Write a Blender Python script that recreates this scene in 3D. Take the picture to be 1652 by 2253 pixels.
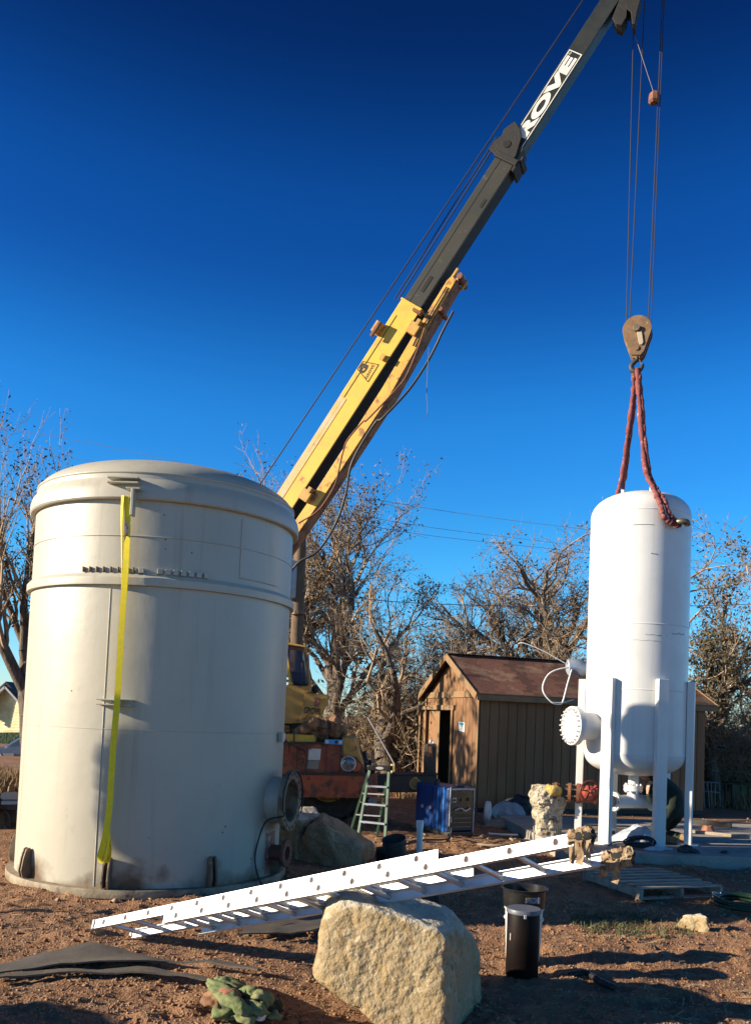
import bpy, bmesh, math, random
import numpy as np
from mathutils import Vector, Matrix

for _o in list(bpy.data.objects):
    bpy.data.objects.remove(_o, do_unlink=True)
SC = bpy.context.scene
COL = SC.collection
R = math.radians
rng = np.random.default_rng(7)
GK = 1.0                                               # scale about the eye point for a group of things (sets their distance)

# ------------------------------------------------------------------ camera
F, CX, CY, EYE = 1900.0, 826.0, 1483.0, 1.9          # focal / principal point in units of a 1652 x 2253 frame
PITCH, ROLL = R(2.8), 0.042
_f = np.array([0, math.cos(PITCH), math.sin(PITCH)])
_u0 = np.array([0, -math.sin(PITCH), math.cos(PITCH)])
_r0 = np.array([1.0, 0, 0])
_u = _u0 * math.cos(ROLL) - _r0 * math.sin(ROLL)
_r = _r0 * math.cos(ROLL) + _u0 * math.sin(ROLL)
EYEP = np.array([0, 0, EYE])
cam = bpy.data.cameras.new('camera')
camo = bpy.data.objects.new('camera', cam)
COL.objects.link(camo)
camo.matrix_world = Matrix(((_r[0], _u[0], -_f[0], 0), (_r[1], _u[1], -_f[1], 0), (_r[2], _u[2], -_f[2], EYE), (0, 0, 0, 1)))
cam.sensor_fit = 'VERTICAL'
cam.sensor_height = 36.0
cam.lens = 36.0 * F / 2253.0
cam.shift_y = (CY - 1126.5) / 2253.0
cam.clip_start = 0.1
cam.clip_end = 3000
SC.camera = camo

# ------------------------------------------------------------------ sky, sun, exposure
SUN_AZ = (-0.982, -0.191)                              # towards the sun, on the ground
SUN_EL = R(18.0)
_n = math.hypot(*SUN_AZ)
SUN_AZ = (SUN_AZ[0] / _n, SUN_AZ[1] / _n)
w = bpy.data.worlds.new('World')
SC.world = w
w.use_nodes = True
nt = w.node_tree
nt.nodes.clear()
sky = nt.nodes.new('ShaderNodeTexSky')
sky.sky_type = 'NISHITA'
sky.sun_disc = False
sky.sun_elevation = SUN_EL
sky.sun_rotation = math.atan2(SUN_AZ[0], SUN_AZ[1])
sky.altitude = 1500
sky.air_density = 1.0
sky.dust_density = 0.25
sky.ozone_density = 4.0
hs = nt.nodes.new('ShaderNodeHueSaturation')
hs.inputs['Saturation'].default_value = 1.26
hs.inputs['Value'].default_value = 1.0
bg = nt.nodes.new('ShaderNodeBackground')
bg.inputs['Strength'].default_value = 0.13
wo = nt.nodes.new('ShaderNodeOutputWorld')
# the clear winter sky deepens strongly with height
wtc = nt.nodes.new('ShaderNodeTexCoord')
wsep = nt.nodes.new('ShaderNodeSeparateXYZ')
wrp = nt.nodes.new('ShaderNodeValToRGB')
wrp.color_ramp.interpolation = 'EASE'
_st = ((0.0, (0.55, 0.62, 0.66)), (0.17, (0.50, 0.80, 0.80)), (0.31, (0.48, 0.74, 0.84)), (0.49, (0.26, 0.36, 0.55)), (0.66, (0.16, 0.125, 0.23)), (1.0, (0.08, 0.08, 0.14)))
while len(wrp.color_ramp.elements) < len(_st):
    wrp.color_ramp.elements.new(0.5)
for _e, (_p0, _c0) in zip(wrp.color_ramp.elements, _st):
    _e.position = _p0; _e.color = (*_c0, 1)
wmx = nt.nodes.new('ShaderNodeMix')
wmx.data_type = 'RGBA'; wmx.blend_type = 'MULTIPLY'; wmx.inputs[0].default_value = 1.0
nt.links.new(wtc.outputs['Generated'], wsep.inputs[0])
nt.links.new(wsep.outputs['Z'], wrp.inputs['Fac'])
nt.links.new(sky.outputs[0], hs.inputs['Color'])
nt.links.new(hs.outputs[0], wmx.inputs[6])
nt.links.new(wrp.outputs['Color'], wmx.inputs[7])
nt.links.new(wmx.outputs[2], bg.inputs['Color'])
nt.links.new(bg.outputs[0], wo.inputs['Surface'])
sl = bpy.data.lights.new('sun', 'SUN')
sl.energy = 5.0
sl.angle = R(0.5)
sl.color = (1.0, 0.86, 0.66)
so = bpy.data.objects.new('sun', sl)
COL.objects.link(so)
_d = Vector((SUN_AZ[0] * math.cos(SUN_EL), SUN_AZ[1] * math.cos(SUN_EL), math.sin(SUN_EL)))
so.rotation_euler = _d.to_track_quat('Z', 'Y').to_euler()
so.location = (-20, -6, 12)
SC.view_settings.view_transform = 'Standard'
SC.view_settings.look = 'None'
SC.view_settings.exposure = 1.08
SC.view_settings.gamma = 1.0
SC.view_settings.use_curve_mapping = False
SC.render.engine = 'CYCLES'

# ------------------------------------------------------------------ geometry helpers
def ray(x, y):
    return _f + _r * ((x - CX) / F) - _u * ((y - CY) / F)
def at(x, y, Y):                       # a sight line followed to distance Y
    d = ray(x, y)
    return EYEP + d * (Y / d[1])
def G(x, y, z=0.0):                    # a sight line followed to height z
    d = ray(x, y)
    return EYEP + d * ((z - EYE) / d[2])
def hit(x, y, p0, n):
    d = ray(x, y)
    p0 = np.asarray(p0, float); n = np.asarray(n, float)
    return EYEP + d * (((p0 - EYEP) @ n) / (d @ n))
def unit(a):
    a = np.asarray(a, float)
    return a / (np.linalg.norm(a) + 1e-12)
def frame(o, ex, ez=(0, 0, 1)):        # 4x4 with x along ex, z near ez
    ex = unit(ex); ez = np.asarray(ez, float)
    ey = unit(np.cross(ez, ex)); ez = np.cross(ex, ey)
    M = np.eye(4); M[:3, 0] = ex; M[:3, 1] = ey; M[:3, 2] = ez; M[:3, 3] = o
    return M
def rz(a, o=(0, 0, 0)):
    M = np.eye(4); c, s = math.cos(a), math.sin(a)
    M[:2, :2] = ((c, -s), (s, c)); M[:3, 3] = o
    return M
def eul(a, b, c, o=(0, 0, 0)):
    M = np.array(Matrix.Translation(Vector(o)) @ (Matrix.Rotation(c, 4, 'Z') @ Matrix.Rotation(b, 4, 'Y') @ Matrix.Rotation(a, 4, 'X')))
    return M

_H = rng.random(4096)
_P = rng.permutation(4096)
def _hash(i, j, k=0):
    return _H[(_P[(i & 4095)] + _P[(j * 57 + 11) & 4095] * 3 + _P[(k * 131 + 71) & 4095] * 7) & 4095]
def noise3(p):
    p = np.asarray(p, float)
    i = np.floor(p).astype(int); f = p - i; f = f * f * (3 - 2 * f)
    r = 0
    for a in (0, 1):
        for b in (0, 1):
            for c in (0, 1):
                wgt = (f[..., 0] if a else 1 - f[..., 0]) * (f[..., 1] if b else 1 - f[..., 1]) * (f[..., 2] if c else 1 - f[..., 2])
                r = r + wgt * _hash(i[..., 0] + a, i[..., 1] + b, i[..., 2] + c)
    return r * 2 - 1
def fbm(p, o=4, lac=2.03, g=0.5):
    p = np.asarray(p, float); s = 0; a = 1.0
    for k in range(o):
        s = s + a * noise3(p + 17.3 * k); p = p * lac; a *= g
    return s

def mesh_np(name, V, quads=None, tris=None):
    me = bpy.data.meshes.new(name)
    V = np.asarray(V, np.float32)
    me.vertices.add(len(V)); me.vertices.foreach_set('co', V.ravel())
    nq = 0 if quads is None else len(quads); ntr = 0 if tris is None else len(tris)
    loops = []
    if nq: loops.append(np.asarray(quads, np.int32).ravel())
    if ntr: loops.append(np.asarray(tris, np.int32).ravel())
    loops = np.concatenate(loops)
    me.loops.add(len(loops)); me.loops.foreach_set('vertex_index', loops)
    tot = np.concatenate([np.full(nq, 4, np.int32), np.full(ntr, 3, np.int32)])
    st = np.concatenate([[0], np.cumsum(tot)[:-1]]).astype(np.int32)
    me.polygons.add(len(tot)); me.polygons.foreach_set('loop_start', st)
    me.update(calc_edges=True)
    return me

def smooth(me, ang=40):
    me.polygons.foreach_set('use_smooth', np.ones(len(me.polygons), bool))
    try: me.set_sharp_from_angle(angle=R(ang))
    except Exception: pass

def link(name, me, mat, parent=None, bevel=0.0, sm=None, kind=None, subsurf=0):
    o = bpy.data.objects.new(name, me)
    COL.objects.link(o)
    if mat is not None and not me.materials:
        me.materials.append(mat)
    if sm is not None: smooth(me, sm)
    if parent is not None: o.parent = parent
    if bevel:
        b = o.modifiers.new('bevel', 'BEVEL'); b.width = bevel; b.segments = 2; b.limit_method = 'ANGLE'; b.angle_limit = R(35); b.harden_normals = False
    if subsurf:
        s = o.modifiers.new('sub', 'SUBSURF'); s.levels = subsurf; s.render_levels = subsurf
    if kind: o['kind'] = kind
    return o
def tag(o, label, cat, group=None):
    o['label'] = label; o['category'] = cat
    if group: o['group'] = group
    return o
def root(name, label, cat, loc, group=None):
    o = bpy.data.objects.new(name, None)
    o.empty_display_size = 0.1
    loc = EYEP + (np.asarray(loc, float) - EYEP) * GK
    o.location = tuple(float(a) for a in loc)
    COL.objects.link(o)
    return tag(o, label, cat, group)

class MB:
    def __init__(s, M=None):
        s.v = []; s.f = []; s.n = 0; s.M = M
    def add(s, v, f, M=None):
        v = np.asarray(v, float).reshape(-1, 3)
        if M is not None: v = v @ M[:3, :3].T + M[:3, 3]
        if s.M is not None: v = v @ s.M[:3, :3].T + s.M[:3, 3]
        s.v.append(v); n = s.n
        s.f += [tuple(int(i) + n for i in q) for q in f]
        s.n += len(v)
        return s
    def box(s, c, sz, M=None, taper=1.0):
        x, y, z = (a / 2 for a in sz); t = taper
        v = np.array([(-x, -y, -z), (x, -y, -z), (x, y, -z), (-x, y, -z), (-x * t, -y * t, z), (x * t, -y * t, z), (x * t, y * t, z), (-x * t, y * t, z)]) + np.asarray(c, float)
        return s.add(v, [(0, 3, 2, 1), (4, 5, 6, 7), (0, 1, 5, 4), (1, 2, 6, 5), (2, 3, 7, 6), (3, 0, 4, 7)], M)
    def bar(s, a, b, wd, th, up=(0, 0, 1)):      # a rectangular bar from a to b
        a = np.asarray(a, float); b = np.asarray(b, float)
        M = frame((a + b) / 2, b - a, up)
        return s.box((0, 0, 0), (np.linalg.norm(b - a), wd, th), M)
    def tube(s, pts, rad, n=8, cap=True, closed=False, M=None, ref=None):
        pts = np.asarray(pts, float); m = len(pts)
        rad = np.broadcast_to(np.asarray(rad, float), (m,))
        if closed: t = np.roll(pts, -1, 0) - np.roll(pts, 1, 0)
        else: t = np.gradient(pts, axis=0)
        t /= np.linalg.norm(t, axis=1)[:, None] + 1e-12
        r0 = np.array([0, 0, 1.0]) if ref is None else np.asarray(ref, float)
        if abs(t[0] @ r0) > 0.9: r0 = np.array([1.0, 0, 0])
        A = np.zeros((m, 3)); a = unit(np.cross(t[0], r0))
        for i in range(m):
            a = unit(a - t[i] * (a @ t[i])); A[i] = a
        B = np.cross(t, A)
        th = np.arange(n) * 2 * math.pi / n
        v = pts[:, None] + rad[:, None, None] * (A[:, None] * np.cos(th)[None, :, None] + B[:, None] * np.sin(th)[None, :, None])
        f = []
        k = m if closed else m - 1
        for i in range(k):
            j = (i + 1) % m
            for q in range(n):
                p = (q + 1) % n
                f.append((i * n + q, i * n + p, j * n + p, j * n + q))
        if cap and not closed:
            f.append(tuple(range(n - 1, -1, -1))); f.append(tuple((m - 1) * n + q for q in range(n)))
        return s.add(v.reshape(-1, 3), f, M)
    def lathe(s, prof, n=40, M=None, a0=0, a1=2 * math.pi):
        prof = np.asarray(prof, float); m = len(prof)
        full = abs(a1 - a0 - 2 * math.pi) < 1e-6
        k = n if full else n + 1
        th = a0 + (a1 - a0) * np.arange(k) / n
        v = np.zeros((m, k, 3))
        v[:, :, 0] = prof[:, 0:1] * np.cos(th); v[:, :, 1] = prof[:, 0:1] * np.sin(th); v[:, :, 2] = prof[:, 1:2]
        f = []
        for i in range(m - 1):
            for q in range(n):
                p = (q + 1) % k
                f.append((i * k + q, i * k + p, (i + 1) * k + p, (i + 1) * k + q))
        return s.add(v.reshape(-1, 3), f, M)
    def prism(s, poly, h0, h1, M=None):          # polygon (ccw) in xy, extruded h0..h1 in z
        p = np.asarray(poly, float); n = len(p)
        v = np.zeros((2 * n, 3)); v[:n, :2] = p; v[n:, :2] = p; v[:n, 2] = h0; v[n:, 2] = h1
        f = [tuple(range(n - 1, -1, -1)), tuple(range(n, 2 * n))] + [(i, (i + 1) % n, n + (i + 1) % n, n + i) for i in range(n)]
        return s.add(v, f, M)
    def solid(s, pts, off):                      # 3D polygon extruded by a vector
        p = np.asarray(pts, float); n = len(p); off = np.asarray(off, float)
        v = np.concatenate([p, p + off])
        f = [tuple(range(n - 1, -1, -1)), tuple(range(n, 2 * n))] + [(i, (i + 1) % n, n + (i + 1) % n, n + i) for i in range(n)]
        return s.add(v, f)
    def build(s, name, mat, parent=None, bevel=0.0, sm=None, kind=None, subsurf=0, fix=True):
        V = EYEP + (np.concatenate(s.v) - EYEP) * GK
        if parent is not None:
            q = parent; off = np.zeros(3)
            while q is not None:
                off = off + np.array(q.location); q = q.parent
            V = V - off
        me = bpy.data.meshes.new(name)
        me.from_pydata(V.tolist(), [], s.f)
        me.update()
        if fix:
            b = bmesh.new(); b.from_mesh(me)
            bmesh.ops.recalc_face_normals(b, faces=b.faces[:])
            b.to_mesh(me); b.free()
        return link(name, me, mat, parent, bevel, sm, kind, subsurf)

def circle(r, n=16, c=(0, 0), a0=0):
    return [(c[0] + r * math.cos(a0 + 2 * math.pi * i / n), c[1] + r * math.sin(a0 + 2 * math.pi * i / n)) for i in range(n)]
def spline(pts, m=8):
    p = np.asarray(pts, float)
    q = np.concatenate([[2 * p[0] - p[1]], p, [2 * p[-1] - p[-2]]])
    out = []
    for i in range(1, len(q) - 2):
        for t in np.arange(m) / m:
            a, b, c, d = q[i - 1], q[i], q[i + 1], q[i + 2]
            out.append(0.5 * (2 * b + (c - a) * t + (2 * a - 5 * b + 4 * c - d) * t * t + (3 * b - a - 3 * c + d) * t ** 3))
    out.append(p[-1])
    return np.array(out)

# ------------------------------------------------------------------ materials
MATS = {}
def mat(name, col, rough=0.6, metal=0.0, col2=None, scale=5.0, lo=0.42, hi=0.62, bump=0.0, bscale=30.0, col3=None, scale3=2.0, lo3=0.6, hi3=0.66, stretch=None, coat=0.0, dist=0.02, detail=6.0, spec=0.5, rvar=0.12):
    if name in MATS: return MATS[name]
    m = bpy.data.materials.new(name); m.use_nodes = True
    t = m.node_tree; N = t.nodes; Lk = t.links
    b = N['Principled BSDF']
    b.inputs['Roughness'].default_value = rough
    b.inputs['Metallic'].default_value = metal
    b.inputs['Specular IOR Level'].default_value = spec
    if coat: b.inputs['Coat Weight'].default_value = coat
    tc = N.new('ShaderNodeTexCoord'); src = tc.outputs['Object']
    if stretch:
        mp = N.new('ShaderNodeMapping'); mp.inputs['Scale'].default_value = stretch
        Lk.new(src, mp.inputs['Vector']); src = mp.outputs[0]
    c4 = lambda c: (c[0], c[1], c[2], 1)
    if col2 is None: col2 = tuple(a * 0.8 for a in col)
    n1 = N.new('ShaderNodeTexNoise'); n1.inputs['Scale'].default_value = scale; n1.inputs['Detail'].default_value = detail
    n1.inputs['Roughness'].default_value = 0.6
    Lk.new(src, n1.inputs['Vector'])
    r1 = N.new('ShaderNodeMapRange'); r1.inputs['From Min'].default_value = lo; r1.inputs['From Max'].default_value = hi
    Lk.new(n1.outputs['Fac'], r1.inputs['Value'])
    mx = N.new('ShaderNodeMix'); mx.data_type = 'RGBA'
    mx.inputs[6].default_value = c4(col); mx.inputs[7].default_value = c4(col2)
    Lk.new(r1.outputs[0], mx.inputs[0]); out = mx.outputs[2]
    if col3 is not None:
        n3 = N.new('ShaderNodeTexNoise'); n3.inputs['Scale'].default_value = scale3; n3.inputs['Detail'].default_value = 9; n3.inputs['Roughness'].default_value = 0.68
        Lk.new(src, n3.inputs['Vector'])
        r3 = N.new('ShaderNodeMapRange'); r3.inputs['From Min'].default_value = lo3; r3.inputs['From Max'].default_value = hi3
        Lk.new(n3.outputs['Fac'], r3.inputs['Value'])
        m3 = N.new('ShaderNodeMix'); m3.data_type = 'RGBA'
        m3.inputs[7].default_value = c4(col3); Lk.new(out, m3.inputs[6]); Lk.new(r3.outputs[0], m3.inputs[0]); out = m3.outputs[2]
    Lk.new(out, b.inputs['Base Color'])
    if rvar:
        rr = N.new('ShaderNodeMapRange'); rr.inputs['To Min'].default_value = max(0.03, rough - rvar); rr.inputs['To Max'].default_value = min(1, rough + rvar)
        Lk.new(n1.outputs['Fac'], rr.inputs['Value']); Lk.new(rr.outputs[0], b.inputs['Roughness'])
    if bump:
        nb = N.new('ShaderNodeTexNoise'); nb.inputs['Scale'].default_value = bscale; nb.inputs['Detail'].default_value = 7
        Lk.new(src, nb.inputs['Vector'])
        bp = N.new('ShaderNodeBump'); bp.inputs['Strength'].default_value = bump; bp.inputs['Distance'].default_value = dist
        Lk.new(nb.outputs['Fac'], bp.inputs['Height']); Lk.new(bp.outputs[0], b.inputs['Normal'])
    MATS[name] = m
    return m
def glass(name, col=(0.04, 0.075, 0.15), rough=0.05):
    if name in MATS: return MATS[name]
    m = bpy.data.materials.new(name); m.use_nodes = True
    b = m.node_tree.nodes['Principled BSDF']
    b.inputs['Base Color'].default_value = (*col, 1); b.inputs['Roughness'].default_value = rough; b.inputs['IOR'].default_value = 1.5
    b.inputs['Alpha'].default_value = 0.35
    MATS[name] = m
    return m

m_beige = mat('tank_paint', (0.445, 0.415, 0.335), 0.42, col2=(0.41, 0.385, 0.31), scale=1.3, lo=0.35, hi=0.7, bump=0.16, bscale=2.0, dist=0.06, col3=(0.37, 0.34, 0.27), scale3=7, lo3=0.6, hi3=0.72)
m_white = mat('white_paint', (0.66, 0.66, 0.645), 0.38, col2=(0.62, 0.62, 0.605), scale=2, bump=0.03, bscale=6, dist=0.02, col3=(0.62, 0.61, 0.58), scale3=9, lo3=0.68, hi3=0.76)
m_steel = mat('dirty_steel', (0.13, 0.105, 0.08), 0.6, 0.3, col2=(0.24, 0.16, 0.09), scale=9, bump=0.15, bscale=40)
m_rust = mat('rusty_steel', (0.16, 0.06, 0.035), 0.75, 0.1, col2=(0.24, 0.10, 0.05), scale=8, bump=0.3, bscale=45)
m_black = mat('black_rubber', (0.018, 0.018, 0.02), 0.55, col2=(0.03, 0.03, 0.032), scale=12)
m_blackp = mat('black_plastic', (0.012, 0.012, 0.013), 0.28, col2=(0.02, 0.019, 0.018), scale=10)
m_yellow = mat('yellow_paint', (0.72, 0.43, 0.045), 0.5, col2=(0.66, 0.38, 0.05), scale=3, col3=(0.30, 0.13, 0.04), scale3=6, lo3=0.63, hi3=0.70, bump=0.06, bscale=12)
m_yellowr = mat('rust_stained_yellow', (0.68, 0.38, 0.045), 0.55, col2=(0.58, 0.29, 0.05), scale=3, col3=(0.26, 0.10, 0.035), scale3=5, lo3=0.52, hi3=0.62, bump=0.1, bscale=14)
m_yellowd = mat('weathered_yellow_paint', (0.50, 0.29, 0.06), 0.6, col2=(0.40, 0.22, 0.06), scale=4, col3=(0.16, 0.07, 0.035), scale3=5, lo3=0.57, hi3=0.66, bump=0.1, bscale=14)
m_pinkfade = mat('faded_yellow_paint', (0.62, 0.42, 0.24), 0.65, col2=(0.60, 0.38, 0.12), scale=3, col3=(0.33, 0.18, 0.10), scale3=9, lo3=0.62, hi3=0.70)
m_boomg = mat('boom_dark_green', (0.015, 0.016, 0.011), 0.65, col2=(0.022, 0.021, 0.015), scale=2.2, col3=(0.11, 0.10, 0.075), scale3=3.3, lo3=0.60, hi3=0.72, bump=0.05, bscale=20, stretch=(0.5, 1, 1))
m_boomd = mat('boom_inner_green', (0.012, 0.016, 0.014), 0.5, col2=(0.017, 0.02, 0.016), scale=3, col3=(0.12, 0.11, 0.09), scale3=8, lo3=0.68, hi3=0.74)
m_cream = mat('lettering_white', (0.78, 0.75, 0.66), 0.5)
m_ink = mat('lettering_black', (0.02, 0.018, 0.015), 0.6)
m_redrust = mat('faded_red_paint', (0.25, 0.055, 0.028), 0.65, col2=(0.33, 0.10, 0.04), scale=4, col3=(0.085, 0.04, 0.028), scale3=5, lo3=0.48, hi3=0.60, bump=0.2, bscale=20)
m_orange = mat('orange_paint', (0.36, 0.085, 0.028), 0.62, col2=(0.27, 0.07, 0.03), scale=5, col3=(0.095, 0.045, 0.03), scale3=5, lo3=0.48, hi3=0.60, bump=0.15, bscale=25)
m_darkframe = mat('dark_frame_steel', (0.030, 0.027, 0.023), 0.6, col2=(0.05, 0.038, 0.03), scale=5, bump=0.1, bscale=30)
m_steel_shade = mat('black_steel_and_shade', (0.009, 0.008, 0.007), 0.7, col2=(0.016, 0.013, 0.011), scale=6, bump=0.15, bscale=30)  # black steel parts, and the painted shade under the boom
m_tyre = mat('tyre_rubber', (0.028, 0.024, 0.022), 0.85, col2=(0.055, 0.045, 0.038), scale=6, bump=0.25, bscale=25)
m_glass = glass('cab_glass')
m_alu = mat('aluminium', (0.62, 0.63, 0.65), 0.42, 0.35, col2=(0.52, 0.53, 0.55), scale=6, bump=0.04, bscale=30, stretch=(1, 1, 1))
m_aluD = mat('aluminium_dull', (0.55, 0.56, 0.58), 0.45, 0.5, col2=(0.45, 0.46, 0.48), scale=9)
m_hole = mat('rung_end_dark', (0.03, 0.012, 0.01), 0.7)
m_shed = mat('brown_siding', (0.222, 0.113, 0.047), 0.72, col2=(0.19, 0.095, 0.04), scale=4, bump=0.2, bscale=50, stretch=(1, 1, 0.12), col3=(0.26, 0.145, 0.07), scale3=14, lo3=0.6, hi3=0.72)
m_shedtrim = mat('brown_trim', (0.25, 0.142, 0.064), 0.7, col2=(0.18, 0.12, 0.06), scale=5, bump=0.1, bscale=40)
m_shingle = mat('asphalt_shingle', (0.135, 0.055, 0.035), 0.9, col2=(0.10, 0.045, 0.03), scale=9, bump=0.5, bscale=150, dist=0.01, col3=(0.20, 0.115, 0.07), scale3=1.6, lo3=0.52, hi3=0.6, stretch=(1, 1, 1))
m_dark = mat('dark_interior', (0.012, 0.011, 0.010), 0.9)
m_boulder = mat('tan_limestone', (0.29, 0.205, 0.095), 0.88, col2=(0.37, 0.295, 0.18), scale=4.2, lo=0.36, hi=0.62, bump=0.9, bscale=30, dist=0.025, col3=(0.20, 0.125, 0.045), scale3=4.5, lo3=0.50, hi3=0.64, detail=12)
m_boulder2 = mat('grey_limestone', (0.27, 0.165, 0.08), 0.88, col2=(0.37, 0.26, 0.15), scale=3.5, bump=0.9, bscale=24, dist=0.02, col3=(0.17, 0.13, 0.09), scale3=4, lo3=0.55, hi3=0.68)
m_concrete = mat('concrete', (0.33, 0.30, 0.26), 0.9, col2=(0.27, 0.24, 0.20), scale=2.5, bump=0.3, bscale=40, col3=(0.22, 0.17, 0.12), scale3=3, lo3=0.56, hi3=0.68)
m_wood = mat('weathered_pallet_wood', (0.40, 0.33, 0.25), 0.85, col2=(0.28, 0.22, 0.165), scale=6, stretch=(0.3, 2, 2), bump=0.3, bscale=30)
m_pole = mat('pole_wood', (0.15, 0.10, 0.06), 0.9, col2=(0.10, 0.07, 0.045), scale=7, stretch=(3, 3, 0.3), bump=0.4, bscale=25)
m_bark = mat('tree_bark', (0.155, 0.12, 0.09), 0.95, col2=(0.085, 0.065, 0.05), scale=6, stretch=(2, 2, 0.5), bump=0.7, bscale=14, dist=0.05)
m_twig = mat('bare_twigs', (0.36, 0.265, 0.175), 0.9, col2=(0.25, 0.18, 0.12), scale=2)
m_leaf = mat('dry_leaves', (0.12, 0.09, 0.045), 0.8, col2=(0.065, 0.06, 0.03), scale=1.2, col3=(0.24, 0.17, 0.08), scale3=3, lo3=0.58, hi3=0.66)
m_strap = mat('yellow_strap', (0.90, 0.66, 0.008), 0.7, col2=(0.72, 0.64, 0.02), scale=20, bump=0.2, bscale=150, dist=0.003)
m_red_sling = mat('red_sling', (0.23, 0.06, 0.055), 0.85, col2=(0.13, 0.03, 0.03), scale=9, col3=(0.42, 0.28, 0.24), scale3=14, lo3=0.58, hi3=0.68, bump=0.6, bscale=40, dist=0.02)
m_green = mat('green_fibreglass', (0.002, 0.06, 0.024), 0.55, col2=(0.002, 0.045, 0.018), scale=6)
m_blue = mat('blue_paint', (0.006, 0.045, 0.20), 0.4, col2=(0.006, 0.035, 0.15), scale=6, col3=(0.05, 0.05, 0.06), scale3=9, lo3=0.56, hi3=0.66)
m_leather = mat('worn_leather', (0.30, 0.22, 0.135), 0.85, col2=(0.17, 0.10, 0.05), scale=18, bump=0.6, bscale=30, col3=(0.09, 0.05, 0.03), scale3=9, lo3=0.56, hi3=0.66)
m_foam = mat('pipe_insulation', (0.40, 0.34, 0.24), 0.95, col2=(0.56, 0.50, 0.39), scale=9, bump=1.0, bscale=22, dist=0.06, col3=(0.10, 0.07, 0.045), scale3=6, lo3=0.52, hi3=0.64)
m_valve = mat('red_valve', (0.36, 0.06, 0.035), 0.55, col2=(0.22, 0.05, 0.03), scale=12)
m_jacket = mat('dark_green_jacket', (0.014, 0.024, 0.014), 0.85, col2=(0.010, 0.018, 0.011), scale=7, bump=0.4, bscale=12, dist=0.03)
m_cloth = mat('green_work_cloth', (0.10, 0.135, 0.045), 0.9, col2=(0.20, 0.20, 0.09), scale=5, lo=0.4, hi=0.66, bump=0.4, bscale=35, dist=0.012)
m_skin = mat('skin', (0.50, 0.27, 0.18), 0.55)
m_canvas = mat('brown_canvas', (0.26, 0.145, 0.075), 0.9, col2=(0.19, 0.10, 0.05), scale=6, bump=0.4, bscale=30)
m_mat = mat('rubber_sheet', (0.075, 0.066, 0.055), 0.75, col2=(0.13, 0.105, 0.08), scale=2.5, bump=0.15, bscale=30, col3=(0.20, 0.13, 0.08), scale3=6, lo3=0.6, hi3=0.7)
m_wire = mat('power_wire', (0.20, 0.25, 0.33), 0.5, 0.4)
m_rope = mat('wire_rope', (0.045, 0.04, 0.04), 0.55, 0.4)
m_pvc = mat('white_pvc', (0.80, 0.79, 0.75), 0.35)
m_greyp = mat('grey_plastic', (0.35, 0.37, 0.40), 0.5)
def island_vary(m, amt=0.5):
    t = m.node_tree; N = t.nodes; L = t.links; b = N['Principled BSDF']; old = b.inputs['Base Color'].links[0].from_socket
    g_ = N.new('ShaderNodeNewGeometry'); mr = N.new('ShaderNodeMapRange'); mr.inputs['To Min'].default_value = 1 - amt; mr.inputs['To Max'].default_value = 1 + amt
    L.new(g_.outputs['Random Per Island'], mr.inputs['Value'])
    mx = N.new('ShaderNodeMix'); mx.data_type = 'RGBA'; mx.blend_type = 'MULTIPLY'; mx.inputs[0].default_value = 1.0
    L.new(old, mx.inputs[6]); L.new(mr.outputs[0], mx.inputs[7]); L.new(mx.outputs[2], b.inputs['Base Color'])
def streaks(m, col, amt=0.5, sx=7.0, sz=0.35, lo=0.55, hi=0.75):
    t = m.node_tree; N = t.nodes; L = t.links; b = N['Principled BSDF']; old = b.inputs['Base Color'].links[0].from_socket
    tc = N.new('ShaderNodeTexCoord'); mp = N.new('ShaderNodeMapping'); mp.inputs['Scale'].default_value = (sx, sx, sz); L.new(tc.outputs['Object'], mp.inputs[0])
    nz = N.new('ShaderNodeTexNoise'); nz.inputs['Scale'].default_value = 1.0; nz.inputs['Detail'].default_value = 8; nz.inputs['Roughness'].default_value = 0.65; L.new(mp.outputs[0], nz.inputs['Vector'])
    mr = N.new('ShaderNodeMapRange'); mr.inputs['From Min'].default_value = lo; mr.inputs['From Max'].default_value = hi; mr.inputs['To Max'].default_value = amt; L.new(nz.outputs['Fac'], mr.inputs['Value'])
    mx = N.new('ShaderNodeMix'); mx.data_type = 'RGBA'; L.new(mr.outputs[0], mx.inputs[0]); L.new(old, mx.inputs[6]); mx.inputs[7].default_value = (*col, 1); L.new(mx.outputs[2], b.inputs['Base Color'])
streaks(m_beige, (0.27, 0.235, 0.17), 0.55)
streaks(m_white, (0.48, 0.46, 0.42), 0.5, 9.0, 0.3)
streaks(m_yellow, (0.34, 0.19, 0.06), 0.5, 1.2, 6.0)
for _m, _a in ((m_shingle, 0.45), (m_leaf, 0.5), (m_twig, 0.25), (m_wood, 0.2)): island_vary(_m, _a)

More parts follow.
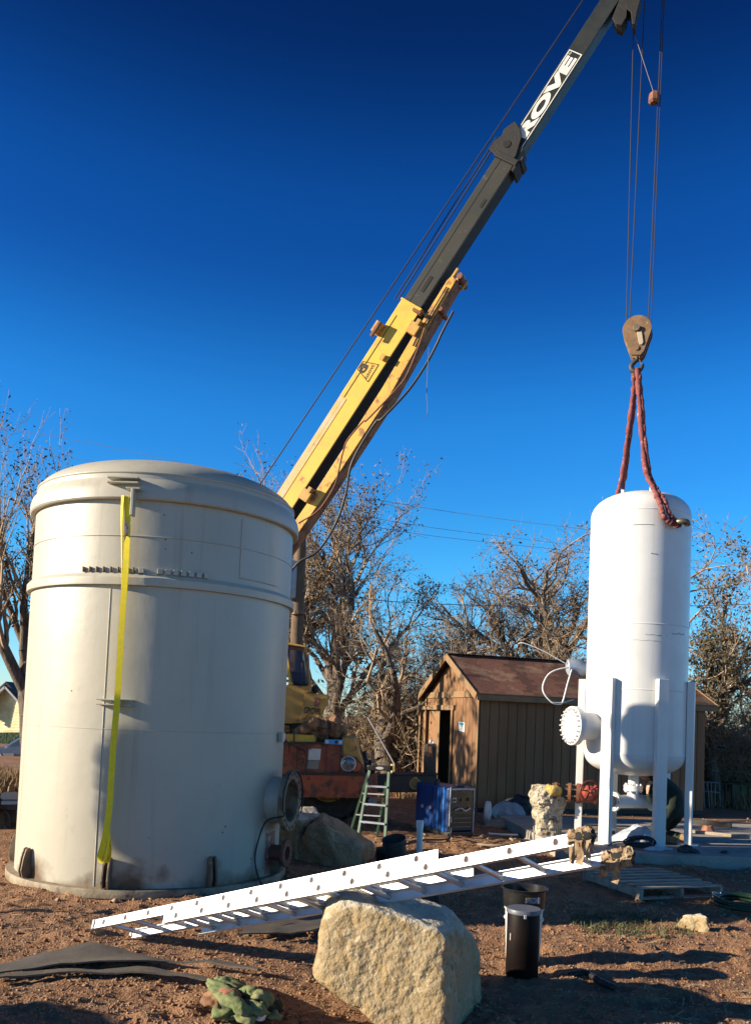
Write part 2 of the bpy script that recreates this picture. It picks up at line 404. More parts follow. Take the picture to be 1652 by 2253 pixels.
def paint_toplit(m, col, lo=0.45, hi=0.8):       # top light painted as a paler tone on upward faces, broken up by noise
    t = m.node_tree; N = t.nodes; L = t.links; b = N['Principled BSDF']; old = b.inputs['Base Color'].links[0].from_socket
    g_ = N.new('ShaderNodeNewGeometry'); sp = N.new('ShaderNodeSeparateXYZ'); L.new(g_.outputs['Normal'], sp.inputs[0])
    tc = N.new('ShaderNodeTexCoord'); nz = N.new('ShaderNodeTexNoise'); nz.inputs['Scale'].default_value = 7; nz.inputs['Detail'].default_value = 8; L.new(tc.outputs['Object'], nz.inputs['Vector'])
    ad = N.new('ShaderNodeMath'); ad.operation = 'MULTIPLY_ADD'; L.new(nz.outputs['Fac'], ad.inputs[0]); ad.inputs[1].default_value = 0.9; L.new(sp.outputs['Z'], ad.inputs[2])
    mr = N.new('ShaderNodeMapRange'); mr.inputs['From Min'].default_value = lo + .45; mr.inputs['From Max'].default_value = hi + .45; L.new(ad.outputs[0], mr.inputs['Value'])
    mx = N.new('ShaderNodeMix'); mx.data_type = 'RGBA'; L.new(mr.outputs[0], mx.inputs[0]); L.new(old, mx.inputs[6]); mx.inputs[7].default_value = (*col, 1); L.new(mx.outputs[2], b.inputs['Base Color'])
paint_toplit(m_boulder, (0.46, 0.41, 0.32), 0.42, 0.80)

def obj_vary(m, amt=0.12):
    t = m.node_tree; N = t.nodes; L = t.links; b = N['Principled BSDF']; old = b.inputs['Base Color'].links[0].from_socket
    oi = N.new('ShaderNodeObjectInfo'); mr = N.new('ShaderNodeMapRange'); mr.inputs['To Min'].default_value = 1 - amt; mr.inputs['To Max'].default_value = 1 + amt
    L.new(oi.outputs['Random'], mr.inputs['Value'])
    mx = N.new('ShaderNodeMix'); mx.data_type = 'RGBA'; mx.blend_type = 'MULTIPLY'; mx.inputs[0].default_value = 1.0
    L.new(old, mx.inputs[6]); L.new(mr.outputs[0], mx.inputs[7]); L.new(mx.outputs[2], b.inputs['Base Color'])
obj_vary(m_shed, 0.13); obj_vary(m_wood, 0.18)
streaks(m_shed, (0.13, 0.062, 0.028), 0.5, 12.0, 0.6, 0.5, 0.72)

def veins(m, col, scale=3.0, wd=0.02, amt=0.7):
    t = m.node_tree; N = t.nodes; L = t.links; b = N['Principled BSDF']; old = b.inputs['Base Color'].links[0].from_socket
    tc = N.new('ShaderNodeTexCoord'); nz = N.new('ShaderNodeTexNoise'); nz.inputs['Scale'].default_value = scale; nz.inputs['Detail'].default_value = 6; L.new(tc.outputs['Object'], nz.inputs['Vector'])
    a = N.new('ShaderNodeMath'); a.operation = 'SUBTRACT'; L.new(nz.outputs['Fac'], a.inputs[0]); a.inputs[1].default_value = 0.5
    c = N.new('ShaderNodeMath'); c.operation = 'ABSOLUTE'; L.new(a.outputs[0], c.inputs[0])
    mr = N.new('ShaderNodeMapRange'); mr.inputs['From Min'].default_value = 0.0; mr.inputs['From Max'].default_value = wd; mr.inputs['To Min'].default_value = amt; mr.inputs['To Max'].default_value = 0.0; L.new(c.outputs[0], mr.inputs['Value'])
    mx = N.new('ShaderNodeMix'); mx.data_type = 'RGBA'; L.new(mr.outputs[0], mx.inputs[0]); L.new(old, mx.inputs[6]); mx.inputs[7].default_value = (*col, 1); L.new(mx.outputs[2], b.inputs['Base Color'])
veins(m_boulder, (0.50, 0.42, 0.28), 2.6, 0.010, 0.55); veins(m_boulder, (0.10, 0.07, 0.04), 4.1, 0.006, 0.7); veins(m_boulder2, (0.12, 0.08, 0.05), 3.6, 0.010, 0.6)

# ================================================================== THE SETTING
def gz(x, y):
    x = np.asarray(x, float); y = np.asarray(y, float)
    z = np.zeros_like(x)
    p = np.stack([x, y, z], -1)
    near = np.clip((20 - np.hypot(x, y)) / 6, 0, 1)
    a = 0.030 * fbm(p * 0.55, 3)
    b = 0.030 * fbm(p * np.array([1.6, 3.2, 1]) + 5, 3)
    c = 0.034 * np.clip(fbm(p * np.array([4.5, 8.0, 1]) + 9, 4) - 0.05, 0, 1)
    d = 0.009 * fbm(p * 22 + 3, 2)
    return a + near * (b + c + d) - 0.012
def ground_mesh():
    def axis(a, b, step, far0, far1):
        mid = np.arange(a, b, step)
        lo = a - np.geomspace(step * 2, a - far0, 34)[::-1]
        hi = b + np.geomspace(step * 2, far1 - b, 34)
        return np.concatenate([lo, mid, hi])
    xs = axis(-4.6, 5.6, 0.030, -420, 420)
    ys = axis(4.4, 10.6, 0.028, -60, 900)
    ys = np.concatenate([ys[ys < 10.6], np.arange(10.6, 17.5, 0.06), ys[ys > 17.5]])
    X, Y = np.meshgrid(xs, ys)
    Z = gz(X, Y)
    V = np.stack([X, Y, Z], -1).reshape(-1, 3)
    nx, ny = len(xs), len(ys)
    i = (np.arange(ny - 1)[:, None] * nx + np.arange(nx - 1)[None]).ravel()
    Q = np.stack([i, i + 1, i + nx + 1, i + nx], 1)
    return mesh_np('ground', V, Q)
m_ground = mat('red_brown_dirt', (0.285, 0.145, 0.070), 0.95, col2=(0.175, 0.086, 0.041), scale=1.1, lo=0.35, hi=0.68, bump=0.9, bscale=55, dist=0.02, col3=(0.42, 0.25, 0.135), scale3=7, lo3=0.52, hi3=0.72, detail=10)
gm = ground_mesh()
smooth(gm, 180)
g = link('ground', gm, m_ground); g['kind'] = 'structure'

def chips(name, n, xr, yr, s0, s1, m, seed, flat=0.6, power=1.6, keep=None):
    q = np.random.default_rng(seed)
    y = yr[0] + (yr[1] - yr[0]) * q.random(n) ** power
    x = (xr[0] + (xr[1] - xr[0]) * q.random(n))
    x = x * (y / yr[1]) * 1.35
    if keep is not None:
        k = keep(x, y); x, y = x[k], y[k]; n = len(x)
    s = s0 + (s1 - s0) * q.random(n) ** 2.5
    base = np.array([(1, 0, 0), (0, 1, 0), (-1, 0, 0), (0, -1, 0), (0, 0, 1), (0, 0, -1)], float)
    tri = np.array([(0, 1, 4), (1, 2, 4), (2, 3, 4), (3, 0, 4), (1, 0, 5), (2, 1, 5), (3, 2, 5), (0, 3, 5)])
    a = q.random(n) * 6.28
    V = base[None] * (0.55 + 0.9 * q.random((n, 6, 1))) * s[:, None, None]
    V[:, :, 2] *= flat
    c, sn = np.cos(a)[:, None], np.sin(a)[:, None]
    tx = (q.random((n, 1)) - 0.5) * 1.0
    V[:, :, 2] += V[:, :, 0] * tx
    vx = V[:, :, 0] * c - V[:, :, 1] * sn; vy = V[:, :, 0] * sn + V[:, :, 1] * c
    V = np.stack([vx + x[:, None], vy + y[:, None], V[:, :, 2] + (gz(x, y) + s * 0.25)[:, None]], -1)
    T = (tri[None] + np.arange(n)[:, None, None] * 6).reshape(-1, 3)
    o = link(name, mesh_np(name, V.reshape(-1, 3), None, T), m, kind='stuff')
    return o
m_chip = mat('pale_gravel', (0.40, 0.29, 0.18), 0.9, col2=(0.22, 0.13, 0.075), scale=16, lo=0.40, hi=0.60)
m_clod = mat('dirt_clods', (0.29, 0.15, 0.075), 0.95, col2=(0.20, 0.10, 0.05), scale=14)
tag(chips('gravel', 30000, (-3.0, 3.4), (4.9, 9.6), 0.003, 0.011, m_chip, 3), 'pale gravel and wood chips strewn over the foreground dirt', 'gravel')
tag(chips('dirt_clods', 12000, (-4.2, 4.4), (4.9, 13.5), 0.005, 0.021, m_clod, 4, 0.75, 1.2), 'loose crumbled clods of red brown dirt', 'dirt')

def blades(name, n, cx, cy, rx, ry, h0, h1, m, seed, wd=0.006, lean=0.5, zf=None):
    q = np.random.default_rng(seed)
    a = q.random(n) * 6.283; rr = np.sqrt(q.random(n))
    cl = fbm(np.stack([np.cos(a) * rr * 4, np.sin(a) * rr * 4, np.full(n, seed)], -1), 2)
    k = cl > -0.25; a, rr = a[k], rr[k]; n = len(a)
    x = cx + rx * rr * np.cos(a); y = cy + ry * rr * np.sin(a); z = (gz(x, y) if zf is None else np.full(n, zf))
    h = h0 + (h1 - h0) * q.random(n); th = q.random(n) * 6.283; ln = (q.random(n) * lean) * h; fa = q.random(n) * 6.283
    dx, dy = np.cos(th) * wd, np.sin(th) * wd
    lx, ly = np.cos(fa) * ln, np.sin(fa) * ln
    V = np.zeros((n, 5, 3))
    V[:, 0] = np.stack([x - dx, y - dy, z], 1); V[:, 1] = np.stack([x + dx, y + dy, z], 1)
    V[:, 2] = np.stack([x + dx * .7 + lx * .4, y + dy * .7 + ly * .4, z + h * .6], 1); V[:, 3] = np.stack([x - dx * .7 + lx * .4, y - dy * .7 + ly * .4, z + h * .6], 1)
    V[:, 4] = np.stack([x + lx, y + ly, z + h], 1)
    b = np.arange(n)[:, None] * 5
    return link(name, mesh_np(name, V.reshape(-1, 3), b + np.array([[0, 1, 2, 3]]), b + np.array([[3, 2, 4]])), m, kind='stuff')
def straw(name, n, xr, yr, l0, l1, m, seed):
    q = np.random.default_rng(seed); y = yr[0] + (yr[1] - yr[0]) * q.random(n); x = (xr[0] + (xr[1] - xr[0]) * q.random(n)) * y / yr[1]
    keep = fbm(np.stack([x * .8, y * .8, np.full(n, seed)], -1), 2) > -.1; x, y = x[keep], y[keep]; n = len(x)
    a = q.random(n) * 3.14159; L_ = (l0 + (l1 - l0) * q.random(n) ** 2) / 2; z = gz(x, y) + .006 + .012 * q.random(n); tl = (q.random(n) - .5) * .5
    dx, dy = np.cos(a) * L_, np.sin(a) * L_; wx, wy = -np.sin(a) * .0035, np.cos(a) * .0035
    V = np.stack([np.stack([x - dx - wx, y - dy - wy, z - tl * L_], 1), np.stack([x + dx - wx, y + dy - wy, z + tl * L_], 1), np.stack([x + dx + wx, y + dy + wy, z + tl * L_ + .003], 1), np.stack([x - dx + wx, y - dy + wy, z - tl * L_ + .003], 1)], 1)
    return link(name, mesh_np(name, V.reshape(-1, 3), np.arange(n)[:, None] * 4 + np.arange(4)), m, kind='stuff')
m_straw = mat('straw', (0.42, 0.31, 0.17), 0.9, col2=(0.26, 0.17, 0.09), scale=5)
tag(straw('straw', 9000, (-7, 8), (5.2, 17.5), .03, .16, m_straw, 61), 'bits of straw and thin twigs littering the dirt', 'straw')
tag(chips('stones', 2600, (-5, 7), (8.5, 19), 0.012, 0.045, m_chip, 62, 0.7, 1.0), 'scattered small stones over the yard around crane and shed', 'stones')
m_grass = mat('green_grass', (0.06, 0.085, 0.03), 0.8, col2=(0.12, 0.11, 0.05), scale=3)
m_dry = mat('dry_grass', (0.33, 0.22, 0.11), 0.9, col2=(0.23, 0.145, 0.07), scale=3)
tag(blades('grass', 2200, 2.55, 8.40, 0.58, 0.55, 0.015, 0.06, m_grass, 5, 0.004, 1.6), 'small patch of low green grass in the dirt near the pallet', 'grass')
for i, (cx, cy, rx, ry, n, h0, h1, wd, lab) in enumerate((
        (11.2, 22.5, 3.4, 1.4, 4200, 0.15, 0.55, 0.012, 'tall dry grass in front of the green dumpster and fence'),
        (-8.6, 19.0, 2.4, 2.4, 4600, 0.10, 0.42, 0.014, 'tall dry brown grass in front of the parked car'),
        (0.6, 21.5, 2.6, 1.5, 2600, 0.06, 0.30, 0.012, 'dry grass seen under the crane outrigger beam'),
        (1.9, 9.1, 1.3, 0.35, 420, 0.03, 0.12, 0.004, 'thin dry grass stalks along the shaded edge of the dirt'))):
    tag(blades('dry_grass', n, cx, cy, rx, ry, h0, h1, m_dry, 20 + i, wd, 0.7), lab, 'grass')

# concrete pad
pa = G(1340, 1877, 0.156); pb = G(1652, 1886, 0.156)
pd = unit((pb - pa)[:2]); pn = np.array([-pd[1], pd[0]])
p0 = pa[:2] - pd * 0.55
pad = MB(); quad = [p0, p0 + pd * 8.5, p0 + pd * 8.5 + pn * 4.4, p0 + pn * 4.4]
pad.prism(quad, -0.2, 0.156)
po = pad.build('concrete_pad', m_concrete, bevel=0.012)
po['kind'] = 'structure'
# pale zigzag crack on its front face
m_crack = mat('crack_filler', (0.42, 0.39, 0.34), 0.9)
ck = MB()
fn = np.array([pn[0], pn[1], 0])
pts = [hit(1500 + dx, 1902 + dy, (p0[0], p0[1], 0), fn) for dx, dy in ((54, -15), (50, -11), (62, -4), (66, -1), (72, -5), (80, -6), (88, -2), (92, -5), (102, -8), (110, -12), (112, -15))]
ck.tube(np.array(pts) - fn * 0.002, 0.006, 5)
ck.build('crack', m_crack, po)

# ================================================================== THE BIG BEIGE TANK
TC = np.array([-2.51, 10.12, 0.0]); TR = 1.465
VD = unit((-TC[0], -TC[1], 0)); VR = np.array([-VD[1], VD[0], 0])        # towards the viewer / to the viewer's right
def tdir(phi, V=VD, Rr=VR):
    a = R(phi); return V * math.cos(a) + Rr * math.sin(a)
tank = root('beige_storage_tank', 'large beige welded steel tank with domed top standing on the dirt', 'tank', TC)
def shell_mat():
    m = m_beige.copy(); m.name = 'tank_shell_paint'
    t = m.node_tree; N = t.nodes; L = t.links; b = N['Principled BSDF']
    old = b.inputs['Base Color'].links[0].from_socket
    tc = N.new('ShaderNodeTexCoord'); sp = N.new('ShaderNodeSeparateXYZ'); L.new(tc.outputs['Object'], sp.inputs[0])
    nz = N.new('ShaderNodeTexNoise'); nz.inputs['Scale'].default_value = 2.6; nz.inputs['Detail'].default_value = 7; L.new(tc.outputs['Object'], nz.inputs['Vector'])
    md = N.new('ShaderNodeMath'); md.operation = 'MULTIPLY_ADD'; L.new(nz.outputs['Fac'], md.inputs[0]); md.inputs[1].default_value = 1.1; md.inputs[2].default_value = -0.36
    sb = N.new('ShaderNodeMath'); sb.operation = 'SUBTRACT'; L.new(md.outputs[0], sb.inputs[0]); L.new(sp.outputs['Z'], sb.inputs[1])
    mr = N.new('ShaderNodeMapRange'); mr.inputs['From Min'].default_value = -0.06; mr.inputs['From Max'].default_value = 0.20; L.new(sb.outputs[0], mr.inputs['Value'])
    mx = N.new('ShaderNodeMix'); mx.data_type = 'RGBA'; L.new(mr.outputs[0], mx.inputs[0]); L.new(old, mx.inputs[6]); mx.inputs[7].default_value = (0.12, 0.075, 0.04, 1)
    # scattered small chips where the paint is off
    vo = N.new('ShaderNodeTexVoronoi'); vo.inputs['Scale'].default_value = 9; L.new(tc.outputs['Object'], vo.inputs['Vector'])
    n2 = N.new('ShaderNodeTexNoise'); n2.inputs['Scale'].default_value = 0.9; L.new(tc.outputs['Object'], n2.inputs['Vector'])
    c1 = N.new('ShaderNodeMath'); c1.operation = 'LESS_THAN'; L.new(vo.outputs['Distance'], c1.inputs[0]); c1.inputs[1].default_value = 0.10
    c2 = N.new('ShaderNodeMath'); c2.operation = 'GREATER_THAN'; L.new(n2.outputs['Fac'], c2.inputs[0]); c2.inputs[1].default_value = 0.64
    c3 = N.new('ShaderNodeMath'); c3.operation = 'MULTIPLY'; L.new(c1.outputs[0], c3.inputs[0]); L.new(c2.outputs[0], c3.inputs[1])
    m2 = N.new('ShaderNodeMix'); m2.data_type = 'RGBA'; L.new(c3.outputs[0], m2.inputs[0]); L.new(mx.outputs[2], m2.inputs[6]); m2.inputs[7].default_value = (0.10, 0.08, 0.06, 1)
    L.new(m2.outputs[2], b.inputs['Base Color'])
    return m
m_shell = shell_mat()
TM = np.eye(4); TM[:3, 3] = TC
b = MB(TM); b.lathe([(TR, 0.09), (TR, 0.8), (TR, 1.6), (TR, 2.4), (TR, 3.12), (TR - .004, 3.2), (TR - .004, 4.1)], 128); b.build('shell', m_shell, tank, sm=60)
prof = [(TR + 0.05, 3.985), (TR + 0.062, 4.0), (TR + 0.060, 4.08), (TR + 0.045, 4.14), (TR + 0.012, 4.19), (TR, 4.215)]
b = MB(TM); b.lathe([(TR - 0.01, 3.985)] + prof, 128); b.build('lip_ring', m_beige, tank, sm=35)
dome = []
for t in np.linspace(0, 1, 26):
    a = t * math.pi / 2
    r_ = TR * math.cos(a) ** 0.80; z_ = 4.215 + 0.40 * math.sin(a) ** 0.95
    dome.append((max(r_, 0.0005), z_))
b = MB(TM); b.lathe(dome, 128); b.build('dome_head', m_beige, tank, sm=60)
b = MB(TM); b.lathe([(TR - .004, 4.262), (TR + .004, 4.27), (TR + .002, 4.283), (TR - .008, 4.29)], 128); b.build('weld_bead', m_beige, tank, sm=60)
b = MB(TM); b.lathe([(TR - 0.01, 3.115), (TR + 0.045, 3.115), (TR + 0.047, 3.13), (TR + 0.047, 3.19), (TR + 0.035, 3.205), (TR + 0.01, 3.235), (TR - .01, 3.24)], 128); b.build('stiffener_ring', m_beige, tank, sm=30)
b = MB(TM); b.lathe([(TR - 0.02, 0.0), (TR + 0.085, 0.0), (TR + 0.088, 0.01), (TR + 0.088, 0.075), (TR + 0.082, 0.088), (TR - .02, 0.092)], 128)
m_flange = mat('weathered_flange', (0.30, 0.25, 0.17), 0.7, 0.1, col2=(0.17, 0.12, 0.075), scale=4, bump=0.25, bscale=30, col3=(0.06, 0.05, 0.04), scale3=5, lo3=0.56, hi3=0.66)
b.build('base_flange', m_flange, tank, sm=30)
# vertical weld seams
for ph, z0, z1 in ((-21.5, 0.1, 3.1), (120, .1, 3.1)):
    b = MB(); p = TC + tdir(ph) * (TR + 0.001); b.tube([p + (0, 0, z0), p + (0, 0, (z0 + z1) / 2), p + (0, 0, z1)], 0.005, 6); b.build('weld_seam', m_beige, tank, sm=60)
for z in (1.66, 3.62):
    b = MB(TM); b.lathe([(TR - .006, z - .008), (TR + .0035, z - .003), (TR + .0035, z + .003), (TR - .006, z + .008)], 128); b.build('girth_weld', m_beige, tank, sm=60)
# cut-off shims on the stiffener ring
b0 = None
for k in range(17):
    ph = -33.5 + k * 3.0 + (1.1 if k > 8 else 0)
    if k == 9: continue
    b = MB(); d = tdir(ph); t = np.array([-d[1], d[0], 0])
    c = TC + d * (TR + 0.016) + np.array([0, 0, 3.268])
    b.box((0, 0, 0), (0.012 if k < 8 else 0.05, 0.035, 0.055), frame(c, t))
    b.build('shim', m_steel if k < 8 else m_beige, tank, bevel=0.003)
# patch plate outline on the upper right
b = MB()
for ph0, ph1, z0, z1 in ((31, 31.4, 3.30, 3.93), (31, 55, 3.30, 3.306)):
    for a_, b_ in zip(np.linspace(ph0, ph1, 9)[:-1], np.linspace(ph0, ph1, 9)[1:]):
        q0 = TC + tdir(a_) * (TR + .001); q1 = TC + tdir(b_) * (TR + .001)
        if ph1 - ph0 < 1: b.tube([q0 + (0, 0, z0), q0 + (0, 0, z1)], 0.005, 5); break
        b.tube([q0 + (0, 0, z0), q1 + (0, 0, z0)], 0.005, 5)
b.build('patch_weld', m_shell, tank)
# base lugs
for k in range(9):
    ph = -56 + 40 * k; d = tdir(ph); t = np.array([-d[1], d[0], 0])
    for s in (-1, 1):
        b = MB(); M = frame(TC + t * s * 0.028, d)
        # plate in x(radial)-z with an eye at the top
        out = [(TR - .005, 0.095), (TR + 0.085, 0.095), (TR + 0.105, 0.17), (TR + 0.085, 0.30), (TR + 0.06, 0.385), (TR + 0.03, 0.40), (TR - .005, 0.375)]
        Mx = M @ np.array([[1, 0, 0, 0], [0, 0, -1, 0], [0, 1, 0, 0], [0, 0, 0, 1.0]])
        b.prism(out, -0.011, 0.011, Mx)
        lg = b.build('lug', m_steel if k < 4 else m_flange, tank, bevel=0.004)
        if s == -1:
            e = MB(); e.prism(circle(0.022, 14, (TR + 0.055, 0.335)), -0.05 if False else -0.0125, 0.0125, Mx); e.build('eye', m_flange, lg)
# top sling lug and brackets
d = tdir(-13.2); t = np.array([-d[1], d[0], 0])
b = MB(); b.box((0, 0, 0), (0.10, 0.03, 0.27), frame(TC + d * (TR + 0.11) + (0, 0, 3.93), d)); b.box((0, 0, 0), (0.09, 0.14, 0.02), frame(TC + d * (TR + 0.10) + (0, 0, 4.07), d))
b.build('top_lug', m_beige, tank, bevel=0.005)
for ph, z in ((-17.5, 4.135), (-17.5, 4.185)):
    b = MB(); dd = tdir(ph); b.box((0, 0, 0), (0.12, 0.32, 0.016), frame(TC + dd * (TR + 0.06) + (0, 0, z), dd)); b.build('top_bracket', m_beige, tank, bevel=0.003)
for z in (1.905, 1.955):
    b = MB(); dd = tdir(-16.5); b.box((0, 0, 0), (0.09, 0.36, 0.014), frame(TC + dd * (TR + 0.035) + (0, 0, z), dd)); b.build('side_bracket', m_beige, tank, bevel=0.003)
# small tag plate high on the right, pressure fitting on the dome
b = MB(); dd = tdir(66); b.box((0, 0, 0), (0.05, 0.10, 0.11), frame(TC + dd * (TR + 0.03) + (0, 0, 1.62), dd)); nm = b.build('name_plate_bracket', m_beige, tank, bevel=0.004)
b = MB(); b.box((0, 0, 0), (0.006, 0.06, 0.085), frame(TC + dd * (TR + 0.058) + (0, 0, 1.615), dd)); b.build('name_plate', m_white, nm)
b = MB(); b.lathe([(0.0005, 4.68), (0.06, 4.68), (0.07, 4.66), (0.07, 4.58)], 16, TM @ np.array([[1, 0, 0, .1], [0, 1, 0, 0], [0, 0, 1, -.02], [0, 0, 0, 1.]])); b.build('dome_plug', m_beige, tank, sm=40)
def nozzle(parent, C, phi, r0, r1, z, Rp, Rf, tf, m_neck, m_fl, bolts=0, open_=True, V=VD, Rr=VR, bolt_out=0.0, face=None, nb='flange'):
    d = tdir(phi, V, Rr); M = frame(C + np.array([0, 0, z]), d) @ np.array([[0, 0, 1, 0], [1, 0, 0, 0], [0, 1, 0, 0], [0, 0, 0, 1.0]])   # lathe z -> d
    b = MB(M); b.lathe([(Rp, r0), (Rp, r1 - tf)], 40); b.build('nozzle_neck', m_neck, parent, sm=40)
    b = MB(M)
    if open_:
        b.lathe([(Rp, r1 - tf), (Rf, r1 - tf), (Rf + .002, r1 - tf + .004), (Rf + .002, r1 - .004), (Rf, r1), (Rp * 0.93, r1), (Rp * 0.90, r1 - .01), (Rp * 0.90, r0 + .02), (0.001, r0 + .02)], 48)
    else:
        b.lathe([(Rp, r1 - tf), (Rf, r1 - tf), (Rf, r1 - tf * .54), (Rf - .006, r1 - tf * .53), (Rf - .006, r1 - tf * .5), (Rf, r1 - tf * .48), (Rf, r1 - .004), (Rf - .004, r1), (0.001, r1)], 48)
    fl = b.build(nb, m_fl, parent, sm=30)
    for k in range(bolts):
        a = 2 * math.pi * k / bolts; rr = (Rp + Rf) / 2 if open_ else Rf * 0.86
        e = MB(M); Mt = np.eye(4); Mt[:3, 3] = (rr * math.cos(a), rr * math.sin(a), 0)
        if open_: e.prism(circle(Rf * 0.055, 8), r1 - 0.004, r1 + 0.002, Mt); e.build('bolt_hole', m_dark, fl)
        else:
            e.prism(circle(0.019, 6), r1 - .002, r1 + 0.024, Mt); e.prism(circle(0.011, 8), r1 + .02, r1 + 0.045, Mt); e.prism(circle(0.019, 6), r1 - tf - .024, r1 - tf + .002, Mt); e.build('bolt', m_fl, fl)
    return fl
m_inside = mat('flange_rusty_tan', (0.26, 0.20, 0.12), 0.75, 0.1, col2=(0.14, 0.08, 0.05), scale=7, bump=0.3, bscale=30)
nozzle(tank, TC, 63, TR - 0.1, TR + 0.215, 0.915, 0.262, 0.335, 0.055, m_beige, m_inside, 18)
fl2 = nozzle(tank, TC, 62, TR - 0.05, TR + 0.20, 0.335, 0.085, 0.15, 0.035, m_rust, m_rust, 8)
m_redp = mat('primer_red_patch', (0.30, 0.13, 0.10), 0.7, col2=(0.24, 0.09, 0.07), scale=6, col3=(0.55, 0.52, 0.42), scale3=9, lo3=0.56, hi3=0.62)
b = MB(TM); b.lathe([(TR + 0.0025, 0.1), (TR + 0.0025, 0.56)], 14, rz(math.atan2(*tdir(62)[1::-1]) - 0.11), 0, 0.20); b.build('repair_patch', m_redp, tank, sm=60)
# black cord lying round the manway and down the shell
dn = tdir(63); side = np.array([-dn[1], dn[0], 0])
cp = []
for a in np.linspace(-0.5, 3.55, 22):
    cp.append(TC + dn * (TR + 0.23) + side * 0.345 * math.cos(a) + np.array([0, 0, 0.915 + 0.345 * math.sin(a)]))
for ph, z, o in ((49.5, 0.72, 0.10), (48, 0.5, 0.03), (47, 0.3, 0.02), (46, 0.12, 0.1), (44, 0.02, 0.25)):
    cp.append(TC + tdir(ph) * (TR + o) + np.array([0, 0, z]))
b = MB(); b.tube(spline(cp, 5), 0.010, 6)
tag(b.build('black_cord', m_black, sm=60), 'black cord looped over the open manway flange of the beige tank', 'cord')

# yellow lifting strap on the tank
def ribbon(b, pts, wd, th, nrm):
    pts = np.asarray(pts, float); m = len(pts); t = np.gradient(pts, axis=0); t /= np.linalg.norm(t, axis=1)[:, None]
    nrm = np.asarray(nrm, float); nrm = np.broadcast_to(nrm, (m, 3))
    s = np.cross(t, nrm); s /= np.linalg.norm(s, axis=1)[:, None]; n = np.cross(s, t)
    V = np.stack([pts - s * wd / 2 - n * th / 2, pts + s * wd / 2 - n * th / 2, pts + s * wd / 2 + n * th / 2, pts - s * wd / 2 + n * th / 2], 1)
    f = []
    for i in range(m - 1):
        for q in range(4): f.append((i * 4 + q, i * 4 + (q + 1) % 4, i * 4 + 4 + (q + 1) % 4, i * 4 + 4 + q))
    f += [(3, 2, 1, 0), tuple((m - 1) * 4 + q for q in range(4))]
    b.add(V.reshape(-1, 3), f)
def cyl(x, y, C, Rad):
    d = ray(x, y); o = EYEP - C
    a = d[0] ** 2 + d[1] ** 2; bb = o[0] * d[0] + o[1] * d[1]; c = o[0] ** 2 + o[1] ** 2 - Rad ** 2
    return EYEP + d * ((-bb - math.sqrt(max(bb * bb - a * c, 0))) / a)
strap = root('yellow_lifting_strap', 'bright yellow web lifting strap hanging down the front of the beige tank', 'strap', TC + tdir(-14) * 1.6)
p1 = [(277, 1092), (281, 1130), (280, 1200), (276, 1270), (271, 1340), (266, 1420), (262, 1490), (257, 1560), (250, 1640), (245, 1720), (240, 1790), (231, 1845), (223, 1875), (220, 1886), (224, 1893), (231, 1886), (236, 1862), (240, 1835)]
p2_ = [(271, 1090), (269, 1140), (269, 1210), (268, 1290), (266, 1380), (261, 1450), (259, 1530), (252, 1610), (248, 1690), (243, 1760), (241, 1830), (243, 1870), (240, 1888), (236, 1893), (233, 1884), (235, 1850)]
for nmn, pp, rr, w0, nr in (('strap_leg', p1, 1.60, 0.060, 30), ('strap_leg', p2_, 1.575, 0.055, -55)):
    pts = [cyl(x, y, TC, rr if i > 1 else 1.60) for i, (x, y) in enumerate(pp)]
    q = spline(pts, 6); b = MB()
    nv = np.array([tdir(-40 + nr * math.sin(3.2 * k / len(q) + 0.4)) for k in range(len(q))])
    ribbon(b, q, w0, 0.007, nv); b.build(nmn, m_strap, strap)
b = MB(); q = [cyl(281.5, y, TC, 1.606) for y in (1150, 1165, 1180)]; ribbon(b, q, 0.045, 0.004, tdir(10))
b.build('sewn_label', mat('label_red_white', (0.70, 0.45, 0.40), 0.6, col2=(0.55, 0.06, 0.06), scale=30), strap)

# ================================================================== THE WHITE TANK
GK = 1.08
WC = np.array([3.775, 12.5, 0.0]); WR = 0.705
WV = unit((-WC[0], -WC[1], 0)); WRt = np.array([-WV[1], WV[0], 0])
wd_ = lambda ph: tdir(ph, WV, WRt)
wt = root('white_pressure_vessel', 'tall white steel vessel on straight legs hanging from the crane hook', 'tank', (WC[0], WC[1], 0.285))
WM = np.eye(4); WM[:3, 3] = WC
zt, zb = 4.93, 1.52
b = MB(WM); b.lathe([(WR, zb), (WR, 2.2), (WR, 2.9), (WR, 3.6), (WR, 4.3), (WR, zt)], 96); b.build('shell', m_white, wt, sm=60)
top = [(max(WR * math.cos(a) ** 0.80, 0.0005), zt + 0.375 * math.sin(a) ** 0.92) for a in np.linspace(0, math.pi / 2, 22)]
b = MB(WM); b.lathe(top, 96); b.build('top_head', m_white, wt, sm=60)
bot = [(max(WR * math.cos(a) ** 0.80, 0.0005), zb - 0.315 * math.sin(a) ** 0.92) for a in np.linspace(0, math.pi / 2, 22)]
b = MB(WM); b.lathe(bot, 96); b.build('bottom_head', m_white, wt, sm=60)
b = MB(WM)
for z in (zb, 2.42, 3.33, zt): b.lathe([(WR - .003, z - .012), (WR + .004, z - .006), (WR + .004, z + .006), (WR - .003, z + .012)], 96)
b.build('weld_bead', m_white, wt, sm=60)
for k in range(6):
    d = wd_((-88, -28, 27, 82, 145, 205)[k]); c = WC + d * (WR + 0.052)
    b = MB(); M = frame(c, d)
    b.box((0, 0, (0.30 + 2.57) / 2), (0.10, 0.155, 2.27), M); lg = b.build('leg', m_white, wt, bevel=0.006)
    b = MB(); b.box((0, 0, 0.292), (0.27, 0.27, 0.016), M); b.build('base_plate', m_white, lg, bevel=0.002)
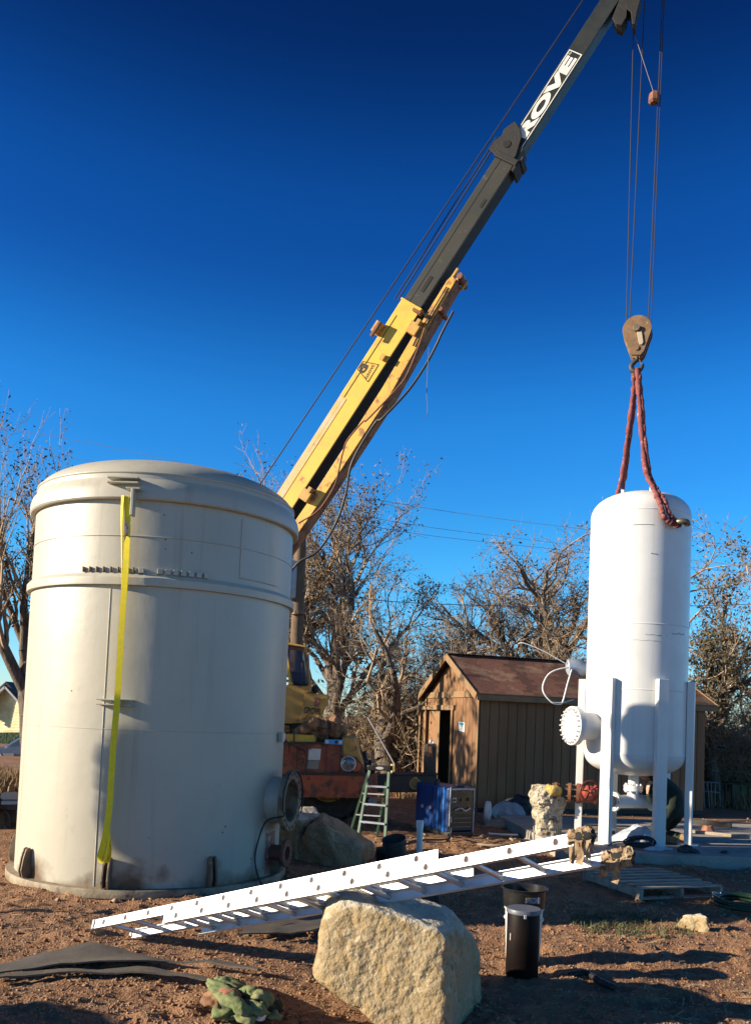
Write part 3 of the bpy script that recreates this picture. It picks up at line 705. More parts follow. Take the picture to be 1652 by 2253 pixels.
nozzle(wt, WC, -56, WR - 0.1, 1.04, 1.885, 0.20, 0.275, 0.085, m_white, m_white, 20, False, WV, WRt, nb='blind_flange')
# reinforcing pad round the neck
d = wd_(-56); M = frame(WC + np.array([0, 0, 1.885]), d) @ np.array([[0, 0, 1, 0], [1, 0, 0, 0], [0, 1, 0, 0], [0, 0, 0, 1.0]])
# outlet tee
b = MB(WM); b.lathe([(0.075, 1.26), (0.075, 1.065)], 28); b.lathe([(0.075, 1.065), (0.135, 1.065), (0.135, 1.03), (0.13, 1.027), (0.13, 1.02), (0.135, 1.017), (0.135, 0.985), (0.08, 0.985), (0.085, 0.93), (0.10, 0.83)], 32)
ot = b.build('outlet_neck', m_white, wt, sm=30)
for k in range(8):
    a = 2 * math.pi * k / 8 + .2; e = MB(WM); Mt = np.eye(4); Mt[:3, 3] = (0.108 * math.cos(a), 0.108 * math.sin(a), 0)
    e.prism(circle(0.016, 6), 0.962, 1.09, Mt); e.build('bolt', m_white, ot)
dt = wd_(-53)
M = frame(WC + np.array([0, 0, 0.83]), dt) @ np.array([[0, 0, 1, 0], [1, 0, 0, 0], [0, 1, 0, 0], [0, 0, 0, 1.0]])
b = MB(M); b.lathe([(0.07, 0.33), (0.135, 0.33), (0.135, 0.295), (0.10, 0.295), (0.095, 0.2), (0.095, -0.32), (0.135, -0.32), (0.135, -0.36), (0.07, -0.36)], 36); b.lathe([(0.07, 0.33), (0.068, 0.1), (0.001, 0.1)], 28)
tp = b.build('outlet_tee', m_white, wt, sm=30)
for k in range(8):
    a = 2 * math.pi * k / 8; e = MB(M); Mt = np.eye(4); Mt[:3, 3] = (0.108 * math.cos(a), 0.108 * math.sin(a), 0)
    e.prism(circle(0.012, 8), 0.327, 0.3325, Mt); e.build('bolt_hole', m_dark, tp)
# trunnions
for ph in (37, 217):
    d = wd_(ph); c = WC + np.array([0, 0, 4.74]); s = np.array([-d[1], d[0], 0])
    q = [c + d * (WR - .02), c + d * (WR + 0.10), c + d * (WR + .16) + s * 0.03, c + d * (WR + 0.18) + s * 0.085 + (0, 0, -.01), c + d * (WR + .17) + s * .12 + (0, 0, -.045)]
    b = MB(); b.tube(spline(q, 5), 0.042, 14); b.build('trunnion', mat('bare_brass_grey', (0.17, 0.14, 0.09), 0.45, 0.6), wt, sm=50)
for ph, rr in ((-50, .33), (10, .02), (20, 0.4)):
    d = wd_(ph); b = MB(); zz = zt + 0.375 * (1 - (rr / WR) ** 2.4) ** 0.5
    b.lathe([(0.03, zz - .05), (0.03, zz + 0.05), (0.001, zz + 0.05)], 12, WM @ np.array([[1, 0, 0, d[0] * rr], [0, 1, 0, d[1] * rr], [0, 0, 1, 0], [0, 0, 0, 1.]])); b.build('top_coupling', m_white, wt, sm=40)
for ph0, ph1, z, r_, dz in ((8, 34, 3.175, .004, .012), (40, 62, 3.22, .006, -.03), (-6, 26, 3.10, .003, -.02), (-8, 14, 4.70, .006, .01), (12, 18, 4.30, .008, .01), (-30, -12, 4.18, .003, .0)):
    b = MB(); b.tube([WC + wd_(a) * (WR + .0005) + np.array([0, 0, z + .5 * dz * noise3(np.array([a * .25, z * 9, 0.]))]) for a in np.linspace(ph0, ph1, 14)], r_, 4); b.build('scuff_mark', mat('scuff_grey', (0.36, 0.35, 0.33), 0.7), wt)
GK = 1.0

# ================================================================== THE CRANE
def crop(x0, y0, k):
    return lambda x, y: ((x0 + k * x) / 1.4025, (y0 + k * y) / 1.4025)
c6 = crop(820, 1900, 0.3632); c5 = crop(1050, 800, 0.3027); c6b = crop(800, 1200, 0.3027); c3 = crop(1450, 0, 0.4237); c4b = crop(1150, 500, 0.3027)
def text_mesh(body, bold=0.0, ext=0.0, sx=1.0):
    cu = bpy.data.curves.new('txt', 'FONT'); cu.body = body; cu.size = 1.0; cu.offset = bold; cu.extrude = ext; cu.resolution_u = 4
    ob = bpy.data.objects.new('txt', cu); COL.objects.link(ob)
    dg = bpy.context.evaluated_depsgraph_get()
    me = bpy.data.meshes.new_from_object(ob.evaluated_get(dg))
    bpy.data.objects.remove(ob); bpy.data.curves.remove(cu)
    n = len(me.vertices); v = np.zeros(n * 3, np.float32); me.vertices.foreach_get('co', v); v = v.reshape(-1, 3)
    f = [tuple(p.vertices) for p in me.polygons]
    bpy.data.meshes.remove(me)
    v = v.astype(float); mn = v.min(0); mxx = v.max(0)
    v[:, :2] = (v[:, :2] - mn[:2]) / (mxx[:2] - mn[:2])       # unit square
    return v, f
def put_text(name, body, m, parent, O, ex, ey, wd, ht, bold=0.0):
    v, f = text_mesh(body, bold)
    ex, ey = unit(ex), unit(ey); n = np.cross(ex, ey)
    W = np.asarray(O, float) + v[:, :1] * wd * ex + v[:, 1:2] * ht * ey + n * 0.003
    b = MB(); b.add(W, f); return b.build(name, m, parent, fix=False)

cr0 = at(650, 1800, 15.6); cr0[2] = 0
crane = root('mobile_crane', 'old yellow and rusty red mobile crane with its long boom raised', 'crane', cr0)
B0 = at(622, 1108, 15.1); BT = at(1335, 0, 13.3)
BX = unit(BT - B0); hN = unit((BX[0], BX[1], 0)); BY = np.array([-hN[1], hN[0], 0]); BZ = np.cross(BX, BY)
BM = np.eye(4); BM[:3, 0] = BX; BM[:3, 1] = BY; BM[:3, 2] = BZ; BM[:3, 3] = B0
def bl(x, y, yo=0.0):                         # where a sight line meets the boom's near side: (along, up)
    p = hit(x, y, B0 + BY * yo, BY) - B0
    return p @ BX, p @ BZ
def bw(s, z, y=0.0): return B0 + BX * s + BZ * z + BY * y
sY = bl(900, 663)[0]; sC0 = bl(1112, 352)[0]; sC1 = bl(1148, 292)[0]; sE = bl(1266, 109)[0]; sT = bl(1335, 0)[0]
# base section
b = MB(BM); b.box(((sY - 3.4) / 2, 0.18, 0), (sY + 3.4, 0.36, 0.42)); bs = b.build('boom_base_section', m_yellow, crane, bevel=0.012)
b = MB(BM); b.box(((sY - 1.15 - 0.6) / 2 - .6, -0.0025, 0.128), (sY - 0.9, 0.009, 0.145)); b.build('faded_strip', m_pinkfade, bs)
b = MB(BM); b.box((sY / 2 + .35, -0.004, 0.118), (sY - 1.3, 0.006, 0.008)); b.build('groove', m_ink, bs)
b = MB(BM); b.box((sY - 0.02, 0.18, 0.0), (0.035, 0.385, 0.445)); b.build('end_collar', m_yellow, bs, bevel=0.004)
# telescoping sections
b = MB(BM); b.box(((sY - 3.4) / 2, 0.18, -0.2135), (sY + 3.38, 0.355, 0.006)); b.build('underside_shade', m_steel_shade, bs)  # near-black sheet that paints in the shade below the base section
b = MB(BM); b.box(((sY + sC0) / 2 + .05, 0.18, 0.005), (sC0 - sY + 0.5, 0.30, 0.36)); ms = b.build('boom_middle_section', m_boomg, crane, bevel=0.01)
b = MB(BM); b.box(((sY + sC0) / 2 + .03, 0.18, -0.1785), (sC0 - sY - .06, 0.295, 0.006)); b.build('underside_shade', m_steel_shade, ms)  # the same painted shade below the middle section
b = MB(BM); b.box(((sY + sC0) / 2, 0.028, 0.075), (sC0 - sY, 0.006, 0.012)); b.build('groove', m_ink, ms)
for (x, y, l, h) in ((545, 1235, 0.30, 0.072), (1118, 410, 0.16, 0.055)):
    s_, z_ = bl(*c4b(x, y)); b = MB(BM); b.box((s_, 0.03, z_), (l, 0.012, h)); b.build('slot', m_dark, ms, bevel=0.004)
b = MB(BM); b.box(((sC0 + sT + 1.5) / 2, 0.18, 0.0), (sT + 1.5 - sC0, 0.24, 0.29)); ts = b.build('boom_tip_section', m_boomd, crane, bevel=0.008)
# sheave collar between them
q = [bl(*c3(*p_)) for p_ in ((140, 1085), (180, 1020), (230, 985), (245, 940), (325, 880), (365, 940), (372, 1000), (335, 1130), (300, 1180), (200, 1140))]
b = MB(); b.solid([bw(s_, z_, 0.0) for s_, z_ in q], BY * 0.05); b.solid([bw(s_, z_, 0.31) for s_, z_ in q], BY * 0.05)
hc = b.build('boom_head_collar', m_steel_shade, crane, bevel=0.008)
s_, z_ = bl(*c3(268, 1050)); Msh = frame(bw(s_, z_, 0.18), BY, BZ) @ np.array([[0, 0, 1, 0], [1, 0, 0, 0], [0, 1, 0, 0], [0, 0, 0, 1.0]])
b = MB(Msh); b.lathe([(0.001, -0.19), (0.062, -0.19), (0.062, 0.19), (0.001, 0.19)], 20); b.build('pin', m_dark, hc, sm=40)
b = MB(Msh); b.lathe([(0.05, -0.10), (0.19, -0.10), (0.21, -.09), (0.21, -.06), (0.18, 0), (0.21, 0.06), (0.21, 0.10), (0.05, 0.10)], 28); b.build('sheave', m_steel_shade, hc, sm=30)
b = MB(BM); b.box((sC0 + 0.03, 0.18, -.02), (0.10, 0.40, 0.44)); b.box((sC0 - 0.0, 0.18, -0.23), (0.20, 0.36, 0.05)); b.box((sC0 + .12, 0.18, -.255), (0.10, 0.34, 0.04)); b.build('wear_collar', m_steel_shade, crane, bevel=0.01)
# lettering panel on the tip section
zB = 0.145; yB = 0.06
zo = 0.11
for nm_, (s0, s1, z0, z1) in dict(a=(sC1 - .2, sE, zo, zo + .014), b=(sC1 - .2, sE, -zo - .014, -zo), c=(sE - .014, sE, -zo, zo)).items():
    b = MB(BM); b.box(((s0 + s1) / 2, yB - 0.0015, (z0 + z1) / 2), (s1 - s0, 0.005, z1 - z0)); b.build('lettering_border', m_cream, ts)
Lw = sE - sC1 - 0.02
put_text('lettering', 'ROVE', m_cream, ts, bw(sC1 - 0.04, -0.094, yB - 0.004), BX, BZ, Lw - 0.03, 0.188, 0.06)
ring = [bw(sE - .05 + 0.022 * math.cos(a), 0.075 + 0.022 * math.sin(a), yB - 0.003) for a in np.linspace(0, 2 * math.pi, 17)[:-1]]
b = MB(); b.tube(ring, 0.003, 4, closed=True); b.build('registered_mark', m_cream, ts)
put_text('registered_letter', 'R', m_cream, ts, bw(sE - .06, 0.064, yB - 0.003), BX, BZ, 0.018, 0.022, 0.02)
# decal on the base section
dq = [bl(*c5(*p_)) for p_ in ((228, 1042), (390, 1075), (282, 1250), (176, 1120))]
b = MB()
for i in range(4):
    a_, e_ = dq[i], dq[(i + 1) % 4]; b.tube([bw(*a_, -0.003), bw(*e_, -0.003)], 0.006, 4)
b.build('decal_outline', m_ink, bs)
ct = bl(*c5(272, 1128))
tdirv = bl(*c5(350, 1085)); tdirv0 = bl(*c5(275, 1215)); ex2 = unit(bw(*tdirv) - bw(*tdirv0)); ez2 = unit(np.cross(BY, ex2)); ez2 = -ez2 if ez2 @ BZ < 0 else ez2
O = bw(*bl(*c5(268, 1222)), -0.004); put_text('decal_lettering', 'GROVE', m_ink, bs, O, ex2, ez2, np.linalg.norm(bw(*bl(*c5(372, 1085))) - bw(*bl(*c5(280, 1218)))), 0.045, 0.02)
O = bw(*bl(*c5(238, 1175)), -0.004); put_text('decal_letter', 'G', m_ink, bs, O, ex2, ez2, 0.17, 0.13, 0.04)
# brackets
def boom_box(name, xy, sz, m, yo=0.0, crp=c5, par=None, bev=0.006):
    s_, z_ = bl(*crp(*xy)); b = MB(BM); b.box((s_, yo, z_), sz); return b.build(name, m, par or bs, bevel=bev)
rb = boom_box('rope_guide', (395, 720), (0.20, 0.16, 0.13), m_yellowd, -0.05)
boom_box('guide_roller', (385, 745), (0.28, 0.05, 0.05), m_rust, -0.13, par=rb)
boom_box('hinge_lug', (440, 1010), (0.10, 0.09, 0.09), m_yellowd, -0.03)
boom_box('stop_lug', (790, 545), (0.05, 0.10, 0.17), m_rust, -0.03)
# stowed jib under the boom
sJ1 = bl(1008, 612)[0]; sJ0 = -1.25
jz = lambda s_: -0.36
b = MB(BM)
poly = [(sJ0, -0.30), (sJ0 + .5, -0.36), (0.6, -0.40), (2.6, -0.39), (sJ1 - 0.9, -0.33), (sJ1 - .1, -0.31), (sJ1, -0.34), (sJ1 - .02, -0.45), (sJ1 - 0.9, -0.49), (2.6, -0.585), (0.6, -0.585), (sJ0, -0.53)]
Mj = np.eye(4); Mj[:3, :3] = np.array([[1, 0, 0], [0, 0, -1], [0, 1, 0]]).astype(float)
b.prism([(p_[0], p_[1] + 0.02) for p_ in poly], -0.075, -0.06, Mj)
jb = b.build('jib_side', m_yellowr, crane, bevel=0.004)
b = MB(BM); b.prism([(p_[0], p_[1] + 0.015) for p_ in poly], -0.40, -0.0775, Mj); b.build('jib_box', mat('rusty_brown_paint', (0.25, 0.125, 0.06), 0.8, col2=(0.15, 0.07, 0.04), scale=5, bump=0.2, bscale=25, col3=(0.07, 0.04, 0.03), scale3=5, lo3=0.55, hi3=0.63), jb, bevel=0.006)
for s_, z_, l in ((sJ1 + .06, -0.33, 0.20), (sJ1 + .05, -0.43, 0.14)):
    b = MB(BM); b.box((s_, 0.10, z_), (l, 0.06, 0.045)); b.build('jib_fork', m_yellowd, jb, bevel=0.008)
    b = MB(BM); b.box((s_, 0.34, z_ - .03), (l * 1.2, 0.06, 0.06)); b.build('jib_fork', m_yellowd, jb, bevel=0.008)
b = MB(BM); b.tube([(sJ1 + .06, 0.06, -.44), (sJ1 + .06, 0.46, -0.44)], 0.05, 12); b.build('jib_pin', m_rust, jb, sm=40); b = MB(BM); b.tube([(sJ1 - .55, 0.06, -.47), (sJ1 - .55, 0.44, -0.47)], 0.04, 12); b.build('jib_pin', m_rust, jb, sm=40)
b = MB(BM); b.tube([(sJ1 - .2, 0.04, -.36), (sJ1 - .95, 0.03, -.40)], 0.013, 6); b.tube([(sJ1 - .25, 0.05, -.40), (sJ1 - .9, 0.045, -.43)], 0.010, 6); b.tube([(sJ1 - 1.0, 0.03, -.40), (sJ1 - 1.3, 0.03, -.44)], 0.02, 6); b.build('turnbuckle', m_steel, jb, sm=40)
for s_ in (sY - .35, 0.35):
    b = MB(BM); b.box((s_, 0.05, -.29), (0.20, 0.18, 0.20)); b.box((s_ + .12, 0.04, -.33), (0.10, 0.24, 0.07)); b.build('jib_hanger', m_yellowd, jb, bevel=0.006)
# hoses and ropes
def path3(px, Y):
    Y = np.interp(np.linspace(0, 1, len(px)), np.linspace(0, 1, len(Y)), Y)
    return spline([at(x, y, yy) for (x, y), yy in zip(px, Y)], 6)
b = MB(); b.tube(path3([c5(1150, 530), c5(1040, 740), c5(980, 870), c5(880, 1060), c5(700, 1330), c5(430, 1620), c6b(1180, 350), c6b(950, 740), c6b(880, 1080), c6b(780, 1370), c6b(610, 1640), (660, 1235), (640, 1255), (600, 1285)], (13.9, 14.3, 14.9, 15.1)), 0.022, 8); b.build('hydraulic_hose', m_black, crane, sm=60)
b = MB(); b.tube(path3([c5(860, 700), c5(800, 880), c5(700, 1130), c5(600, 1290), c5(280, 1630), c6b(1060, 330), c6b(900, 520), c6b(850, 660), c6b(790, 920), c6b(740, 1040), c6b(600, 1240), c6b(400, 1370)], (13.75, 14.1, 14.65)), 0.014, 8); b.build('hydraulic_hose', m_rust, crane, sm=60)
b = MB(); b.tube(path3([c5(902, 900), c5(892, 1080), c5(880, 1350), c5(888, 1540), c5(862, 1622)], (14.0, 14.0)), 0.005, 5); b.build('loose_wire', m_black, crane)
for n_, (x0, y0, x1, y1, yo) in enumerate(((570, 1069, 1282, 0, 0.18), (873, 650, 1092, 302, 0.24), (880, 653, 1096, 308, 0.06))):
    a_ = bl(x0, y0, yo); e_ = bl(x1, y1, yo); k = -0.35 if n_ == 0 else 0.0
    pa_, pe_ = bw(*a_, yo), bw(*e_, yo); b = MB(); b.tube([pa_ + (pa_ - pe_) * (0.25 if n_ == 0 else 0.02), pe_ + (pe_ - pa_) * (0.1 if n_ == 0 else 0.0)], 0.011, 6); b.build('hoist_rope', m_rope, crane)
# boom head
q = [bl(*c3(*p_)) for p_ in ((1030, 110), (1090, -40), (1240, -40), (1212, 60), (1196, 155), (1176, 150), (1168, 62), (1140, 45), (1135, 100), (1100, 160), (1060, 150))]
b = MB(); b.solid([bw(s_, z_, 0.06) for s_, z_ in q], BY * 0.24); b.build('boom_head', m_steel_shade, crane, bevel=0.006)
HB = at(1402, 732, 12.5)
YH = 13.5
tops = []
for xb, yb, xt in ((1377, 716, 1395), (1384, 712, 1418), (1425, 712, 1457), (1431, 718, 1461)):
    lo_ = at(xb, yb, YH); up_ = at(xt + (xt - xb) * 0.22, -150, YH); up_[1] = YH + .03; tops.append(up_)
    b = MB(); b.tube([lo_, up_], 0.0085, 6); b.build('hook_rope', m_rope, crane)
b = MB(); c_ = at(1432, -170, YH); b.box(c_, (0.75, 0.40, 0.30)); b.build('tip_sheave_box', m_darkframe, crane, bevel=0.02)
b = MB(); b.tube([at(*c3(1150, 110), YH), at(*c3(1330, 660), YH)], 0.004, 4); b.build('limit_switch_chain', m_steel, crane)
b = MB(); wp = at(*c3(1337, 712), YH); b.lathe([(0.001, 0.10), (0.05, 0.09), (0.085, 0.05), (0.088, -0.06), (0.06, -0.095), (0.001, -0.1)], 8, rz(0.3, wp)); b.build('limit_switch_weight', m_rust, crane, sm=25)

# ---- upper works: cab
Yc = 14.9
def solid_px(name, pts, Y, th, m, par, crp=c6, bevel=0.01, off=None):
    b = MB(); b.solid([at(*crp(*p_), Y) for p_ in pts], (0, th, 0) if off is None else off)
    return b.build(name, m, par, bevel=bevel)
cab = solid_px('cab_body', [(-120, 575), (372, 598), (388, 645), (332, 660), (292, 914), (-120, 922)], Yc, 1.25, m_yellowd, crane)
solid_px('cab_roof', [(-120, 205), (150, 218), (345, 256), (345, 270), (150, 240), (-120, 232)], Yc - 0.02, 1.29, m_yellowd, cab)
for yy in (Yc, Yc + 1.19):
    solid_px('cab_post', [(318, 262), (346, 270), (386, 600), (362, 600), (330, 320)], yy, 0.06, m_yellowd, cab)
    solid_px('cab_post', [(150, 232), (172, 240), (232, 585), (200, 585)], yy, 0.06, m_yellow, cab)
    solid_px('cab_post', [(-110, 225), (-80, 225), (-80, 585), (-110, 585)], yy, 0.06, m_yellow, cab)
    wg = solid_px('cab_window', [(176, 246), (300, 262), (326, 320), (362, 592), (228, 578)], yy + 0.02, 0.012, m_glass, cab, bevel=0)
b = MB(); b.tube([at(*c6(*p_), Yc - .015) for p_ in ((176, 246), (298, 268), (326, 318), (362, 580), (228, 562))], 0.016, 6, closed=True); b.build('window_seal', m_blackp, cab)
solid_px('cab_seat', [(190, 470), (290, 470), (330, 590), (200, 590)], Yc + 0.45, 0.5, m_black, cab, bevel=0.04)
solid_px('cab_controls', [(300, 380), (325, 380), (345, 590), (300, 590)], Yc + 0.4, 0.5, m_black, cab, bevel=0.02)
nose = solid_px('cab_nose', [(330, 655), (525, 670), (432, 914), (288, 914)], Yc - 0.05, 0.9, m_yellowd, crane)
solid_px('lamp_recess', [(418, 695), (460, 697), (452, 775), (412, 770)], Yc - 0.056, 0.01, m_rust, nose, bevel=0)
b = MB(); b.lathe([(0.001, -.012), (0.024, -.010), (0.03, 0.0)], 12, frame(at(*c6(430, 735), Yc - .06), (1, 0, 0), (0, -1, 0))); b.build('side_lamp', m_cream, nose, sm=60)
O = at(*c6(322, 828), Yc - 0.058); e1 = at(*c6(462, 842), Yc - 0.058) - O; 
put_text('lettering', 'GROVE', m_ink, nose, O, e1, np.cross((0, -1, 0), unit(e1)), np.linalg.norm(e1), 0.11, 0.03)
b = MB(); b.lathe([(0.001, 0.02), (0.07, 0.015), (0.075, 0)], 14, frame(at(*c6(422, 625), Yc + .1), (0, 0, 1), (-.6, -1, 0))); b.build('cab_mirror', m_darkframe, nose, sm=50)
b = MB(); b.bar(at(*c6(440, 745), Yc - .06), at(*c6(495, 700), Yc - .06), 0.01, 0.02); b.bar(at(*c6(318, 885), Yc - .06), at(*c6(370, 830), Yc - .06), 0.01, 0.02); b.build('rust_streak', m_rust, nose)
b = MB(); b.lathe([(0.75, 0.0), (0.75, 0.35), (0.0005, 0.35)], 30, rz(0, at(*c6(60, 990), 15.9))); b.build('slew_ring', m_darkframe, crane, sm=30)
solid_px('upper_frame', [(-700, 600), (-120, 600), (-120, 925), (200, 930), (200, 990), (-700, 990)], Yc + 0.3, 1.4, m_yellowd, crane)
# ---- carrier
Yk = 14.55
dk = solid_px('carrier_deck', [(-600, 1080), (650, 1088), (650, 1352), (-600, 1345)], Yk, 2.3, m_redrust, crane, bevel=0.015)
solid_px('deck_rail', [(-600, 1062), (655, 1075), (655, 1094), (-600, 1082)], Yk - 0.03, 0.10, m_darkframe, dk)
solid_px('corner_panel', [(70, 1082), (192, 1082), (192, 1172), (70, 1172)], Yk - 0.04, 0.06, m_orange, dk)
solid_px('hood', [(180, 1002), (415, 1015), (432, 1083), (180, 1080)], Yk + 0.05, 0.8, m_yellow, dk, bevel=0.02)
solid_px('hood', [(410, 1012), (560, 1022), (580, 1083), (428, 1083)], Yk + 0.5, 0.9, m_yellowd, dk, bevel=0.02)
fp = solid_px('fender_panel', [(650, 1033), (755, 1036), (832, 1268), (790, 1330), (650, 1200)], Yk + 0.03, 1.6, m_yellowd, crane, bevel=0.02)
solid_px('lamp_panel', [(645, 1190), (775, 1200), (838, 1290), (838, 1352), (645, 1350)], Yk - 0.02, 0.3, m_rust, fp)
hl = MB(); Mh = frame(at(*c6(702, 1256), Yk - .06), (1, 0, 0), (-0.15, -1, 0)); hl.lathe([(0.13, -.06), (0.133, 0.02), (0.125, 0.035), (0.112, 0.03)], 28, Mh); ho = hl.build('headlight', m_aluD, fp, sm=40)
hl = MB(); hl.lathe([(0.112, 0.03), (0.09, 0.045), (0.05, 0.055), (0.001, 0.058)], 28, Mh); hl.build('lens', mat('lamp_glass', (0.22, 0.23, 0.24), 0.25, 0.5, col2=(0.08, 0.09, 0.1), scale=40), ho, sm=60)
hl = MB(); Mh2 = frame(at(*c6(766, 1288), Yk - .04), (1, 0, 0), (-0.15, -1, 0)); hl.lathe([(0.09, -.05), (0.09, 0.0), (0.07, 0.03), (0.001, 0.035)], 20, Mh2); hl.build('marker_lamp', m_orange, fp, sm=40)
bp_ = solid_px('front_bumper', [(205, 1350), (838, 1354), (950, 1362), (950, 1545), (700, 1550), (205, 1542)], Yk - 0.06, 0.45, m_orange, crane, bevel=0.015)
solid_px('bumper_patch', [(540, 1400), (700, 1402), (690, 1542), (545, 1542)], Yk - 0.067, 0.02, m_redrust, bp_, bevel=0)
solid_px('chassis_rail', [(-600, 1350), (205, 1350), (205, 1500), (-600, 1500)], Yk + 0.2, 1.6, m_darkframe, crane)
st = solid_px('weathered_sticker', [(368, 1128), (470, 1132), (462, 1228), (358, 1226)], Yk - 0.006, 0.012, mat('torn_label', (0.62, 0.62, 0.58), 0.6, col2=(0.55, 0.55, 0.5), scale=9, col3=(0.05, 0.05, 0.05), scale3=14, lo3=0.60, hi3=0.63), dk, bevel=0)
solid_px('grey_label', [(358, 1232), (455, 1234), (446, 1302), (348, 1298)], Yk - 0.006, 0.012, mat('grey_label', (0.27, 0.27, 0.22), 0.6), dk, bevel=0)
for x_ in (250, 330, 500, 620): solid_px('deck_rib', [(x_, 1098), (x_ + 10, 1098), (x_ + 9, 1345), (x_ - 1, 1345)], Yk - 0.025, 0.04, m_rust, dk, bevel=0.004)
solid_px('deck_ledge', [(192, 1336), (840, 1340), (840, 1356), (192, 1352)], Yk - 0.09, 0.2, m_darkframe, dk, bevel=0.006)
for x_ in (260, 360, 470, 740, 880):
    b = MB(); b.lathe([(0.024, 0.0), (0.024, 0.018), (0.001, 0.02)], 8, frame(at(*c6(x_, 1385), Yk - .062), (1, 0, 0), (0, -1, 0))); b.build('bolt', m_rust, bp_, sm=30)
for x_ in (300, 820):
    b = MB(); b.tube([at(*c6(x_ + 20 * math.cos(a), 1500 + 26 * math.sin(a)), Yk - .10) for a in np.linspace(0, 6.283, 17)[:-1]], 0.018, 7, closed=True); b.build('tow_shackle', m_darkframe, bp_, sm=60)
b = MB(); b.tube(path3([c6(215, 1060), c6(260, 1120), c6(330, 1150), c6(352, 1240), c6(330, 1335)], (14.45, 14.5)), 0.012, 6); b.build('deck_cable', m_black, dk, sm=60)
b = MB(); b.tube(path3([c6(640, 1090), c6(655, 1180), c6(690, 1330), c6(760, 1345)], (14.48, 14.48)), 0.010, 6); b.build('lamp_wire', m_black, fp, sm=60)
for x_, y_ in ((150, 1000), (430, 990)):
    b = MB(); b.tube([at(*c6(x_, y_ + 85), Yk + .02), at(*c6(x_ + 4, y_ - 40), Yk + .02), at(*c6(x_ + 90, y_ - 34), Yk + .02), at(*c6(x_ + 90, y_ + 85), Yk + .02)], 0.014, 7); b.build('grab_rail', m_darkframe, dk, sm=60)
b = MB(); b.tube(spline([at(*c6(600, 1545), Yk + .1), at(*c6(610, 1600), Yk + .2), at(*c6(660, 1610), Yk + .3), at(*c6(690, 1550), Yk + .4)], 6), 0.016, 7); b.build('brake_hose', m_black, crane, sm=60)
# outrigger
Yo = 14.95
ob_ = solid_px('outrigger_beam', [(840, 1352), (1455, 1356), (1455, 1500), (840, 1502)], Yo, 0.42, m_darkframe, crane, bevel=0.012)
solid_px('outrigger_top_plate', [(1080, 1340), (1470, 1346), (1470, 1357), (1080, 1354)], Yo - .03, 0.48, m_darkframe, ob_)
jk = solid_px('outrigger_jack', [(1346, 1088), (1450, 1090), (1440, 1770), (1345, 1770)], Yo + 0.06, 0.28, m_darkframe, crane, bevel=0.02)
b = MB(); b.tube([at(*c6(1408 + 14 * math.cos(a), 1072 + 16 * math.sin(a)), Yo + .15) for a in np.linspace(0, 6.283, 15)[:-1]], 0.014, 6, closed=True); b.build('lifting_eye', m_aluD, jk)
solid_px('valve_block', [(1340, 1095), (1380, 1095), (1384, 1160), (1342, 1160)], Yo - 0.02, 0.1, m_steel, jk)
solid_px('valve_block', [(1384, 1110), (1412, 1110), (1415, 1205), (1388, 1205)], Yo - 0.02, 0.1, m_rust, jk)
b = MB()
for dx in (0, 14, 30): b.tube(spline([at(*c6(1345 + dx, 1160), Yo - .03), at(*c6(1350 + dx * .8, 1250), Yo - .05), at(*c6(1352 + dx * .6, 1344), Yo - .02)], 5), 0.013, 6)
b.build('jack_hose', m_black, jk, sm=60)
Mo = frame(at(*c6(1268, 1428), Yo - .004), (1, 0, 0), (0, -1, 0))
b = MB(); b.lathe([(0.075, 0.0), (0.088, 0.006), (0.098, 0.0)], 26, Mo); b.build('reflector_ring', mat('amber', (0.45, 0.27, 0.05), 0.4), ob_, sm=50)
b = MB(); b.lathe([(0.001, 0.003), (0.075, 0.003)], 24, Mo); b.build('reflector', mat('amber_dull', (0.16, 0.12, 0.045), 0.3), ob_)
b = MB(); b.lathe([(0.03, 0.0), (0.035, 0.02), (0.02, 0.03), (0.001, 0.02)], 16, frame(at(*c6(1312, 1425), Yo - .004), (1, 0, 0), (0, -1, 0))); b.build('plug', m_darkframe, ob_, sm=40)
solid_px('amber_label', [(1254, 1370), (1286, 1370), (1286, 1395), (1254, 1395)], Yo - 0.004, 0.01, mat('amber'  , (0.45, 0.27, 0.05)), ob_, bevel=0)
b = MB(); b.lathe([(0.001, 0.0), (0.3, 0.0), (0.3, 0.04), (0.08, 0.07), (0.001, 0.07)], 24, rz(0, (at(*c6(1395, 1770), Yo + .2)[0], Yo + .2, 0.0))); b.build('outrigger_float', m_steel, jk, sm=30)
# tyres
def tyre(c, ax, Rt, wd, par):
    M = frame(c, ax) @ np.array([[0, 0, 1, 0], [1, 0, 0, 0], [0, 1, 0, 0], [0, 0, 0, 1.0]]); h = wd / 2
    b = MB(M); b.lathe([(Rt * .52, -h * .7), (Rt * .62, -h), (Rt * .86, -h), (Rt * .95, -h * .85), (Rt * .97, 0), (Rt * .95, h * .85), (Rt * .86, h), (Rt * .62, h), (Rt * .52, h * .7)], 48)
    for k in range(24):
        for sgn in (-1, 1):
            a = 2 * math.pi * (k + (0.5 if sgn > 0 else 0)) / 24
            ML = rz(a) @ eul(0, 0, 0, (Rt * .955, 0, sgn * h * .45)) @ eul(sgn * 0.6, 0, 0)
            b.box((0, 0, 0), (Rt * .09, Rt * .085, h * 1.0), ML)
    t_ = b.build('tyre', m_tyre, par, sm=35)
    b = MB(M); b.lathe([(Rt * .54, -h * .7), (Rt * .50, -h * .72), (Rt * .46, -h * .4), (Rt * .2, -h * .35), (Rt * .18, -h * .5), (0.001, -h * .5)], 32); b.build('rim', m_yellowd, t_, sm=35)
for px_, Yt in ((560, 15.6), (-330, 15.7)):
    cw = at(*c6(px_, 1400), Yt); cw[2] = 0.74
    tyre(cw, (0.30, 0.95, 0), 0.75, 0.52, crane)
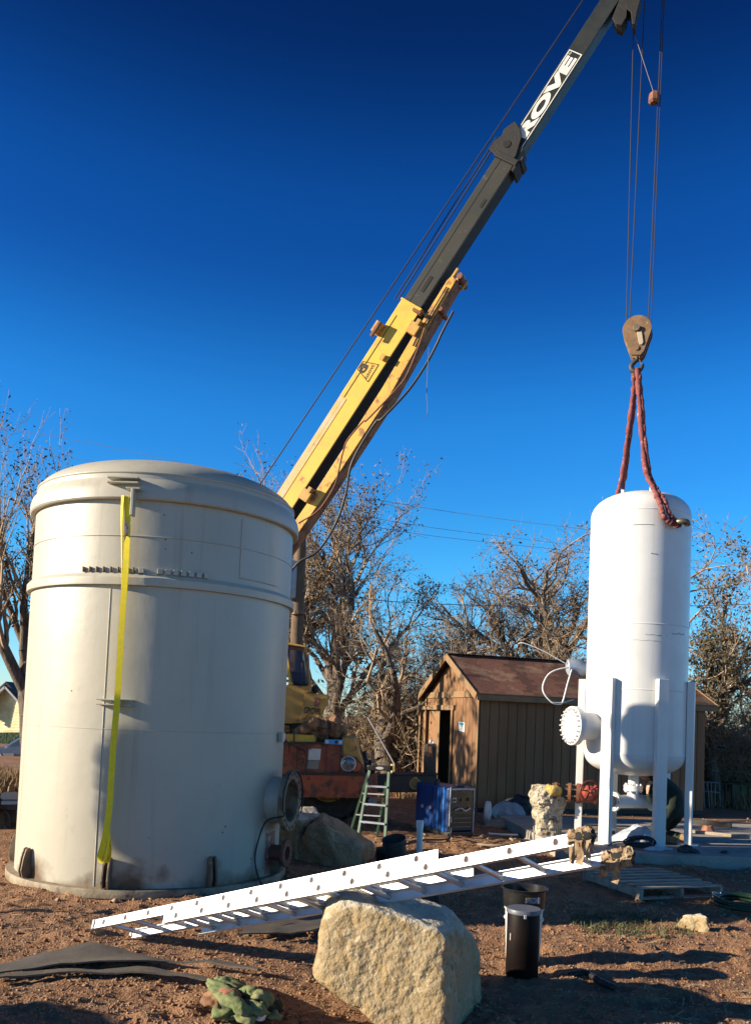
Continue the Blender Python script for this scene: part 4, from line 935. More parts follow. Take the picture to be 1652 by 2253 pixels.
b = MB(); b.bar(at(*c6(-330, 1420), 15.9), at(*c6(900, 1440), 15.9), 0.3, 0.3); b.build('axle', m_darkframe, crane)

# hook block
GK = 1.08
hbk = root('crane_hook_block', 'rusty teardrop hook block hanging on wire ropes above the white tank', 'hook block', HB)
hn = unit((-0.35, -0.93, 0)); hx = np.array([-hn[1], hn[0], 0]) * -1; hx = -hx if hx[0] < 0 else hx
HM = np.eye(4); HM[:3, 0] = hx; HM[:3, 1] = (0, 0, 1); HM[:3, 2] = np.cross(hx, (0, 0, 1)); HM[:3, 3] = HB       # z of the prism faces the viewer
zs = 1 if HM[:3, 2] @ hn > 0 else -1
out = [(0.205 * math.cos(a), 0.205 * math.sin(a)) for a in np.linspace(R(-25), R(205), 22)] + [(-0.095, -0.34), (-0.06, -0.385), (0.06, -0.395), (0.105, -0.34)]
m_block = mat('rusty_block_paint', (0.20, 0.115, 0.055), 0.75, col2=(0.12, 0.07, 0.042), scale=6, bump=0.2, bscale=30, col3=(0.42, 0.26, 0.06), scale3=5, lo3=0.58, hi3=0.66)
for z0 in (0.12, 0.0, -0.12):
    b = MB(HM); b.prism(out, z0 * zs - 0.018, z0 * zs + 0.018); b.build('cheek_plate', m_block, hbk, bevel=0.004)
for z0 in (0.06, -0.06):
    b = MB(HM); b.lathe([(0.04, -.03), (0.185, -.035), (0.185, -.02), (0.15, 0), (0.185, .02), (0.185, .035), (0.04, .03)], 30, np.array([[1, 0, 0, 0], [0, 1, 0, 0], [0, 0, 1, z0], [0, 0, 0, 1.]])); b.build('sheave', m_darkframe, hbk, sm=30)
b = MB(HM); b.prism(circle(0.048, 18, (-0.005, 0.0)), -0.17 , 0.19); b.build('axle_pin', m_steel, hbk, bevel=0.004)
b = MB(HM); b.prism([(0.0, -0.06), (0.065, -0.045), (0.075, -0.09), (0.095, -0.22), (0.075, -0.255), (0.045, -0.25), (0.03, -0.22)], 0.142 * zs, 0.160 * zs); b.build('keeper_arm', mat('pale_bracket', (0.40, 0.34, 0.24), 0.6), hbk, bevel=0.004)
b = MB(HM); b.prism(circle(0.035, 14, (0.0, -0.29)), 0.135 * zs, 0.158 * zs); b.build('bolt', m_block, hbk)
hk = [HM[:3, :3] @ np.array(p_) + HB for p_ in ((0, -0.36, 0), (-0.0, -0.41, 0), (-0.035, -0.44, 0), (-0.075, -0.49, 0), (-0.07, -0.545, 0), (-0.02, -0.585, 0), (0.04, -0.57, 0), (0.075, -0.525, 0), (0.092, -0.475, 0))]
b = MB(); q = spline(hk, 5); b.tube(q, np.interp(np.linspace(0, 1, len(q)), [0, .3, .6, .9, 1], [0.03, 0.036, 0.042, 0.03, 0.012]), 12); b.build('hook', m_darkframe, hbk, sm=60)
b = MB(); b.bar(HB + HM[:3, :3] @ np.array((0.02, -0.40, 0)), HB + HM[:3, :3] @ np.array((0.075, -0.50, 0)), 0.03, 0.008); b.build('safety_latch', m_steel, hbk)

# red slings
def lumpy(b, pts, r, seed, n=10, m=14, amp=0.35):
    q = spline(pts, m); k = len(q); qq = np.random.default_rng(seed)
    rr = r * (1 + amp * noise3(np.stack([np.arange(k) * 0.55, np.full(k, seed * 3.7), np.zeros(k)], -1)))
    b.tube(q, rr, n)
hkp = HB + HM[:3, :3] @ np.array((0.0, -0.555, 0))
sl_ = root('red_round_sling', 'faded red round sling from the crane hook to the near trunnion of the white tank', 'sling', hkp, 'red slings under the hook')
tn = WC + wd_(37) * (WR + 0.09) + np.array([0, 0, 4.74])
for k, px_ in enumerate((((1405, 870, 12.42), (1411, 960, 12.25), (1420, 1035, 12.02), (1438, 1078, 11.85), (1452, 1110, 11.74), (1460, 1138, 11.72)), ((1410, 870, 12.42), (1417, 960, 12.25), (1428, 1040, 12.02), (1448, 1083, 11.84), (1462, 1103, 11.76), (1472, 1130, 11.73)))):
    s_ = wd_(37); s_ = np.array([-s_[1], s_[0], 0])
    b = MB(); lumpy(b, [hkp + (0.0 + .02 * k, -.03, 0)] + [at(*p_) for p_ in px_] + [tn + s_ * (0.035 if k else -0.035) + (0, 0, -.03), tn + (0, 0, -.055)], 0.030 if k else 0.036, 3 + k); b.build('sling_leg', m_red_sling, sl_, sm=70)
sl2 = root('red_round_sling', 'faded red round sling going down behind the white tank dome', 'sling', hkp, 'red slings under the hook')
for k, px_ in enumerate((((1392, 870, 12.58), (1380, 960, 12.75), (1369, 1040, 12.95), (1358, 1086, 13.08), (1348, 1130, 13.22)), ((1396, 870, 12.58), (1386, 960, 12.75), (1377, 1030, 12.95), (1368, 1086, 13.08), (1360, 1130, 13.22)))):
    b = MB(); lumpy(b, [hkp + (-.03 + .02 * k, 0.02, 0)] + [at(*p_) for p_ in px_], 0.034 if k == 0 else 0.026, 13 + k); b.build('sling_leg', m_red_sling, sl2, sm=70)
GK = 1.0

# ================================================================== EXTENSION LADDER
K = 0.93
sc = lambda p: EYEP + (np.asarray(p, float) - EYEP) * K
LA = sc((-2.243, 7.529, 0.033)); LB = sc((-1.490, 6.901, 0.262))
LU = unit((0.762, -0.581, 0.287)); LV = unit((0.639, 0.644, -0.355)); LV = unit(LV - LU * (LU @ LV)); LW = np.cross(LU, LV)
SP = 0.305 * K; RW = 0.076 * K; WID = 0.40 * K
lad = root('extension_ladder', 'long white aluminium extension ladder propped across the tan boulder', 'ladder', LA)
def rail(o, n0, n1, far, name):
    M = np.eye(4); M[:3, 0] = LU; M[:3, 1] = LV; M[:3, 2] = LW; M[:3, 3] = o + (LV * WID if far else 0)
    b = MB(M); x0, x1 = n0 * SP, n1 * SP; L_, c_ = x1 - x0, (x0 + x1) / 2; s = -1 if far else 1
    b.box((c_, 0, 0), (L_, 0.004, RW)); b.box((c_, s * 0.014, RW / 2 - 0.002), (L_, 0.024, 0.004)); b.box((c_, s * 0.014, -RW / 2 + 0.002), (L_, 0.024, 0.004))
    b.box((c_, -s * 0.003, RW / 2 - 0.006), (L_, 0.003, 0.012)); b.box((c_, -s * 0.003, -RW / 2 + 0.006), (L_, 0.003, 0.012))
    return b.build(name, m_alu, lad)
secs = (('fly', LA, -0.45, 11.55, range(0, 12)), ('base', LB, -0.5, 11.35, range(0, 12)))
for nm_, o, n0, n1, rr in secs:
    nr = rail(o, n0, n1, False, 'side_rail'); fr = rail(o, n0, n1, True, 'side_rail')
    for k in rr:
        c = o + LU * SP * k
        b = MB(); b.tube([c + LV * 0.003, c + LV * (WID - 0.003)], 0.017, 10, ref=LW); b.build('rung', m_aluD, lad, sm=50)
        Mr = np.eye(4); Mr[:3, 0] = LU; Mr[:3, 1] = LW; Mr[:3, 2] = -LV; Mr[:3, 3] = c
        tear = [(0.0145 * math.cos(a), 0.0145 * math.sin(a) * (1.0 if math.sin(a) < 0 else 1.55)) for a in np.linspace(0, 6.283, 19)[:-1]]
        b = MB(Mr); b.prism(tear, 0.002, 0.0042); e_ = b.build('rung_end', m_hole, nr)
        b = MB(Mr); b.tube([(x * 1.18, y * 1.16, 0.004) for x, y in tear], 0.0028, 5, closed=True); b.build('swage', m_alu, e_)
for o, n0, far in ((LA, -0.47, 0), (LA, -0.47, 1)):
    M = np.eye(4); M[:3, 0] = LU; M[:3, 1] = LV; M[:3, 2] = LW; M[:3, 3] = o + LV * WID * far
    b = MB(M); b.box((n0 * SP, 0.008, 0), (0.03, 0.04, RW * 1.1)); b.build('end_cap', m_greyp, lad, bevel=0.004)
b = MB(); M = np.eye(4); M[:3, 0] = LU; M[:3, 1] = LV; M[:3, 2] = LW; M[:3, 3] = LA
b.M = M; b.box((11.3 * SP, -.004, RW * .3), (0.012, 0.003, 0.012)); b.bar((5.15 * SP, -.004, -.01), (5.2 * SP, -.004, -.022), 0.003, 0.005); b.bar((5.2 * SP, -.004, -.022), (5.42 * SP, -.004, 0.016), 0.003, 0.005); b.build('pencil_check_mark', m_greyp, lad)

_ico = {}
def ico(sub):
    if sub not in _ico:
        bm = bmesh.new(); bmesh.ops.create_icosphere(bm, subdivisions=sub, radius=1.0); bm.verts.ensure_lookup_table()
        _ico[sub] = (np.array([v.co[:] for v in bm.verts]), [tuple(v.index for v in f.verts) for f in bm.faces]); bm.free()
    return _ico[sub]
def rock(planes, p=12.0, sub=5, amp=0.03, fr=3.0, seed=0, fine=0.006, ridge=0.0):
    D, Fc = ico(sub); N = np.array([unit(q[:3]) for q in planes]); h = np.array([q[3] for q in planes])
    c = np.clip(D @ N.T, 0, None) / h
    r = (c ** p).sum(1) ** (-1.0 / p)
    V = D * r[:, None]
    n = fbm(V * fr + seed * 9.1, 4)
    V = V + D * (amp * n)[:, None]
    V = V + D * (fine * fbm(V * 22 + seed, 2))[:, None]
    if ridge: V = V - D * (ridge * np.clip(0.12 - np.abs(fbm(V * 2.3 + 40 + seed, 3)), 0, 1) * 4)[:, None]
    return V, Fc
def lump(name, label, cat, c, planes, m, kw=None, loc0=None, parent=None, M=None, group=None):
    V, Fc = rock(planes, **(kw or {}))
    if M is not None: V = V @ M[:3, :3].T
    me = bpy.data.meshes.new(name); me.from_pydata(V.tolist(), [], Fc); me.update(); smooth(me, 60)
    o = link(name, me, m, parent); o.location = tuple(float(a) for a in c)
    if parent is not None: o.location = tuple(np.asarray(c) - np.array(parent.location))
    if label: tag(o, label, cat, group)
    return o
# wrapped ends of the ladder
def drape(c_, sd, label, Ld):
    na, ns = 56, 34; q = np.random.default_rng(sd); V = []
    for i in range(ns):
        x = -Ld / 2 + Ld * i / (ns - 1)
        for j in range(na):
            a = 2 * math.pi * j / na; ca, sa_ = math.cos(a), math.sin(a)
            r_ = (abs(ca / 0.030) ** 3 + abs(sa_ / 0.047) ** 3) ** (-1 / 3.0)
            V.append((x, r_ * ca, r_ * sa_))
    V = np.array(V); P_ = V * np.array([26, 30, 30]) + sd * 7.7
    rn = 0.30 - 1.5 * np.abs(fbm(P_, 3)); n_ = V * np.array([0, 1, 1]); V = V + n_ * rn[:, None] * .8
    hang = np.clip(-V[:, 2] / .045, 0, 1) ** 2 * np.clip(.3 + 1.2 * noise3(np.stack([V[:, 0] * 28, V[:, 1] * 9, np.full(len(V), sd * 1.3)], -1)), 0, 1)
    V[:, 0] += 0.018 * noise3(P_ * .6 + 5)
    ends = np.clip((np.abs(V[:, 0]) / (Ld / 2) - .75) / .25, 0, 1); V[:, 1:] *= (1 - .25 * ends)[:, None]
    W = c_ + V[:, :1] * LU + V[:, 1:2] * LV + V[:, 2:3] * LW; W[:, 2] -= .075 * hang
    b = MB(); f = [(i * na + j, i * na + (j + 1) % na, (i + 1) * na + (j + 1) % na, (i + 1) * na + j) for i in range(ns - 1) for j in range(na)]
    b.add(W, f); o = b.build('leather_wrap', m_leather, sm=40); return tag(o, label, 'leather wrap', 'leather wraps on the ladder ends')
endN = LB + LU * SP * 11.42; endF = endN + LV * WID
box6 = lambda a, b_, c_: [(1, 0, 0, a), (-1, 0, 0, a), (0, 1, 0, b_), (0, -1, 0, b_), (0, 0, 1, c_), (0, 0, -1, c_)]
for nm_, c_, sz, sd in (('near', endN + LU * 0.03, (0.050, 0.040, 0.058), 3), ('far', endF + LU * 0.05, (0.065, 0.045, 0.050), 8)):
    M = np.eye(4); M[:3, 0] = LU; M[:3, 1] = LV; M[:3, 2] = LW
    o = drape(c_, sd, 'torn tan leather wrap on the %s rail end of the extension ladder' % ('nearer' if nm_ == 'near' else 'farther'), 0.15 if nm_ == 'near' else 0.19)
    b = MB(); q = [c_ + LU * .0 - LV * .02, c_ - LV * 0.035 + (0.0, 0, -.05), c_ - LV * .03 + (0.012, 0, -.10), c_ - LV * .03 + (0.002, 0, -.145)]
    ribbon(b, spline(q, 5), 0.04, 0.006, -LV); tb = b.build('torn_flap', m_leather, o)
    b = MB(); b.tube([c_ - LU * .02, c_ + LU * 0.055, c_ + LU * 0.075 + (0, 0, -.012)], [0.034, 0.032, 0.018], 9); b.build('dark_lining', m_dark, o, sm=60)

# ================================================================== BOULDERS
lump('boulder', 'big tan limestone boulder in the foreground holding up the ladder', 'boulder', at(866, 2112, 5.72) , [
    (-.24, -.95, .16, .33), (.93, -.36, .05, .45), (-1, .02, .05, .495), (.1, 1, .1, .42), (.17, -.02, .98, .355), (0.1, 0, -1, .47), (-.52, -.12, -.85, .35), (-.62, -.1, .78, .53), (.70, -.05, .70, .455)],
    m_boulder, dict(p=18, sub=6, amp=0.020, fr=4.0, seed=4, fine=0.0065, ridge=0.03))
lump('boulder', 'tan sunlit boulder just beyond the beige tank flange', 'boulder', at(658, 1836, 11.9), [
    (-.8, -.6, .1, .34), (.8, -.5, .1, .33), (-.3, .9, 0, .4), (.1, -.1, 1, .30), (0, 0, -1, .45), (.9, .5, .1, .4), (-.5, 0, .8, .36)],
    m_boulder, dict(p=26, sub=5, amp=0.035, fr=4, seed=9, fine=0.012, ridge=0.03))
lump('boulder', 'dark grey boulder with a sloping side in front of the crane tyre', 'boulder', at(722, 1850, 11.5), [
    (-.35, -.92, .05, .28), (.52, -.12, .85, .215), (.95, -.3, .1, .44), (-.85, .1, .45, .31), (0, .95, .3, .4), (0, 0, -1, .4), (.45, -.78, .42, .27), (-.25, -.3, .9, .31)],
    m_boulder2, dict(p=34, sub=5, amp=0.03, fr=4, seed=14, fine=0.010, ridge=0.02))
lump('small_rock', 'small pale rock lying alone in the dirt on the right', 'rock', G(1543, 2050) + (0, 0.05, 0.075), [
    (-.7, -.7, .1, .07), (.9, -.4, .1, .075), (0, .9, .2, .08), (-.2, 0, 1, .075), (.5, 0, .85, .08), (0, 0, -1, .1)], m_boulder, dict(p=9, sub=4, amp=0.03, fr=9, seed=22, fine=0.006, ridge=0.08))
# ================================================================== SHED
SK = np.array([2.20, 17.9, 0.0]); sa = R(16); SA = np.array([math.cos(sa), math.sin(sa), 0]); SB = np.array([-math.sin(sa), math.cos(sa), 0])
SL, SW, SH, SAx = 5.45, 3.35, 2.46, 3.30
shed = root('garden_shed', 'brown wooden shed with a shingled gable roof and open door', 'shed', SK)
SM = np.eye(4); SM[:3, 0] = SA; SM[:3, 1] = SB; SM[:3, 3] = SK
b = MB(SM); b.box((SL / 2, SW / 2, 0.08), (SL - .06, SW - .06, 0.16)); b.build('floor', m_darkframe, shed)
# boards on the long wall
nb_ = 26; bw_ = SL / nb_
for k in range(nb_):
    b = MB(SM); b.box(((k + .5) * bw_, 0.012, (0.10 + SH) / 2), (bw_ - 0.014, 0.024, SH - 0.10)); b.build('siding_board', m_shed, shed, bevel=0.003)
b = MB(SM); b.box((SL / 2, 0.034, (0.1 + SH) / 2), (SL - .02, 0.02, SH - .1)); b.box((SL / 2, SW - .02, (0.1 + SH) / 2), (SL, 0.03, SH - .1)); b.box((SL - .02, SW / 2, (.1 + SH) / 2), (0.03, SW - .1, SH - .1)); b.build('wall_panel', m_shed, shed)
# front gable wall: y along SB
def fy(xd, yd=1650): return (hit(xd, yd, SK, SA) - SK) @ SB
dr0, dr1 = fy(992), fy(925); dtop = 2.10
def roofz(y): return SH + (SAx - SH) * (1 - abs(y - SW / 2) / (SW / 2))
nf = 17; fw = SW / nf
for k in range(nf):
    y0, y1 = k * fw + .006, (k + 1) * fw - .006; yc = (y0 + y1) / 2
    segs = [(0.10, None)]
    if y1 > dr0 and y0 < dr1: segs = [(dtop, None)]
    for z0, _ in segs:
        b = MB(); poly = [(y0, z0), (y1, z0), (y1, roofz(y1) - .03), (yc, roofz(yc) - .03), (y0, roofz(y0) - .03)]
        b.solid([SK + SB * p_[0] + np.array([0, 0, p_[1]]) for p_ in poly], SA * 0.022); b.build('siding_board', m_shed, shed, bevel=0.003)
b = MB()
for y0, y1, z0 in ((0.02, dr0, 0.1), (dr0, dr1, dtop), (dr1, SW - .02, 0.1)):
    ys_ = sorted({y0, y1} | ({SW / 2} if y0 < SW / 2 < y1 else set()))
    b.solid([SK + SA * 0.026 + SB * p_[0] + np.array([0, 0, p_[1]]) for p_ in [(y0, z0), (y1, z0)] + [(q_, roofz(q_) - .04) for q_ in ys_[::-1]]], SA * 0.02)
b.build('gable_panel', m_shed, shed)
def fbar(name, y0, z0, y1, z1, wd, th=0.03, m=m_shedtrim, off=-0.028, par=shed):
    a_ = SK + SB * y0 + SA * off + np.array([0, 0, z0]); e_ = SK + SB * y1 + SA * off + np.array([0, 0, z1]); b = MB(); b.bar(a_, e_, wd, th, SA); return b.build(name, m, par, bevel=0.004)
fbar('corner_trim', 0.045, 0.1, 0.045, SH, 0.09); fbar('corner_trim', SW - .045, 0.1, SW - .045, SH, 0.09)
fbar('gable_band', -0.02, SH + .0, SW + .02, SH + .0, 0.14, 0.025, off=-0.02)
fbar('door_casing', dr0 - .05, 0.1, dr0 - .05, dtop + .02, 0.10); fbar('door_casing', dr1 + .05, 0.1, dr1 + .05, dtop + .02, 0.10); fbar('door_casing', dr0 - .16, dtop + .07, dr1 + .14, dtop + .07, 0.11, 0.034)
# door leaf: half open inward-sliding, dark gap beside it
yd0 = dr0 + (dr1 - dr0) * 0.46
b = MB(); b.solid([SK + SA * 0.05 + SB * p_[0] + np.array([0, 0, p_[1]]) for p_ in ((yd0, 0.12), (dr1, 0.12), (dr1, dtop), (yd0, dtop))], SA * 0.035); dl = b.build('door', m_shedtrim, shed, bevel=0.004)
for z0, z1 in ((0.3, 1.0), (1.12, 1.95)):
    b = MB(); b.solid([SK + SA * 0.046 + SB * p_[0] + np.array([0, 0, p_[1]]) for p_ in ((yd0 + .12, z0), (dr1 - .12, z0), (dr1 - .12, z1), (yd0 + .12, z1))], SA * 0.008); b.build('door_panel', m_shed, dl, bevel=0.003)
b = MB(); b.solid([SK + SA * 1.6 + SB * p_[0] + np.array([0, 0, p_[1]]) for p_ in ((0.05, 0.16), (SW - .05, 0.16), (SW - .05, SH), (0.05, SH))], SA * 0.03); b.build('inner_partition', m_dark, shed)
# roof: each course of shingles a strip
ov = 0.16; eo = 0.17
pitch = math.atan2(SAx - SH, SW / 2); slope = (SW / 2 + eo) / math.cos(pitch)
nc = 15; chh = slope / nc
for side in (0, 1):
    for k in range(nc):
        # tabs of random widths, so that the courses are not one smooth plane
        b = MB(SM); x = -ov; q = np.random.default_rng(100 + k + side * 50)
        Ms = eul(pitch if side == 0 else -pitch, 0, 0, (0, SW / 2, SAx + 0.075))
        while x < SL + ov - .01:
            wv = min(0.22 + 0.2 * q.random(), SL + ov - x)
            t_ = 0.010 + 0.006 * q.random(); yc = -(k + .5) * chh if side == 0 else (k + .5) * chh
            tl = eul((-0.035 if side == 0 else 0.035) * -1, 0, 0, (x + wv / 2, yc, 0.0))
            b.box((0, 0, 0), (wv - 0.004, chh + 0.035, t_), Ms @ tl); x += wv
        b.build('shingle_course', m_shingle, shed)
    b = MB(SM); Ms = eul(pitch if side == 0 else -pitch, 0, 0, (0, SW / 2, SAx + 0.045)); yy = -slope / 2 if side == 0 else slope / 2
    b.box((SL / 2, yy, 0), (SL + 2 * ov - .04, slope - .01, 0.03), Ms); b.build('roof_deck', m_darkframe, shed)
b = MB(SM); b.box((SL / 2, SW / 2 - .06, SAx + .085), (SL + 2 * ov, 0.15, 0.014), None); b.build('ridge_cap', m_shingle, shed, bevel=0.004)
for y_, zz in ((-eo, 0), (SW + eo, 0)):
    b = MB(SM); b.box((SL / 2, y_, SH - math.tan(pitch) * eo + .02), (SL + 2 * ov, 0.025, 0.15)); b.build('fascia', m_shedtrim, shed, bevel=0.004)
for side in (0, 1):
    for xo in (-ov - .014, SL + ov + .014):
        y_ = -eo if side == 0 else SW + eo
        a_ = SK + SA * xo + SB * y_ + np.array([0, 0, SH - math.tan(pitch) * eo + .02]); e_ = SK + SA * xo + SB * SW / 2 + np.array([0, 0, SAx + .02]); b = MB(); b.bar(a_, e_, 0.15, 0.026, SA); b.build('rake_board', m_shedtrim, shed, bevel=0.004)
b = MB(SM); b.box((SL / 2, -.07, SH - .045), (SL + .1, 0.14, 0.012)); b.build('soffit', m_shedtrim, shed)
# notice on the front wall
sg = [hit(x, y, SK - SA * .006, SA) for x, y in ((1008, 1608), (1021, 1611), (1022, 1590), (1009, 1587))]
b = MB(); b.solid(sg, SA * 0.004); sgn = b.build('wall_notice', m_white, shed)
sg2 = [hit(x, y, SK - SA * .0085, SA) for x, y in ((1010, 1594), (1020, 1596), (1020.6, 1591), (1010, 1589))]
b = MB(); b.solid(sg2, SA * 0.002); b.build('notice_header', mat('notice_cyan', (0.05, 0.42, 0.55), 0.5), sgn)

# white cable loop, flexible duct and whip antenna on the shed roof
c7 = crop(1220, 1950, 0.3632); c8 = crop(1700, 1950, 0.3735)
Yd = 17.4
b = MB(); b.tube(path3([c7(1470, 300), c7(1360, 325), c7(1290, 370), c7(1250, 460), c7(1265, 530), c7(1330, 600), c7(1390, 615), c7(1420, 590), c7(1460, 440), c7(1495, 320)], (17.6, 17.5, 17.6)), 0.017, 7); b.tube(path3([c7(1330, 600), c7(1420, 600), c7(1510, 575)], (17.5, 17.6)), 0.012, 6)
tag(b.build('white_cable_loop', m_pvc, sm=60), 'loop of white cable hanging over the shed eave', 'cable')
b = MB(); b.tube(path3([c7(1450, 300), c7(1530, 300), c7(1600, 325), c7(1700, 340)], (18.3, 18.3)), [0.10] + [0.17] * 17 + [0.16], 16)
vd = b.build('vent_duct', mat('pale_blue_metal', (0.50, 0.56, 0.62), 0.35, 0.4), sm=50); tag(vd, 'pale grey vent duct beside the shed roof behind the white tank', 'vent')
b = MB(); b.tube(path3([c7(1440, 265), c7(1250, 160), c7(1090, 95), c7(1040, 100)], (18.2, 18.3)), 0.011, 6); tag(b.build('white_conduit', m_pvc, sm=60), 'thin white conduit sticking up over the shed roof', 'conduit')

# ================================================================== WELDER
wk = G(984, 1843); WA = unit((0.88, 0.47, 0)); WB = unit((-0.47, 0.88, 0))
wel = root('welding_machine', 'blue engine driven welder with black control panel in front of the shed', 'welder', wk)
MW = np.eye(4); MW[:3, 0] = WA; MW[:3, 1] = WB; MW[:3, 3] = wk
ww, wl, wh = 0.50, 1.02, 0.76
b = MB(MW); b.box((ww / 2, wl / 2 + .02, 0.06 + wh / 2), (ww, wl, wh - .04)); cs = b.build('case', m_blue, wel, bevel=0.03)
b = MB(MW); b.box((ww / 2, 0.005, 0.07 + wh / 2), (ww - .03, 0.02, wh - .10)); fpn = b.build('control_panel', m_blackp, wel, bevel=0.004)
b = MB(MW); b.box((ww / 2, wl / 2, 0.05), (ww - .06, wl + .06, 0.07)); b.build('skid', m_black, wel, bevel=0.01)
b = MB(MW); b.tube(spline([(0.02, -.01, .07), (0.02, -.012, wh - .02), (0.06, -.012, wh + .01), (ww - .06, -.012, wh + .01), (ww - .02, -.012, wh - .04), (ww - .02, -.01, 0.07)], 5), 0.012, 6); b.build('panel_frame', m_greyp, wel, sm=50)
for x_, z_, s_, mm in ((0.10, 0.60, 0.075, m_greyp), (0.24, 0.60, 0.05, m_steel), (0.37, 0.61, 0.05, m_black)):
    b = MB(MW); b.box((x_, -.008, z_), (s_, 0.012, s_)); pl = b.build('gauge_plate', mm, fpn); b = MB(MW); b.lathe([(0.022, 0), (0.02, 0.02), (0.001, 0.022)], 14, frame((x_, -.014, z_), (1, 0, 0), (0, -1, 0))); b.build('knob', m_blackp, pl, sm=40)
b = MB(MW); b.tube(spline([(0.10, -.03, .44), (0.2, -.05, .47), (0.3, -.05, .43), (0.40, -.03, .47)], 5), 0.014, 7); b.build('welding_lead', m_greyp, fpn, sm=50)
b = MB(MW); b.box((ww / 2, -.012, 0.24), (ww - .12, 0.02, 0.26)); sk = b.build('outlet_cover', m_black, fpn, bevel=0.01)
for k in range(3):
    b = MB(MW); b.box((ww / 2, -.026, 0.17 + .07 * k), (ww - .16, 0.012, 0.012)); b.build('louvre', m_steel, sk)
for y_ in (0.05, 0.22):
    b = MB(MW); b.box((-0.002, y_ + .1, 0.06 + wh * .5), (0.008, 0.035, wh * .93)); b.build('sunlit_stripe', mat('sunlit_blue', (0.02, 0.22, 0.70), 0.3), cs)  # sunlight on the case side, painted as brighter blue strips
for y_ in (0.55, 0.80):
    b = MB(MW); b.lathe([(0.035, 0), (0.03, 0.012), (0.001, 0.014)], 16, frame((-.002, y_, .42), (0, 1, 0), (-1, 0, 0))); b.build('door_latch', m_aluD, cs, sm=40)
b = MB(MW); b.box((-.003, 0.5, 0.44), (0.006, 0.006, 0.68)); b.build('door_seam', m_dark, cs)
b = MB(MW); b.box((ww / 2 + .05, .16, wh + .07), (0.16, 0.12, 0.05)); b.lathe([(0.04, wh + .02), (0.04, wh + .13), (0.001, wh + .13)], 12, rz(0, (0.15, .6, 0))); b.build('muffler', m_black, wel, bevel=0.01)
b = MB(MW); b.tube(spline([(0.05, -.02, .36), (0.04, -.05, .2), (-.02, -.10, .03), (-.3, -.3, .02), (-.7, -.25, .02), (-1.2, -.6, .02)], 6), 0.014, 7); b.build('ground_cable', m_black, wel, sm=60)

# ================================================================== STEP LADDER
stp = root('step_ladder', 'green fibreglass step ladder standing in front of the crane bumper', 'step ladder', G(820, 1848))
Ys = 13.3
fl_b, fr_b = at(*c6(778, 1868), 13.25), at(*c6(1012, 1900), 13.0); fl_b[2] = fr_b[2] = 0.0
tl_, tr_ = at(*c6(888, 1290), 13.45), at(*c6(1048, 1296), 13.35)
bk_l, bk_r = at(*c6(716, 1835), 13.95), at(*c6(945, 1850), 13.85); bk_l[2] = bk_r[2] = 0.0
for a_, e_ in ((fl_b, tl_), (fr_b, tr_)):
    b = MB(); b.bar(a_, e_, 0.028, 0.046, unit(fr_b - fl_b)); b.build('front_rail', m_green, stp, bevel=0.004)
for a_, e_ in ((bk_l, tl_ + (0, .08, 0)), (bk_r, tr_ + (0, .08, 0))):
    b = MB(); b.bar(a_, e_, 0.028, 0.04, unit(fr_b - fl_b)); b.build('rear_rail', mat('dark_green_rail', (0.012, 0.05, 0.025), 0.5), stp, bevel=0.003)
for t_ in (0.26, 0.50, 0.745):
    a_ = fl_b + (tl_ - fl_b) * t_; e_ = fr_b + (tr_ - fr_b) * t_
    b = MB(); b.bar(a_, e_, 0.075, 0.028, (0, 0, 1)); sp_ = b.build('step', mat('step_aluminium', (0.26, 0.29, 0.34), 0.5, 0.3), stp, bevel=0.003)
    b = MB(); b.bar(a_ + (e_ - a_) * .02, fl_b + (tl_ - fl_b) * (t_ - .06) + (e_ - a_) * .18 + (0, 0, .045), 0.012, 0.012); b.build('brace', m_aluD, sp_)
b = MB(); tc_ = (tl_ + tr_) / 2; b.box((0, 0.02, 0), (np.linalg.norm(tr_ - tl_) + .06, 0.16, 0.075), frame(tc_, tr_ - tl_)); tpc = b.build('top_cap', m_blackp, stp, bevel=0.012)
b = MB(); b.lathe([(0.001, .003), (0.05, .003), (0.053, 0)], 22, frame(tc_ - unit((-.03, 1, 0)) * 0.064, tr_ - tl_, (0, -1, 0)) @ np.diag([1.25, 0.42, 1, 1.0])); b.build('oval_badge', m_greyp, tpc)
for t_ in (0.3, 0.62):
    b = MB(); b.bar(bk_l + (tl_ - bk_l) * t_, bk_r + (tr_ - bk_r) * t_, 0.02, 0.02); b.build('rear_brace', m_aluD, stp)
b = MB(); b.bar(fl_b + (tl_ - fl_b) * .5, bk_l + (tl_ - bk_l) * .5, 0.02, 0.006); b.bar(fr_b + (tr_ - fr_b) * .5, bk_r + (tr_ - bk_r) * .5, 0.02, 0.006); b.build('spreader', m_steel, stp)

